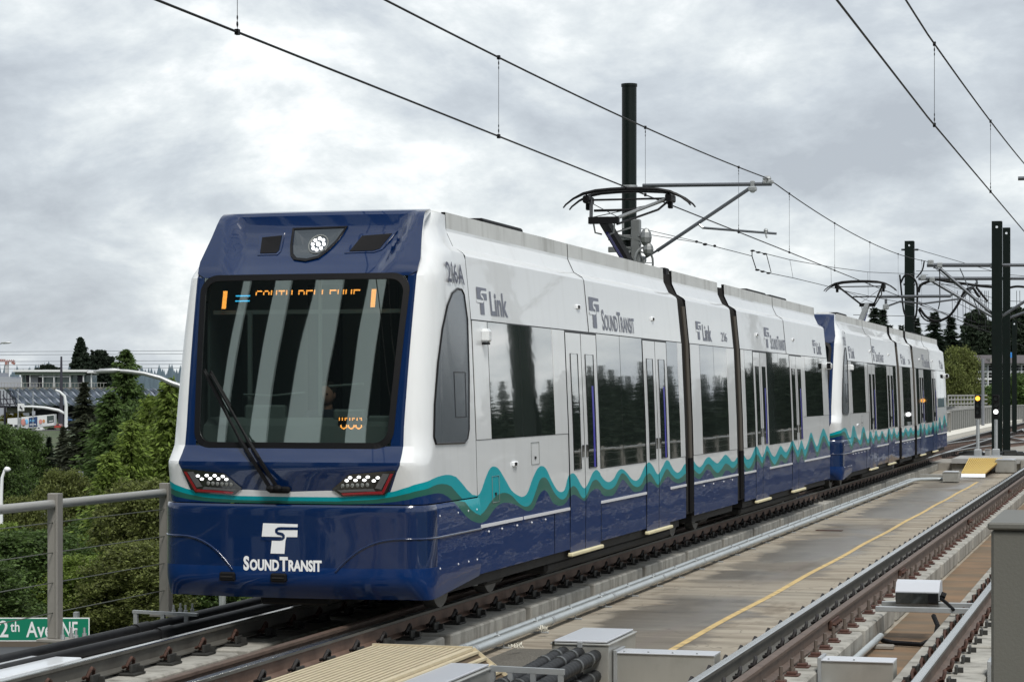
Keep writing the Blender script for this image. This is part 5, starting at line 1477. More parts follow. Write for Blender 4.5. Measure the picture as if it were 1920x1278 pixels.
# ---- black ducts along the left walkway
for x, z, r, lb in ((-9.58, -.12, .055, 'outer black cable duct beside the far rail at lower left'), (-9.34, -.15, .055, 'inner black cable duct beside the far rail at lower left')):
    t = thing('cable_duct', lb, 'cable duct', (x, 12, z), 'black cable ducts at lower left')
    b = MB(); b.tube([(x - .05 * math.sin(y * .5), y, z) for y in np.arange(10, 40, .5)], r, 10); b.build('duct', M_hose, t, smooth=True, sharp=60)
    for y in (20.6, 24.2, 28):
        b = MB(); b.tube([(x - .05 * math.sin(y * .5), y, z), (x - .05 * math.sin(y * .5), y + .3, z)], r * 1.22, 12); b.build('duct_sleeve', M_hose, t, smooth=True, sharp=50)
t = thing('duct_bracket', 'flat grey strut bracket across the black ducts at lower left', 'bracket', (-9.6, 21.45, -.2))
b = MB(); b.bar((-9.95, 21.45, -.02), (-9.24, 21.45, -.035), .05, .03); b.build('strut', M_galv, t)
for x in (-9.92, -9.62, -9.36): b = MB(); b.bar((x, 21.45, -.2), (x, 21.45, -.03), .04, .04); b.build('bracket_leg', M_galv, t)
b = MB(); b.bb(-10.05, -9.05, 12.0, 18.45, -.20, -.125, 0, .01); tag(b.build('cover_plate', mat('white_cover', (.72, .76, .80, 1), rough=.3, coat=.4)), 'bright white cover plate at the lower left corner', 'cover plate')

# ================================================================== OVERHEAD LINE
def overhead(X, zc, mess, drop, label, y0, y1, stag=None):
    t = thing('overhead_line', label, 'overhead line', (X, y0, zc))
    st = stag or (lambda y: 0)
    ys = np.arange(y0, y1 + .01, 1.5)
    b = MB(); b.tube([(X + st(y), y, zc) for y in ys], .0115, 6); b.build('contact_wire', M_wire, t)
    b = MB(); b.tube([(X + st(y), y, mess(y)) for y in ys], .0125, 6); b.build('messenger_wire', M_wire, t)
    for y in drop:
        b = MB(); x = X + st(y); b.tube([(x, y, zc), (x, y, mess(y))], .0035, 4, 0)
        for z, s_ in ((zc, 1), (mess(y), -1)):
            b.box((x, y, z), (.035, .05, .05), 1); b.sphere((x, y, z + s_ * .07), .018, 1, 6, 4, (.5, 1, 1.6)); b.sphere((x, y, z + s_ * .13), .012, 1, 6, 4, (.6, 1, 2))
        b.build('dropper', [M_dropper, M_wire], t)
def mess1(y):
    if y < 48.9: return 6.40 + .44 * ((y - 22) / 26.9) ** 2
    if y < 87.1:
        u = (y - 48.9) / 38.2; return 6.84 + .33 * u - 1.30 * u * (1 - u)
    u = ((y - 87.1) % 45) / 45; return 7.17 - 1.3 * u * (1 - u)
def pos(px, X):
    k = (px - 960) / FPX; return -X * (CY + k * SY) / (SY - k * CY)
overhead(-7.77, 5.43, mess1, [pos(p, -7.77) for p in (445, 935, 1210, 1385, 1480, 1565, 1631, 1684, 1728)] + [100, 110, 120, 130], 'overhead wires of the train track crossing the sky from upper left to right', -4, 220)
def mess2(y): return 6.50 + .30 * ((y - 16) / 26.0) ** 2 if y < 56 else 7.21 - 1.1 * (((y - 56) % 42) / 42) * (1 - ((y - 56) % 42) / 42)
overhead(-2.50, 5.56, mess2, [pos(1552, -2.5), pos(1751, -2.5), pos(1857, -2.42)], 'overhead wires of the right track slanting across the upper right corner', 1, 220, lambda y: .17 * min(1, max(0, (y - 28) / 22)))

def pole(x, y, ztop, w, label, shape='H', zb=-.6, grp=None):
    t = thing('catenary_pole', label, 'catenary pole', (x, y, zb), grp)
    b = MB()
    if shape == 'round':
        b.tube([(x, y, zb), (x, y, ztop)], w / 2, 24, 0); b.build('pole_shaft', M_polegreen, t, smooth=True, sharp=50)
        b = MB(); b.tube([(x, y, ztop), (x, y, ztop + .06)], w / 2 * 1.09, 24, 0); b.build('pole_cap', M_polegreen, t, smooth=True, sharp=50)
        b = MB()
        for z in (6.72, 4.26, 4.32): b.tube([(x, y, z), (x, y, z + .045)], w / 2 * 1.12, 20, 0)
        b.build('pole_band', M_galv, t, smooth=True, sharp=50)
    else:
        b.bb(x - w / 2, x + w / 2, y - w / 2, y - w / 2 + .025, zb, ztop); b.bb(x - w / 2, x + w / 2, y + w / 2 - .025, y + w / 2, zb, ztop)
        b.bb(x - .012, x + .012, y - w / 2 + .025, y + w / 2 - .025, zb, ztop - .02); b.build('pole_shaft', M_polegreen, t)
        b = MB(); b.tube([(x, y - w / 2 - .004, ztop - .22), (x, y - w / 2 + .002, ztop - .22)], .045, 12); b.build('lifting_hole', mat('hole_sky', (.7, .75, .8, 1), rough=.8), t)  # pale disc, sky seen through the hole painted on as colour
        b = MB(); b.bb(x - w * .8, x + w * .8, y - w * .8, y + w * .8, zb, zb + .05); b.build('base_plate', M_under, t)
    return t
P1 = (-10.84, 48.9)
p1 = pole(P1[0], P1[1], 8.93, .325, 'round black pole rising behind the middle of the leading car', 'round')
def cantilever(root, pts_list, name='cantilever_tube', r=.028, m=None):
    for pl in pts_list:
        rr = pl[1] if isinstance(pl[1], float) else r; q = pl[0] if isinstance(pl[1], float) else pl
        b = MB(); b.tube(q, rr, 8); b.build(name, m or M_arm, root, smooth=True, sharp=50)
Yp = P1[1]
cantilever(p1, [([at(1205, 348, Yp), at(1447, 345, Yp)], .042), ([at(1203, 487, Yp), at(1235, 468, Yp)], .026), ([at(1232, 470, Yp), at(1412, 349, Yp)], .040), ([at(1317, 427, Yp), at(1456, 438, Yp)], .026)])
b = MB(); b.box(at(1411, 350, Yp), (.10, .10, .26), 0, 0, .02); b.box(at(1411, 354, Yp), (.18, .14, .10), 0, 0, .02); b.box(at(1440, 341, Yp), (.24, .12, .08), 0, 0, .02); b.sphere(at(1438, 335, Yp), .075, 0, 10, 6, (1.3, 1, .9))
b.sphere(at(1436, 432, Yp), .05, 0, 8, 6); b.sphere(at(1436, 436, Yp), .04, 0, 8, 6); b.tube([at(1436, 440, Yp), at(1438, 446, Yp)], .02, 6); b.tube([at(1311, 421, Yp), at(1318, 427, Yp)], .03, 6); b.sphere(at(1205, 487, Yp), .09, 0, 8, 6)
b.build('clamp', M_galv, p1)
b = MB()
for z in (5.62, 5.36): b.bb(P1[0] - .42, P1[0] + .28, Yp - .25, Yp - .17, z - .07, z + .05, 0, .01)
b.bb(P1[0] + .1, P1[0] + .30, Yp - .3, Yp - .12, 5.05, 6.0, 0, .02)
for k in range(14): b.bar((P1[0] + random.uniform(-.3, .35), Yp - .25, 5.95 - k * .09), (P1[0] + random.uniform(-.28, .4), Yp - .3, 5.8 - k * .09), .035, .035)
b.build('tension_bracket', M_greymetal, p1)
b = MB(); c = Vector((P1[0] + .38, Yp - .25, 5.05))
b.tube([c + Vector((.0, math.cos(a) * .28 * .6, math.sin(a) * .33)) + Vector((math.cos(a) * .17, 0, 0)) for a in np.linspace(0, 2 * math.pi, 21)], .025, 6)
for a in (0, 1.05, 2.1): b.bar(c - Vector((math.cos(a) * .17, math.cos(a) * .17, math.sin(a) * .33)), c + Vector((math.cos(a) * .17, math.cos(a) * .17, math.sin(a) * .33)), .02, .02)
b.sphere(c + Vector((.05, 0, .55)), .13, 0, 8, 6, (1, 1, 1.6)); b.sphere(c + Vector((.1, 0, .28)), .12, 0, 8, 6, (1, 1, 1.3)); b.build('tension_wheel', M_greymetal, p1)
# terminating wires from pole 1
b = MB(); E1 = at(1408, 479, 60)
b.tube([(P1[0] + .2, Yp, 5.83), at(1316, 455, 56.0)], .008, 5); b.tube([(P1[0] + .2, Yp, 5.72), at(1316, 456, 56.0)], .008, 5); b.tube([at(1316, 456, 56), at(1410, 480, 60)], .010, 5)
for px_, py_, Y_, s_ in ((1322, 458, 56.3, 1.8), (1340, 461, 57, 1.2), (1306, 453, 55.6, 1.2)): b.sphere(at(px_, py_, Y_), .035, 0, 8, 5, (s_, s_, 1))
W1 = [at(1410, 470, 60), at(1437, 476, 61), at(1481, 487, 64), at(1560, 501, 72), at(1627, 510, 80), at(1696, 513, 92), at(1740, 515, 104)]
W2_ = [at(1418, 505, 60.3), at(1443, 512, 61.1), at(1487, 521, 64), at(1537, 533, 68), at(1600, 549, 75), at(1680, 565, 88), at(1760, 585, 105)]
b.tube(W1, .010, 5); b.tube(W2_, .010, 5)
b.tube([at(1410, 480, 60), at(1418, 505, 60.3)], .014, 5); b.tube([at(1410, 480, 60), at(1410, 470, 60)], .014, 5); b.tube([at(1437, 476, 61), at(1446, 511, 61.1)], .011, 5)
for px_, py_, Y_ in ((1411, 470, 60), (1422, 473, 60.4), (1434, 476, 61), (1420, 506, 60.3), (1430, 509, 60.7), (1441, 512, 61)): b.sphere(at(px_, py_, Y_), .04, 0, 8, 5, (1.6, 1, .7))
for (a, c) in ((at(1481, 487, 64), at(1487, 521, 64)), (at(1558, 501, 72), at(1559, 540, 72)), (at(1627, 510, 80), at(1628, 556, 80))): b.tube([a, c], .0045, 4)
tag(b.build('anchor_wires', M_wire), 'slanting anchor wires with a turnbuckle right of the big pole', 'anchor wires')

# middle poles with cantilevers, far left pole
P2 = far(1869.5, 84); P3 = far(1887.3, 88.5); P4 = far(1705.5, 110)
p2 = pole(P2.x, P2.y, hz(415, 84), .37, 'taller dark green steel pole right of the trailing car', 'H', -.17)
p3 = pole(P3.x, P3.y, hz(427, 88.5), .28, 'dark green steel pole just behind and right of the taller one', 'H', -.17)
p4 = pole(P4.x, P4.y, hz(452, 110), .44, 'dark green steel pole rising behind the trailing car roof, cable loops around it', 'H', -.6)
Y2 = P2.y; Y3 = P3.y
cantilever(p2, [([at(1738, 497, Y2), at(1863, 497, Y2)], .075), ([at(1762, 503, Y2), at(1864, 591, Y2)], .06), ([at(1800, 503, Y2), at(1838, 590, Y2)], .02)])
cantilever(p2, [([at(1646, 556, Y2), at(1783, 555, Y2)], .055), ([at(1661, 560, Y2), at(1661, 574, Y2)], .05), ([at(1666, 573, Y2), at(1688, 565, Y2), at(1732, 569, Y2)], .035), ([at(1732, 569, Y2), at(1800, 560, Y2)], .035), ([at(1783, 555, Y2), at(1786, 549, Y2)], .05)])
cantilever(p3, [([at(1722, 522, Y3), at(1880, 522, Y3)], .07), ([at(1748, 527, Y3), at(1862, 594, Y3)], .06), ([at(1830, 522, Y3), at(1832, 530, Y3), at(1800, 562, Y3)], .05)])
cantilever(p2, [([at(1878, 497, Y2), at(1990, 497, Y2)], .06), ([at(1880, 592, Y2), at(1990, 520, Y2)], .055)])
cantilever(p3, [([at(1890, 522, Y3), at(1990, 522, Y3)], .06), ([at(1890, 597, Y3), at(1990, 560, Y3)], .055)])
b = MB()
for q in (at(1745, 492, Y2), at(1762, 497, Y2), at(1862, 498, Y2), at(1865, 592, Y2), at(1661, 575, Y2)):
    b = MB(); b.box(q, (.22, .16, .2), 0, 0, .03); b.build('clamp', M_galv, p2)
b = MB()
for q in (at(1731, 520, Y3), at(1748, 524, Y3), at(1880, 592, Y3), at(1887, 523, Y3)):
    b = MB(); b.box(q, (.22, .16, .2), 0, 0, .03); b.build('clamp', M_galv, p3)
cantilever(p4, [([at(1690, 468, P4.y), at(1722, 468, P4.y)], .05), ([at(1696, 511, P4.y), at(1715, 511, P4.y)], .05), ([at(1694, 533, P4.y), at(1716, 533, P4.y)], .05)], 'pole_bracket')
# black feeder cables hanging in loops
def cable(pts, Y, r, label):
    # catmull-rom through picture measured points at one distance
    P = [at(px_, py_, Y) for px_, py_ in pts]; Q = []
    for i in range(len(P) - 1):
        p0 = P[max(i - 1, 0)]; p1_ = P[i]; p2_ = P[i + 1]; p3_ = P[min(i + 2, len(P) - 1)]
        for k in range(6):
            t = k / 6; Q.append(.5 * ((2 * p1_) + (p2_ - p0) * t + (2 * p0 - 5 * p1_ + 4 * p2_ - p3_) * t * t + (3 * p1_ - p0 - 3 * p2_ + p3_) * t ** 3))
    Q.append(P[-1]); b = MB(); b.tube(Q, r, 6)
    tag(b.build('feeder_cable', M_wire, smooth=True, sharp=80), label, 'cable', 'black feeder cables')
cable([(1687, 515), (1690, 545), (1694, 580), (1698, 592)], Y2, .035, 'black cable hanging left of the pole behind the trailing car')
cable([(1689, 530), (1697, 516), (1709, 518), (1718, 530), (1720, 550), (1719, 580), (1716, 595), (1711, 597)], Y2, .04, 'black cable loop arched over the pole behind the trailing car')
cable([(1722, 548), (1726, 535), (1740, 528), (1756, 524), (1780, 528), (1810, 532), (1830, 535), (1862, 538)], Y3, .06, 'thick black cable running along the cantilever to the pole')
cable([(1724, 577), (1735, 592), (1748, 600), (1762, 601), (1780, 592), (1795, 572), (1803, 556), (1812, 543), (1824, 540), (1833, 553), (1838, 556)], Y3, .055, 'big drooping loop of black cable between the poles')
cable([(1722, 580), (1732, 597), (1747, 603), (1765, 602)], Y3, .035, 'thin black cable following the drooping loop')
cable([(1830, 538), (1838, 548), (1846, 558), (1852, 565)], Y3, .05, 'short black cable dropping right of the loop')
cable([(1733, 489), (1729, 507), (1718, 521)], Y2, .03, 'thin black jumper cable from the messenger wire down to the pole')
cable([(1750, 502), (1761, 507), (1762, 540), (1762, 565), (1759, 580)], Y2, .022, 'thin hanging jumper cable in the middle of the cantilevers')
cable([(1890, 540), (1905, 537), (1921, 538), (1940, 541)], Y3, .05, 'black cable continuing right of the green poles')
b = MB()
for (a, c) in (((1718, 467), (1860, 508)), ((1718, 508), (1858, 508)), ((1712, 560), (1840, 620)), ((1760, 530), (1860, 558)), ((1725, 572), (1830, 604)), ((1890, 515), (1930, 518)), ((1720, 533), (1860, 534)), ((1600, 590), (1760, 594)), ((1712, 606), (1860, 612)), ((1790, 565), (1858, 600)), ((1888, 564), (1990, 568))):
    b.tube([at(a[0], a[1], 96), at(c[0], c[1], 102)], .012, 4)
for px_ in (1785, 1795, 1805, 1810, 1818, 1834, 1838, 1841, 1846, 1849, 1853, 1906, 1912): b.tube([at(px_, 545, 99), at(px_ + 1, 622 if px_ > 1830 else 600, 99)], .011, 4)
b.build('distant_overhead_wires', M_wire, None, 'tangle of thin distant overhead wires and droppers above the far tracks', 'stuff')
pole(far(1902, 130).x, far(1902, 130).y, hz(600, 130), .26, 'slim dark green steel pole far right in front of the apartment block', 'H', -.2)
# platform side poles seen mirrored in the windows
pr = pole(1.6, 54, 8.6, .5, 'dark steel pole standing right of the empty track', 'H', -.42); pole(1.6, 92, 8.6, .42, 'farther dark steel pole standing right of the empty track', 'H', -.17)
cantilever(pr, [([(1.5, 51, 6.9), (-2.6, 51, 6.9)], .045), ([(1.5, 51, 5.0), (-2.2, 51, 6.85)], .045)])

# ---- wayside signals
def signal(px_, zc, top, label, lit):
    o = far(px_, zc); X, Y = o.x, o.y; t = thing('track_signal', label, 'signal', (X, Y, -.17), 'track signals beside the poles')
    zt = hz(top, zc); k = zc / FPX
    b = MB(); b.tube([(X, Y, -.17), (X, Y, zt - 46 * k)], 3.3 * k, 12); b.build('signal_mast', M_galv, t, smooth=True, sharp=50)
    b = MB(); b.bb(X - .13, X + .13, Y - .13, Y + .13, -.01, .25, 0, .03); b.bb(X - .2, X + .2, Y - .2, Y + .2, -.03, .02, 0, .01); b.build('mast_base', M_galv, t)
    b = MB(); b.bb(X - .11, X + .11, Y - .08, Y + .08, zt - 44 * k, zt, 0, .015); b.build('signal_head', M_black, t)
    for i in range(3):
        zc_ = zt - (6.5 + 12.5 * i) * k
        b = MB()
        on = (i == lit)
        b.tube([(X, Y - .085, zc_), (X, Y - .10, zc_)], .082, 14); b.build('lens', (M_amber2 if lit == 0 else M_led) if on else M_lampblack, t)
        b = MB(); P = [(X + math.cos(a) * .095, Y - .16, zc_ + math.sin(a) * .095) for a in np.linspace(0, math.pi, 9)]
        Pb = [(X + math.cos(a) * .095, Y - .08, zc_ + math.sin(a) * .095) for a in np.linspace(0, math.pi, 9)]
        b.add(P + Pb, [(j, j + 1, 9 + j + 1, 9 + j) for j in range(8)]); b.build('visor', M_black, t)
signal(1833.5, 79.8, 740, 'track signal showing an amber light, left of the green poles', 0)
signal(1867.5, 80.2, 740, 'track signal showing a white light, in front of the green pole', 2)
for px_, lb in ((1822, 'black switch machine left of the amber signal'), (1897, 'black switch machine right of the green poles')):
    o = far(px_, 81.5); b = MB(); b.bb(o.x - .45, o.x + .45, o.y - .3, o.y + .3, -.03, .12, 0, .04); b.bb(o.x - .28, o.x + .2, o.y - .34, o.y + .1, -.03, .17, 0, .03); b.bb(o.x - .7, o.x + .7, o.y - .1, o.y + .0, -.05, .0, 1)
    tag(b.build('switch_machine', [M_lampblack, M_black]), lb, 'switch machine', 'switch machines by the signals')
o = far(1852, 81); b = MB(); b.bb(o.x - .09, o.x + .09, o.y - .09, o.y + .09, -.03, .19, 0, .02); b.bb(o.x - .1, o.x + .1, o.y - .1, o.y + .1, .19, .22, 0); tag(b.build('marker_post', M_lightconc), 'short pale marker post between the two signals', 'marker post')

# ================================================================== FAR GROUND AND BACKGROUND
ZG = -7.0
b = MB(); b.add([(-6000, -6000, ZG), (6000, -6000, ZG), (6000, 6000, ZG), (-6000, 6000, ZG)], [(0, 1, 2, 3)])
b.build('ground', M_grass, None, 'low ground beside the viaduct', 'structure')
def strip(name, pts, w, z, m, label):
    b = MB(); vs = []
    for i, p in enumerate(pts):
        a = pts[max(0, i - 1)]; c = pts[min(len(pts) - 1, i + 1)]; d = Vector((c[0] - a[0], c[1] - a[1])).normalized()
        vs += [(p[0] - d.y * w / 2, p[1] + d.x * w / 2, z), (p[0] + d.y * w / 2, p[1] - d.x * w / 2, z)]
    b.add(vs, [(2 * i, 2 * i + 1, 2 * i + 3, 2 * i + 2) for i in range(len(pts) - 1)]); b.build(name, m, None, label, 'structure')
def fxy(px_, zc): q = far(px_, zc); return (q.x, q.y)
strip('road', [fxy(-900, 200), fxy(-200, 235), fxy(200, 268), fxy(600, 330), fxy(1000, 420)], 16, ZG + .03, M_asph, 'road passing below the viaduct on the left')
strip('road', [fxy(-500, 560), fxy(60, 560), fxy(400, 590), fxy(900, 640)], 22, ZG + .03, M_asph, 'far road in front of the station')
strip('road', [fxy(-300, 60), fxy(60, 95), fxy(200, 135), fxy(330, 200)], 10, ZG + .04, mat('pale_road', (.16, .16, .155, 1), rough=.9, var=.2, vscale=.4), 'pale service road below the fence')
# retaining walls / barriers
def wall(pa, pb, z0, z1, th, label):
    a, c = Vector(pa), Vector(pb); b = MB(); d = (c - a); n = max(1, int(d.length / 6)); t = thing('retaining_wall', label, 'wall', (a.x, a.y, z0), 'concrete barriers below on the left')
    for i in range(n):
        p = a + d * (i / n); q = a + d * ((i + .985) / n); b = MB(); b.bar((p.x, p.y, (z0 + z1) / 2), (q.x, q.y, (z0 + z1) / 2), th, z1 - z0); b.build('wall_panel', M_lightconc, t)
wall(far(-40, 250), far(340, 262), ZG, -6.0 + .2, .5, 'far pale concrete barrier behind the road')
wall(far(-40, 170), far(160, 178), ZG, hz(890, 174), .5, 'pale concrete wall half hidden by the bushes on the left')
wall(far(-40, 128), far(340, 140), ZG, hz(958, 134), .5, 'pale concrete barrier seen through the leaves below the fence')
wall(far(130, 110), far(200, 112), ZG, hz(1010, 111), .4, 'small pale concrete wall piece behind the fence cables')

# ---- foliage builders
def quads(b_pos, nrm_rand, size, n, asp=1.5, seed=0):
    rs = np.random.RandomState(seed)
    a = rs.normal(size=(n, 3)); a /= np.linalg.norm(a, axis=1)[:, None]
    c = rs.normal(size=(n, 3)); c -= (c * a).sum(1)[:, None] * a; c /= np.linalg.norm(c, axis=1)[:, None]
    s = size * rs.uniform(.6, 1.35, (n, 1))
    a *= s * asp / 2; c *= s / 2
    v = np.stack([b_pos - a, b_pos + c * .9, b_pos + a, b_pos - c * .9], 1).reshape(-1, 3)
    f = np.arange(4 * n).reshape(n, 4)
    return v, f
def np_mesh(name, v, f, m):
    me = bpy.data.meshes.new(name); me.vertices.add(len(v)); me.vertices.foreach_set('co', v.astype(np.float32).ravel())
    me.loops.add(f.size); me.loops.foreach_set('vertex_index', f.astype(np.int32).ravel())
    me.polygons.add(len(f)); me.polygons.foreach_set('loop_start', np.arange(0, f.size, 4, dtype=np.int32)); me.polygons.foreach_set('loop_total', np.full(len(f), 4, dtype=np.int32))
    me.update(calc_edges=True); me.materials.append(m); return me
def crown_mesh(seed, H, R, nclump, per, leaf, m, low=.12, shape='round'):
    rs = np.random.RandomState(seed); P = []
    for i in range(nclump):
        t = rs.uniform(low, 1) ** (.85 if shape != 'cone' else 1.25)
        if shape == 'round': rr = R * math.sqrt(max(.02, 1 - ((t - .48) / .56) ** 2))
        elif shape == 'column': rr = R * (1 - .75 * max(0, t - .25)) * (1 + .15 * math.sin(t * 19 + seed))
        else: rr = R * (1 - t) ** .75
        q = math.sqrt(rs.uniform(.12, 1)) * rr * rs.uniform(.8, 1.12); th = rs.uniform(0, 6.283)
        c = np.array([math.cos(th) * q, math.sin(th) * q, t * H])
        sz = rs.uniform(.10, .24) * R * (1 - .55 * t if shape != 'round' else 1)
        d = rs.normal(size=(per, 3)); d /= np.linalg.norm(d, axis=1)[:, None]; d *= (rs.uniform(0, 1, (per, 1)) ** .5) * sz * np.array([[1.15, 1.15, .75]])
        P.append(c + d)
    P = np.concatenate(P)
    v, f = quads(P, 0, leaf, len(P), 1.6, seed)
    return np_mesh('crown', v, f, m)
def trunk_mesh(seed, H, r, spread):
    random.seed(seed); b = MB()
    b.tube([(0, 0, 0), (.05 * r, 0, H * .4), (0, .1 * r, H * .95)], [r, r * .7, r * .15], 7)
    for i in range(9):
        z = H * (.22 + .07 * i); a = random.uniform(0, 6.28); L_ = spread * random.uniform(.5, .85) * (1 - i * .06)
        b.tube([(0, 0, z), (math.cos(a) * L_ * .5, math.sin(a) * L_ * .5, z + L_ * .3), (math.cos(a) * L_, math.sin(a) * L_, z + L_ * .55)], [r * .35, r * .2, r * .05], 5)
    o = b.build('trunk', M_bark); me = o.data; bpy.data.objects.remove(o); return me
def conifer_crown(seed, H, R, m, levels=46, nb=9, seg=9, leaf=.5, droop=.35, top=.04, pw=1.05):
    rs = np.random.RandomState(seed); P = []; A = []; C = []
    for i in range(levels):
        t = (i + rs.uniform(0, 1)) / levels; z = H * (.06 + .94 * t)
        rad = R * ((1 - t) ** pw + top * (1 - t) * .5) * rs.uniform(.72, 1.12)
        k = max(4, int(nb * (1 - .5 * t)))
        for j in range(k):
            th = rs.uniform(0, 6.283); L_ = rad * rs.uniform(.65, 1.1)
            for s_ in range(seg):
                u = (s_ + .6) / seg
                w = L_ * .26 * (1 - u * .55)
                x = math.cos(th) * L_ * u; y = math.sin(th) * L_ * u; zz_ = z - droop * L_ * u * u + .12 * L_ * u
                off = rs.normal(size=3) * w * .42; off[2] *= .35
                P.append((x + off[0], y + off[1], zz_ + off[2] - .08 * L_ * rs.uniform(0, 1)))
                d = np.array([math.cos(th + rs.normal() * .6), math.sin(th + rs.normal() * .6), -.35 + rs.normal() * .25]); A.append(d / np.linalg.norm(d))
                e = rs.normal(size=3); C.append(e)
    P = np.array(P); A = np.array(A); C = np.array(C); C -= (C * A).sum(1)[:, None] * A; C /= np.linalg.norm(C, axis=1)[:, None]
    s = leaf * rs.uniform(.6, 1.3, (len(P), 1)); A = A * s * .9; C = C * s * .26
    v = np.stack([P - A, P + C, P + A, P - C], 1).reshape(-1, 3); f = np.arange(4 * len(P)).reshape(-1, 4)
    return np_mesh('crown', v, f, m)
CR = {}
def crown(key):
    if key in CR: return CR[key]
    if key == 'bright': r = (crown_mesh(3, 10, 3.3, 660, 60, .125, M_leaf), trunk_mesh(3, 9, .16, 2.6))
    if key == 'bright2': r = (crown_mesh(13, 10, 3.1, 660, 60, .125, M_leaf3), trunk_mesh(4, 9, .16, 2.6))
    if key == 'mid': r = (crown_mesh(5, 10, 3.6, 800, 44, .15, M_leaf2), trunk_mesh(5, 9, .18, 2.8))
    if key == 'plume': r = (conifer_crown(18, 10, 2.7, M_leaf, 90, 15, 15, .19, -.45, .1, .55), trunk_mesh(15, 9, .14, .8))
    if key == 'column': r = (conifer_crown(8, 12, 3.0, M_leaf2, 90, 15, 15, .24, -.25, .1, .62), trunk_mesh(6, 11, .16, 1.4))
    if key == 'conifer': r = (conifer_crown(21, 16, 4.2, M_needle, 84, 14, 12, .36), trunk_mesh(7, 15, .2, .6))
    if key == 'conifer2': r = (conifer_crown(27, 16, 3.4, M_needle, 84, 13, 11, .34, .25, .15), trunk_mesh(8, 15, .2, .6))
    if key == 'brown': r = (conifer_crown(33, 11, 3.6, M_needle2, 60, 15, 13, .30, .25), trunk_mesh(9, 10, .16, .6))
    if key == 'sequoia': r = (crown_mesh(41, 18, 4.6, 900, 46, .34, M_needle, .02, 'cone'), trunk_mesh(10, 16, .3, .6))
    if key == 'fircut': r = (crown_mesh(45, 16, 3.6, 520, 40, .34, M_needle, .05, 'column'), trunk_mesh(11, 15, .25, .6))
    if key == 'yellow': r = (crown_mesh(51, 5, 3.0, 120, 40, .3, M_yellowleaf, .05), trunk_mesh(12, 4, .12, 1.0))
    if key == 'pole': r = (crown_mesh(61, 20, 2.9, 620, 40, .34, leafmat('leaf_grey', (.04, .06, .035, 1)), .04, 'column'), trunk_mesh(14, 18, .25, .6))
    CR[key] = r; return r
HT = dict(plume=10, bright=10, bright2=10, mid=10, column=12, conifer=16, conifer2=16, brown=11, sequoia=18, fircut=16, yellow=5, pole=20)
def tree(key, px_, zc, ytop, label, group=None, wide=1.0, zb=None, name='tree'):
    zb = ZG if zb is None else zb
    q = far(px_, zc); ht = hz(ytop, zc) - zb; s = ht / HT[key]
    t = thing(name, label, 'tree', (q.x, q.y, zb), group)
    t.rotation_euler = (0, 0, random.uniform(0, 6.28)); t.scale = (s * wide, s * wide, s)
    a, c = crown(key); link('crown', a, t); link('trunk', c, t)
    return t
random.seed(11)
# left foreground trees
LT = 'trees below the left fence'
tree('plume', 318, 92, 712, 'tall bright green tree right beside the train nose', LT, 1.0)
tree('plume', 282, 94, 745, 'feathery bright green tree just left of the one by the train nose', LT, .9)
tree('plume', 246, 90, 790, 'smaller feathery bright tree left of the pair by the train nose', LT, .9)
tree('mid', 300, 104, 760, 'darker green tree behind the feathery bright trees', LT, .8)
tree('plume', 205, 86, 850, 'bright upright tree in front of the dark conifer, left of the train nose', LT, 1.0)
tree('bright2', 262, 84, 905, 'olive green tree behind the fence post by the train', LT, 1.1)
tree('column', 236, 128, 655, 'dark slender tree with a pointed top beside the street lamp', LT, 1.0)
tree('column', 208, 124, 735, 'lower dark tree left of the pointed one', LT, 1.3)
tree('brown', 158, 150, 716, 'brownish dark conifer left of the street lamp', LT, 1.35)
tree('brown', 118, 156, 800, 'small brownish conifer beside the truck', LT, 1.2)
tree('conifer2', 92, 150, 820, 'low dark conifer below the truck', LT, 1.6)
tree('mid', 30, 150, 808, 'rounded mid green tree at the left edge below the truck', LT, 1.1)
tree('mid', -30, 140, 800, 'mid green tree at the very left edge', LT, 1.1)
tree('bright2', 122, 96, 885, 'small yellow green tree above the first fence post', LT, .9)
tree('bright2', 40, 92, 935, 'pale bushy tree behind the small white lamp', LT, .8)
tree('bright', -10, 86, 985, 'low green tree at the left edge behind the fence', LT, 1.3)
tree('mid', 60, 80, 1000, 'green bush mass left of the first fence post', LT, 1.7)
tree('mid', 205, 90, 960, 'dark green bush between the two fence posts', LT, 1.3)
tree('bright', 170, 78, 1045, 'low bright bush between the fence posts near the green sign', LT, 1.6)
tree('bright2', 265, 76, 1020, 'low olive bush beside the second fence post', LT, 1.6)
tree('mid', 350, 86, 990, 'green bush hidden behind the train bumper', LT, 1.7)
tree('bright', 400, 92, 940, 'green tree behind the train nose', LT, 1.3)
tree('mid', -60, 74, 1050, 'low dark bush beyond the left picture edge', LT, 1.7)
tree('yellow', 25, 640, 772, 'yellow flowering bush behind the white truck', None, 1.6)
tree('sequoia', 151, 720, 634, 'tall symmetrical pointed conifer behind the station roof', 'conifers behind the station', 1.05)
for px_, yt, lb in ((186, 657, 'dark conifer just right of the tall symmetrical one'), (176, 666, 'shorter dark conifer beside the tall symmetrical one'), (201, 668, 'right hand dark conifer behind the station roof')):
    tree('fircut', px_, 740, yt, lb, 'conifers behind the station', 1.0)
for px_, yt, od in ((80, 684, 'second from left'), (91, 683, 'tallest, in the middle'), (98, 685, 'second from right'), (107, 689, 'rightmost'), (70, 690, 'leftmost')): tree('fircut', px_, 800, yt, 'tiny distant tree above the station roof, ' + od, 'tiny trees above the station roof', .5)
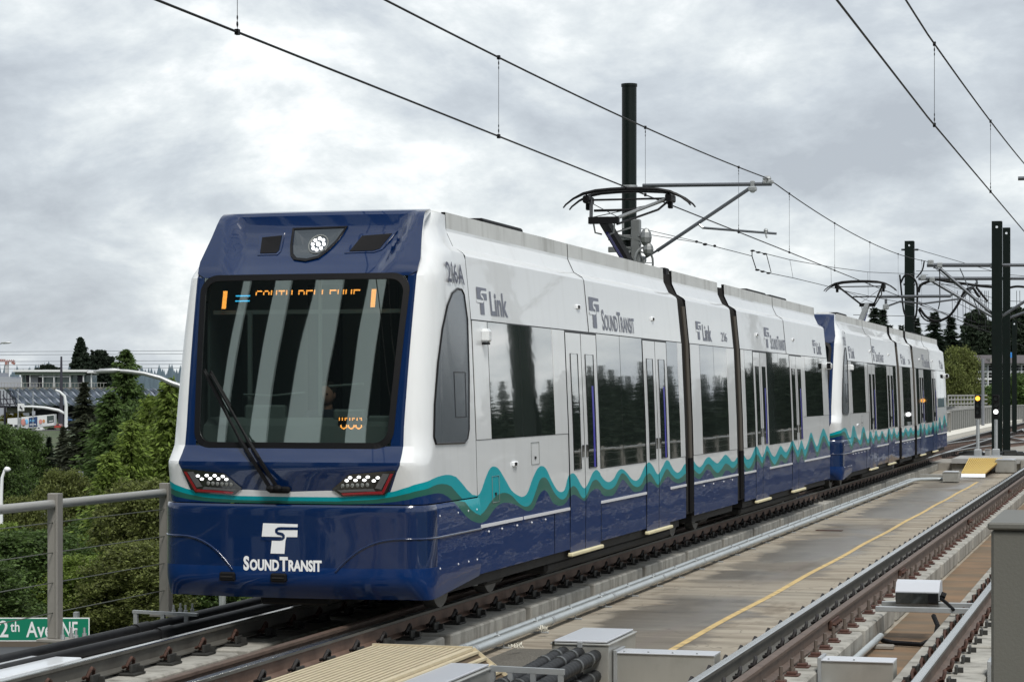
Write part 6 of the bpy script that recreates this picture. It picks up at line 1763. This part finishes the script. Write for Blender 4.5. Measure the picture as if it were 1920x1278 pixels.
# right background trees
RT = 'conifers on the right skyline'
for px_, yt, zc, w, lb in ((1640, 580, 330, 1.15, 'tall dark fir above the trailing car roof'), (1655, 582, 338, 1.0, 'dark fir right of the tall one above the trailing car'), (1668, 612, 345, 1.0, 'shorter fir above the trailing car roof'), (1690, 612, 350, .9, 'low fir left of the green pole above the car'), (1718, 598, 355, 1.0, 'dark fir right behind the green pole'),
                     (1752, 588, 330, 1.15, 'pointed fir under the big cable loop'), (1783, 596, 325, 1.2, 'broad dark fir right of the cable loop'), (1735, 630, 310, 1.3, 'lower broad fir behind the trailing car'), (1765, 640, 300, 1.4, 'wide low fir beside the light green tree'), (1800, 640, 350, 1.0, 'low fir filling the gap behind the light green tree'), (1806, 625, 380, .6, 'slim pale fir in the gap of the skyline')):
    tree('conifer' if px_ % 2 == 0 else 'conifer2', px_, zc, yt, lb, RT, w * 1.5)
for px_, yt, lb in ((1822, 588, 'tall columnar tree left of the green poles'), (1834, 582, 'tallest columnar tree left of the green poles'), (1848, 602, 'columnar tree beside the taller green pole')):
    tree('pole', px_, 430, yt, lb, 'columnar trees by the green poles', .9)
for px_, yt, lb in ((1893, 585, 'open crowned tree right of the green poles'), (1905, 578, 'tall open crowned tree near the right edge'), (1917, 586, 'open crowned tree at the right edge')):
    tree('pole', px_, 430, yt, lb, 'open crowned trees at the right edge', 1.1)
for px_, yt, lb in ((1850, 650, 'low dark tree behind the apartment roof'), (1875, 652, 'dark tree hidden behind the green poles'), (1915, 655, 'dark tree at the right edge above the apartment')):
    tree('conifer2', px_, 440, yt, lb, RT, 1.6)
tree('bright2', 1800, 215, 655, 'large light green tree between the trailing car and the signals', None, .62)
tree('bright2', 1783, 208, 685, 'left shoulder of light green foliage behind the trailing car', None, .6)
tree('mid', 1900, 250, 722, 'green hedge tree behind the far fence at right', None, 1.5)
tree('mid', 1935, 240, 705, 'dark green tree at the right edge above the fence', None, 1.2)
tree('yellow', 1853, 260, 728, 'small yellow green bush behind the far fence', None, .8, zb=-3)
# treeline on the far side, mirrored in the car windows
random.seed(5)
for i in range(200):
    y = 100 + i * 3.4 + random.uniform(-1.5, 1.5); x = 58 + random.uniform(-6, 8) + (i % 3) * 4
    h = 12.8 + i * .058 + random.uniform(-1.8, 2.6)
    t = thing('conifer', 'dark conifer in the long row right of the viaduct', 'tree', (x, y, ZG), 'row of conifers right of the viaduct')
    s = h / 16; t.scale = (s * 1.35, s * 1.35, s); t.rotation_euler = (0, 0, random.uniform(0, 6.28)); a, c = crown('conifer' if i % 2 else 'conifer2'); link('crown', a, t); link('trunk', c, t)
b = MB(); b.bb(66, 95, 60, 900, ZG, ZG + 11.0, 0, 1.0); b.build('wooded_bank', mat('wooded_bank_green', (.03, .045, .022, 1), rough=1, var=.5, vscale=.3), None, 'dark wooded bank right of the viaduct', 'structure')
# far wooded ridge
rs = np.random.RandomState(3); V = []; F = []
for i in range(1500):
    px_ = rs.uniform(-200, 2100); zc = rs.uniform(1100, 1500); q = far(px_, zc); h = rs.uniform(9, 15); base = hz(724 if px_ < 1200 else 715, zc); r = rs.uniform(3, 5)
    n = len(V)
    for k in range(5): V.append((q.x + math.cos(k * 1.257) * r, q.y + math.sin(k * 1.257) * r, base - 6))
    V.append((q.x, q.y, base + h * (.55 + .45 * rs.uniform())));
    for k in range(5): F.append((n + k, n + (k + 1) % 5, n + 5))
me = bpy.data.meshes.new('far_forest'); me.from_pydata(V, [], F); me.materials.append(mat('far_forest', (.10, .14, .17, 1), rough=1)); link('far_forest', me, None, 'far off forest along the horizon ridge, haze put into its bluish colour', 'stuff')  # bluish haze of distance painted into the forest colour
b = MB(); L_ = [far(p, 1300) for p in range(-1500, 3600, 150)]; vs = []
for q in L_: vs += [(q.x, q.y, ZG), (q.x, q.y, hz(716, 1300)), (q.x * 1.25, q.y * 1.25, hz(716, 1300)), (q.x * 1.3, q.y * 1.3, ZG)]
b.add(vs, [(4 * i + k, 4 * i + k + 1, 4 * i + 5 + k, 4 * i + 4 + k) for i in range(len(L_) - 1) for k in range(3)]); b.build('hills', mat('far_hill', (.09, .13, .15, 1), rough=1, var=.2, vscale=.02), None, 'low wooded ridge on the horizon', 'structure')  # ridge colour carries the same painted haze

# ---- station far left
zs_ = 620; k_ = zs_ / FPX
def sp(px_, py_, dz=0): q = far(px_, zs_ + dz); return Vector((q.x, q.y, hz(py_, zs_)))
def sbox(b, x0, x1, y0, y1, dep, mi=0, front=0):
    A, B_ = sp(x0, y0, front), sp(x1, y0, front); d = (B_ - A); u = d.normalized(); back = Vector((-SY, CY, 0)) * dep
    z0 = hz(y1, zs_); z1 = hz(y0, zs_)
    P = [Vector((A.x, A.y, z0)), Vector((B_.x, B_.y, z0)), Vector((B_.x, B_.y, z1)), Vector((A.x, A.y, z1))]
    b.add(P + [p + back for p in P], [(0, 1, 2, 3), (7, 6, 5, 4), (0, 4, 5, 1), (1, 5, 6, 2), (2, 6, 7, 3), (3, 7, 4, 0)], mi)
st = thing('station_building', 'elevated station with a flat white roof and glazed walls, far left', 'station', tuple(sp(100, 800) * 1.0))
M_swhite = mat('station_white', (.62, .64, .65, 1), rough=.6); M_sgrey = mat('station_grey', (.30, .32, .36, 1), rough=.6); M_sfascia = mat('station_fascia', (.11, .14, .11, 1), rough=.7)
M_sglass = mat('station_glass', (.10, .15, .15, 1), rough=.15, coat=.5); M_screen = mat('station_screen', (.36, .40, .47, 1), rough=.6, var=.15, vscale=.3); M_sdark = mat('station_dark', (.035, .035, .05, 1), rough=.8); M_stan = mat('station_tan', (.26, .25, .22, 1), rough=.8)
b = MB(); sbox(b, 25, 165, 693, 697, 22, 0, -3); sbox(b, 28, 160, 697, 702.5, 20, 1, -2.5); b.build('roof', [M_swhite, M_sfascia], st)
b = MB(); sbox(b, 163, 182, 695, 699, 14, 0, -3); sbox(b, 186, 222, 691, 697, 10, 0, -3); b.build('roof', [M_swhite], st)
for i, (x0, x1, m_) in enumerate(((40, 50, 2), (50, 56, 1), (56, 72, 0), (72, 81, 1), (81, 101, 2), (101, 116, 2), (116, 131, 2), (131, 146, 2), (146, 156, 1), (157, 170, 2))):
    b = MB(); sbox(b, x0, x1 - .8, 703, 725, 10, m_, 0); b.build('window_bay' if m_ == 2 else 'wall_panel', [M_sgrey, M_sdark, M_sglass], st)
b = MB()
for x in (40, 56, 80, 101, 131, 156, 171): sbox(b, x - .7, x + .7, 700, 726, 1, 0, -2)
sbox(b, 72, 131, 705, 706.5, 1, 0, -2); b.build('window_frame', M_swhite, st, kind='stuff')
b = MB(); sbox(b, 0, 200, 717.2, 718, .3, 0, -5)
for x in range(2, 200, 6): sbox(b, x, x + .6, 717, 726, .2, 0, -5)
b.build('railing', M_fencerail, st, kind='stuff')
b = MB(); sbox(b, -40, 40, 713, 727, 20, 0, 14); sbox(b, -40, 225, 725.5, 729, 20, 1, -4); b.build('platform_wall', [M_sgrey, M_stan], st)
# folded screen skirt
b = MB(); nx_ = 44; ny_ = 5; x0, x1, y0, y1 = 5, 330, 728, 760
g = [[None] * (nx_ + 1) for _ in range(ny_ + 1)]; vs = []
for j in range(ny_ + 1):
    for i in range(nx_ + 1):
        fx_ = x0 + (x1 - x0) * i / nx_ + (3.5 if j % 2 else 0) + max(0, (j * 6 - 0) * (1 - i / 3)) * (i < 3); fy = y0 + (y1 - y0) * j / ny_
        dep = -4 + (.7 if (i + (j % 2)) % 2 else -.7); q = far(fx_, zs_ + dep); vs.append((q.x, q.y, hz(fy + (2.0 if (i + j) % 2 else -1.5), zs_)))
fs = []
for j in range(ny_):
    for i in range(nx_):
        a = j * (nx_ + 1) + i; fs += [(a, a + 1, a + nx_ + 2), (a, a + nx_ + 2, a + nx_ + 1)]
b.add(vs, fs); b.build('folded_screen', M_screen, st)
b = MB(); sbox(b, -20, 330, 761, 764, 8, 1, 0); sbox(b, 12, 62, 764, 774, 10, 0, 2); sbox(b, 55, 110, 768, 785, 10, 1, 4); sbox(b, 110, 330, 764, 800, 6, 1, 10)
for x in (7, 109, 116, 190, 196): sbox(b, x, x + 3, 760, 806, 1, 1, -2)
b.build('undercroft', [M_stan, M_sdark], st)
b = MB()
for k in range(5): sbox(b, -6 + k * 6, -5 + k * 6, 732, 764, .5, 0, -6)
for a, c in (((-6, 735), (5, 762)), ((5, 740), (18, 760)), ((18, 735), (30, 762)), ((-10, 748), (28, 748)), ((-10, 757), (28, 757))): b.bar(sp(a[0], a[1], -6), sp(c[0], c[1], -6), .25, .25)
b.build('truss', M_sdark, st)
# crane
b = MB(); cz = 1000
def cp(px_, py_): q = far(px_, cz); return Vector((q.x, q.y, hz(py_, cz)))
b.bar(cp(-60, 677), cp(28, 677), .9, .6, 0); b.bar(cp(-60, 674), cp(10, 674), .4, .4, 0); b.bar(cp(13, 677), cp(13, 715), 1.3, 1.3, 1); b.bar(cp(10, 681), cp(16, 681), 1.5, 1.6, 0); b.bar(cp(22, 679), cp(28, 682), .9, 1.0, 0)
for k in range(22): b.bar(cp(-60 + k * 4, 677), cp(-58 + k * 4, 674), .25, .25, 0)
tag(b.build('tower_crane', [mat('crane_red', (.30, .13, .11, 1), rough=.7), mat('crane_white', (.5, .5, .52, 1), rough=.7)]), 'pale red tower crane above the far left rooftops', 'crane')
b = MB(); zs2 = 900
for (x0, x1, yt) in ((-60, 20, 706), (20, 42, 709), (-60, -10, 698)):
    q0, q1 = far(x0, zs2), far(x1, zs2); h = hz(yt, zs2); b = MB(); u = Vector((-SY, CY, 0)) * 25
    P = [Vector((q0.x, q0.y, ZG)), Vector((q1.x, q1.y, ZG)), Vector((q1.x, q1.y, h)), Vector((q0.x, q0.y, h))]
    b.add(P + [p + u for p in P], [(0, 1, 2, 3), (7, 6, 5, 4), (0, 4, 5, 1), (1, 5, 6, 2), (2, 6, 7, 3), (3, 7, 4, 0)])
    tag(b.build('warehouse', M_sgrey), {-60: 'pale distant warehouse at the far left edge' if yt == 706 else 'taller pale distant block at the far left edge', 20: 'small pale distant building left of the station'}[x0], 'building')
# poles and lamps on the left
def lamp_pole(name, label, pts, r, head, zc, rad_end=None, cat='street lamp', m=M_galv):
    q0 = far(pts[0][0], zc); t = thing(name, label, cat, (q0.x, q0.y, ZG))
    P = [Vector((far(a, zc).x, far(a, zc).y, hz(c, zc))) for a, c in pts]; P = [Vector((P[0].x, P[0].y, ZG))] + P
    n = len(P); b = MB(); b.tube(P, [r * (1 - .5 * i / (n - 1)) for i in range(n)], 10); b.build('lamp_pole', m, t, smooth=True, sharp=60)
    if head:
        (ax, ay), (cx, cy), th = head; A = Vector((far(ax, zc).x, far(ax, zc).y, hz(ay, zc))); C = Vector((far(cx, zc).x, far(cx, zc).y, hz(cy, zc)))
        b = MB(); d = (C - A); b.tube([A, A + d * .25, A + d * .7, C], [th * .5, th, th * .9, th * .25], 10); b.build('lamp_head', m, t, smooth=True, sharp=60)
lamp_pole('street_lamp', 'grey curved street lamp arm reaching left from behind the train', [(417, 1135), (417, 800), (405, 760), (380, 738), (340, 724), (322, 718), (300, 708), (270, 700), (240, 696), (225, 695)], .10, ((225, 694), (175, 696), .075), 62)
lamp_pole('street_lamp', 'small white lamp with a short curved neck at the left edge', [(2, 1000), (2, 930), (4, 895), (9, 880)], .10, ((8, 879), (20, 880), .11), 90, m=M_letterw)
lamp_pole('street_lamp', 'thin grey lamp arm entering at the left edge above the skyline', [(-40, 760), (-35, 660), (-10, 647), (4, 643)], .16, ((2, 642.5), (22, 642), .16), 300)
lamp_pole('street_lamp', 'white curved lamp post beside the truck', [(124, 803), (124, 760), (121, 742), (112, 734), (104, 731)], .5, None, 560, m=M_swhite)
lamp_pole('mast_arm', 'white traffic mast arm carrying the turn sign', [(124, 806), (124, 776), (110, 769), (85, 764), (60, 762), (40, 762)], .5, None, 562, cat='mast arm', m=M_swhite)
lamp_pole('tall_pole', 'thin dark pole standing in front of the station roof', [(115, 727), (115, 668)], .5, None, 590, cat='pole', m=M_sdark)
lamp_pole('thin_pole', 'thin grey pole in front of the folded screen', [(34, 785), (34, 728)], .18, None, 566, cat='pole')
lamp_pole('thin_pole', 'second thin grey pole in front of the folded screen', [(62, 785), (62, 732)], .18, None, 566, cat='pole')
def far_sign(x0, x1, y0, y1, zc, label, m, extra=None, name='road_sign', cat='sign'):
    q0, q1 = far(x0, zc), far(x1, zc); z0, z1 = hz(y1, zc), hz(y0, zc); u = Vector((-SY, CY, 0)) * .06
    t = thing(name, label, cat, ((q0.x + q1.x) / 2, (q0.y + q1.y) / 2, z0)); b = MB()
    P = [Vector((q0.x, q0.y, z0)), Vector((q1.x, q1.y, z0)), Vector((q1.x, q1.y, z1)), Vector((q0.x, q0.y, z1))]
    b.add(P + [p + u for p in P], [(0, 1, 2, 3), (7, 6, 5, 4), (0, 4, 5, 1), (1, 5, 6, 2), (2, 6, 7, 3), (3, 7, 4, 0)]); b.build('sign_panel', m, t); return t, q0, q1, z0, z1
t, q0, q1, z0, z1 = far_sign(33, 45.5, 756, 770, 558, 'small white road sign with a left turn arrow', M_swhite)
b = MB(); c = (Vector((q0.x, q0.y, 0)) + Vector((q1.x, q1.y, 0))) / 2; u = (Vector((q1.x, q1.y, 0)) - Vector((q0.x, q0.y, 0))).normalized(); f = Vector((SY, -CY, 0)) * .15
def sgp(a, z): return c + u * a + f + Vector((0, 0, z))
b.bar(sgp(.3, z0 + .3), sgp(.25, z0 + .75), .2, .12); b.bar(sgp(.25, z0 + .75), sgp(-.25, z0 + 1.0), .2, .12); b.bar(sgp(-.25, z0 + 1.0), sgp(-.05, z0 + .72), .2, .12); b.bar(sgp(-.25, z0 + 1.0), sgp(-.0, z0 + 1.2), .2, .12); b.build('arrow', M_sdark, t)
far_sign(60, 66, 770, 778, 562, 'small pale sign back behind the white truck', M_sgrey)
t, q0, q1, z0, z1 = far_sign(144, 156, 883, 900, 115, 'small grey sign back among the bushes', mat('sign_back_grey', (.16, .18, .2, 1), rough=.6))
b = MB(); b.bar(((q0.x + q1.x) / 2, (q0.y + q1.y) / 2 + .05, ZG), ((q0.x + q1.x) / 2, (q0.y + q1.y) / 2 + .05, z0), .07, .07); b.build('sign_post', M_bark, t)
# truck
tz = 566
def tp(px_, py_, dz=0): q = far(px_, tz + dz); return Vector((q.x, q.y, hz(py_, tz)))
tr = thing('semi_truck', 'white semi truck with a printed trailer on the far road', 'truck', tuple(tp(70, 806)))
def skew(x0, x1, ya0, ya1, yb0, yb1, dep, m_, name, front_=0):
    u = Vector((-SY, CY, 0)) * dep; b = MB(); P = [tp(x0, ya1, front_), tp(x1, yb1, front_), tp(x1, yb0, front_), tp(x0, ya0, front_)]
    b.add(P + [p + u for p in P], [(0, 1, 2, 3), (7, 6, 5, 4), (0, 4, 5, 1), (1, 5, 6, 2), (2, 6, 7, 3), (3, 7, 4, 0)]); return b.build(name, m_, tr)
skew(40, 102, 781.5, 804, 776, 797, 2.6, M_swhite, 'trailer'); skew(54, 70, 783, 800, 780.5, 799, .05, mat('print_navy', (.02, .05, .14, 1), rough=.5), 'printed_panel', -.08)
skew(88, 101, 779.5, 793, 778, 791, .05, mat('print_green', (.05, .07, .07, 1), rough=.5), 'printed_panel', -.08)
skew(14, 35, 784, 795, 782.5, 795, 2.4, M_swhite, 'cab_roof'); skew(24, 36, 795, 805, 795, 805, 2.4, M_swhite, 'cab'); skew(12, 26, 801, 806, 801, 806, 2.4, M_swhite, 'hood'); skew(27, 33, 796, 801, 796, 801, .05, M_sdark, 'cab_window', -.1)
b = MB()
for (cx, cy, r, mi) in ((44, 791, 7, 0), (49.5, 790, 5, 1), (76, 790, 5, 0), (82, 789, 3.5, 2)):
    b = MB(); c = tp(cx, cy, -.15); P = [c + Vector((CY, SY, 0)) * math.cos(a) * r * .09 + Vector((0, 0, math.sin(a) * r * .12)) for a in np.linspace(0, 6.283, 13)[:-1]]; b.add(P, [tuple(range(12))], 0)
    b.build('printed_picture', [mat('print_pink', (.55, .25, .22, 1), rough=.5), mat('print_sky', (.18, .5, .8, 1), rough=.5), mat('print_orange', (.5, .22, .08, 1), rough=.5)][mi], tr)
def far_text(txt, px0, py_base, hpx, wpx, m_, dz=-.2):
    V_, F_ = text_mesh(txt, hpx * tz / FPX, .02); w = text_width(V_); k = wpx * tz / FPX / w; o = tp(px0, py_base, dz); U = Vector((CY, SY, 0)); b = MB()
    b.add([o + U * (x * k) + Vector((0, 0, z + x * k * .05)) for x, z in V_], F_); b.build('lettering', m_, tr)
far_text('A cut', 55.5, 790, 4.5, 9, mat('print_sky', (.18, .5, .8, 1))); far_text('above.', 55.5, 797, 4.0, 13, M_letterw)
far_text('work', 92, 790, 2.5, 8, M_letterw)
b = MB()
for x in (30, 46, 52, 92, 98): c = tp(x, 805, .3); U = Vector((-SY, CY, 0)); b.tube([c, c + U * 2.2], .5, 12)
b.build('wheel', M_black, tr, kind='stuff')
for x, y_, lb, m_ in ((108, 800, 'small red car behind the truck', mat('car_red', (.35, .04, .03, 1), rough=.3, coat=1)), (72, 806, 'small white car below the trailer', M_swhite), (130, 787, 'small blue car beside the lamp post', mat('car_blue', (.03, .08, .2, 1), rough=.3, coat=1))):
    t = thing('parked_car', lb, 'car', tuple(tp(x, y_ + 2))); c = tp(x, y_ + 1, -4); U = Vector((CY, SY, 0)); D = Vector((-SY, CY, 0))
    b = MB(); prof = [(-.6, 0), (-.6, .35), (-.35, .4), (-.2, .7), (.25, .7), (.42, .42), (.62, .35), (.62, 0)]; P = [c + U * (a * 1.4) + Vector((0, 0, z * 1.3)) for a, z in prof]
    n = len(P); b.add(P + [p + D * 3.5 for p in P], [tuple(range(n)), tuple(range(2 * n - 1, n - 1, -1))] + [(i, n + i, n + (i + 1) % n, (i + 1) % n) for i in range(n)]); b.build('car_body', m_, t)
    b = MB(); P = [c - D * .03 + U * (a * 1.4) + Vector((0, 0, z * 1.3)) for a, z in [(-.18, .42), (-.12, .65), (.2, .65), (.3, .42)]]; b.add(P, [(0, 1, 2, 3)]); b.build('car_window', M_sdark, t)
# far power lines at left
b = MB()
for yy in (659, 665, 677.5, 684, 691):
    b.tube([Vector((far(a, 800).x, far(a, 800).y, hz(yy + (a - 0) * (-.005), 800))) for a in (-100, 100, 350)], .09, 4)
tag(b.build('power_line', mat('power_line_grey', (.25, .27, .3, 1), rough=.8)), 'faint far power lines across the sky at left', 'power line')
# green street name sign
zc = 44; q0 = far(-42, zc); q1 = far(168, zc); z1, z0 = hz(1157, zc), hz(1201, zc)
sg = thing('street_sign', 'green street name sign with white lettering behind the fence at lower left', 'street sign', (q1.x, q1.y, z0))
U = Vector((CY, SY, 0)); FW = Vector((SY, -CY, 0)); A = Vector((q0.x, q0.y, 0)); Wd = (Vector((q1.x, q1.y, 0)) - A).length
M_sgreen = mat('sign_green', (.006, .20, .115, 1), rough=.4)
def sgbox(a0, a1, b0, b1, f0, f1, m_, nm):
    b = MB(); P = [A + U * a + FW * f + Vector((0, 0, z)) for f in (f0, f1) for a, z in ((a0, b0), (a1, b0), (a1, b1), (a0, b1))]
    b.add(P, [(0, 3, 2, 1), (4, 5, 6, 7), (0, 1, 5, 4), (1, 2, 6, 5), (2, 3, 7, 6), (3, 0, 4, 7)]); return b.build(nm, m_, sg)
sgbox(0, Wd, z0, z1, 0, .01, M_letterw, 'sign_border'); sgbox(.02, Wd - .02, z0 + .02, z1 - .02, .008, .014, M_sgreen, 'sign_panel')
def sgtext(txt, px_, hpx, wpx, base):
    k0 = zc / FPX; V_, F_ = text_mesh(txt, hpx * k0, .012); w = text_width(V_); k = wpx * k0 / w; a0 = (px_ + 42) * k0 / 1.0
    b = MB(); b.add([A + U * (a0 + x * k) + FW * .018 + Vector((0, 0, hz(base, zc) + z)) for x, z in V_], F_); b.build('lettering', M_letterw, sg)
sgtext('112', -38, 32, 54, 1193); sgtext('th', 20, 20, 17, 1183); sgtext('Ave', 50, 30, 48, 1193); sgtext('NE', 115, 30, 31, 1193)
b = MB(); P = A + U * (Wd - .3); b.bar((P.x, P.y + .1, z0 - .5), (P.x, P.y + .1, z1 + .1), .09, .09); b.bar((A.x - 6, A.y + .1, z0 - .5), (P.x, P.y + .1, z0 - .5), .14, .14); b.bar((A.x - 6, A.y + .1, ZG), (A.x - 6, A.y + .1, z0), .22, .22)
b.build('sign_arm', M_galv, sg)
# grey road surface just under the sign
wl = at_z(40, 1215, -2.9)
b = MB(); Q = [far(-120, 40.5), far(105, 40.5), far(92, 46.8), far(-120, 46.8)]; b.add([(v.x, v.y, -2.98) for v in Q] + [(v.x, v.y, ZG) for v in Q], [(0, 1, 2, 3), (0, 4, 5, 1), (1, 5, 6, 2), (2, 6, 7, 3)], 0)
b.bar((Q[3].x, Q[3].y, -2.93), (Q[2].x, Q[2].y, -2.93), .25, .12, 1)
tag(b.build('flat_roof', [mat('dark_membrane', (.05, .055, .06, 1), rough=.8, var=.2, vscale=1), mat('roof_trim', (.12, .10, .08, 1), rough=.8)]), 'dark flat roof just below the viaduct at lower left', 'roof')

# ---- apartment block at right
az = 300
ab = thing('apartment_building', 'white apartment block with balconies behind the green poles at right', 'building', tuple(far(1880, az, ZG)))
def abx(b, x0, x1, y0, y1, dep, mi, fr=0):
    A_, B_ = far(x0, az + fr), far(x1, az + fr); u = Vector((-SY, CY, 0)) * dep; za, zb_ = hz(y1, az), hz(y0, az)
    P = [Vector((A_.x, A_.y, za)), Vector((B_.x, B_.y, za)), Vector((B_.x, B_.y, zb_)), Vector((A_.x, A_.y, zb_))]
    b.add(P + [p + u for p in P], [(0, 1, 2, 3), (7, 6, 5, 4), (0, 4, 5, 1), (1, 5, 6, 2), (2, 6, 7, 3), (3, 7, 4, 0)], mi)
M_ad = mat('apartment_dark', (.05, .055, .065, 1), rough=.4)
b = MB(); abx(b, 1829, 1960, 680, 760, 14, 0, 2); b.build('recessed_wall', M_ad, ab)
for i in range(5):
    b = MB(); abx(b, 1829, 1960, 681 + i * 13.5, 685 + i * 13.5, 3, 0, -1); b.build('balcony', M_swhite, ab)
    b = MB(); abx(b, 1829, 1960, 689.5 + i * 13.5, 690.1 + i * 13.5, .1, 0, -1)
    b.build('balcony_rail', M_swhite, ab)
for x in (1852, 1872, 1894, 1915, 1936): b = MB(); abx(b, x, x + 1.6, 681, 760, 2, 0, -1.2); b.build('wall_pier', M_swhite, ab)
b = MB(); abx(b, 1857, 1862, 672, 685, 3, 0, -1); b.build('chimney', M_stan, ab)
b = MB(); A_, B_ = far(1828, az - 2), far(1962, az - 2); u = Vector((-SY, CY, 0)) * 16
P = [Vector((A_.x, A_.y, hz(681, az))), Vector((B_.x, B_.y, hz(681, az))), Vector((B_.x, B_.y, hz(664, az))) + u * .5, Vector((A_.x, A_.y, hz(664, az))) + u * .5, Vector((B_.x, B_.y, hz(681, az))) + u, Vector((A_.x, A_.y, hz(681, az))) + u]
b.add(P, [(0, 1, 2, 3), (3, 2, 4, 5), (0, 3, 5), (1, 4, 2)]); b.build('roof', mat('roof_brown', (.085, .075, .08, 1), rough=.9, var=.2, vscale=.5), ab)
b = MB(); abx(b, 1886, 1898, 661, 671, .3, 0, -3); tag(b.build('tarpaulin', mat('tarp_blue', (.03, .22, .62, 1), rough=.5)), 'bright blue tarpaulin on the apartment roof', 'tarpaulin')
t, q0, q1, z0, z1 = far_sign(1888.2, 1891.6, 683, 715, 140, 'narrow blue vertical sign on the rear green pole', mat('sign_blue', (.012, .03, .30, 1), rough=.4))
b = MB(); f = Vector((SY, -CY, 0)) * .03
for k in range(5):
    V_, F_ = text_mesh('T' if k % 2 else 'I', .10, .01); o = Vector(((q0.x + q1.x) / 2 - .03, (q0.y + q1.y) / 2, z1 - .2 - k * .2)) + f
    b.add([o + Vector((CY * x * .6, SY * x * .6, z)) for x, z in V_], F_)
b.build('sign_marks', M_letterw, t)
b = MB(); q = far(1843, 150); b.tube([(q.x, q.y, -.17 - 3), (q.x, q.y, hz(672, 150))], .10, 8); tag(b.build('grey_pole', mat('pole_midgrey', (.17, .18, .20, 1), rough=.6)), 'plain mid grey pole in front of the apartment block', 'pole')
# elevated guideway rail far right (pale railing above the fence)
panel = thing('bridge_railing', 'pale bridge railing behind the far fence beside the light green tree', 'railing', tuple(far(1800, 175, -1)))
for i in range(12):
    a = far(1778 + i * 6, 175 + i); c = far(1784 + i * 6, 176 + i); b = MB()
    for y_ in (741, 749, 757): b.bar((a.x, a.y, hz(y_, 175)), (c.x, c.y, hz(y_ + .1, 175)), .12, .10)
    b.bar((a.x, a.y, hz(741, 175)), (a.x, a.y, hz(762, 175)), .10, .10); b.build('railing_bay', M_lightconc, panel)
b = MB(); a, c = far(1770, 176), far(1990, 200); b.bar((a.x, a.y, hz(765, 176)), (c.x, c.y, hz(762, 200)), .6, .35); b.build('railing_base', M_lightconc, panel)

# ---- unseen tower added behind the viewer, piers placed for the windscreen's pale bands
tw = thing('reflection_tower', 'added unseen tower with pale vertical piers, made to reflect in the windscreen', 'building', (-52, -60, ZG))
b = MB(); b.bb(-110, 10, -80, -62, ZG, 95, 0); b.build('dark_backing', mat('tower_backing', (.008, .012, .013, 1), rough=.5, spec=.1), tw)
M_pier = mat('tower_pier', (.76, .80, .79, 1), rough=.7)
for xa, xb in ((-104, -98), (-84, -79), (-63.5, -60.5), (-51.5, -46.5), (-41.5, -33.5), (-26.5, -21.5), (-9, -3)):
    b = MB(); b.bb(xa, xb, -62, -61, ZG, 94, 0); b.build('pier', M_pier, tw)
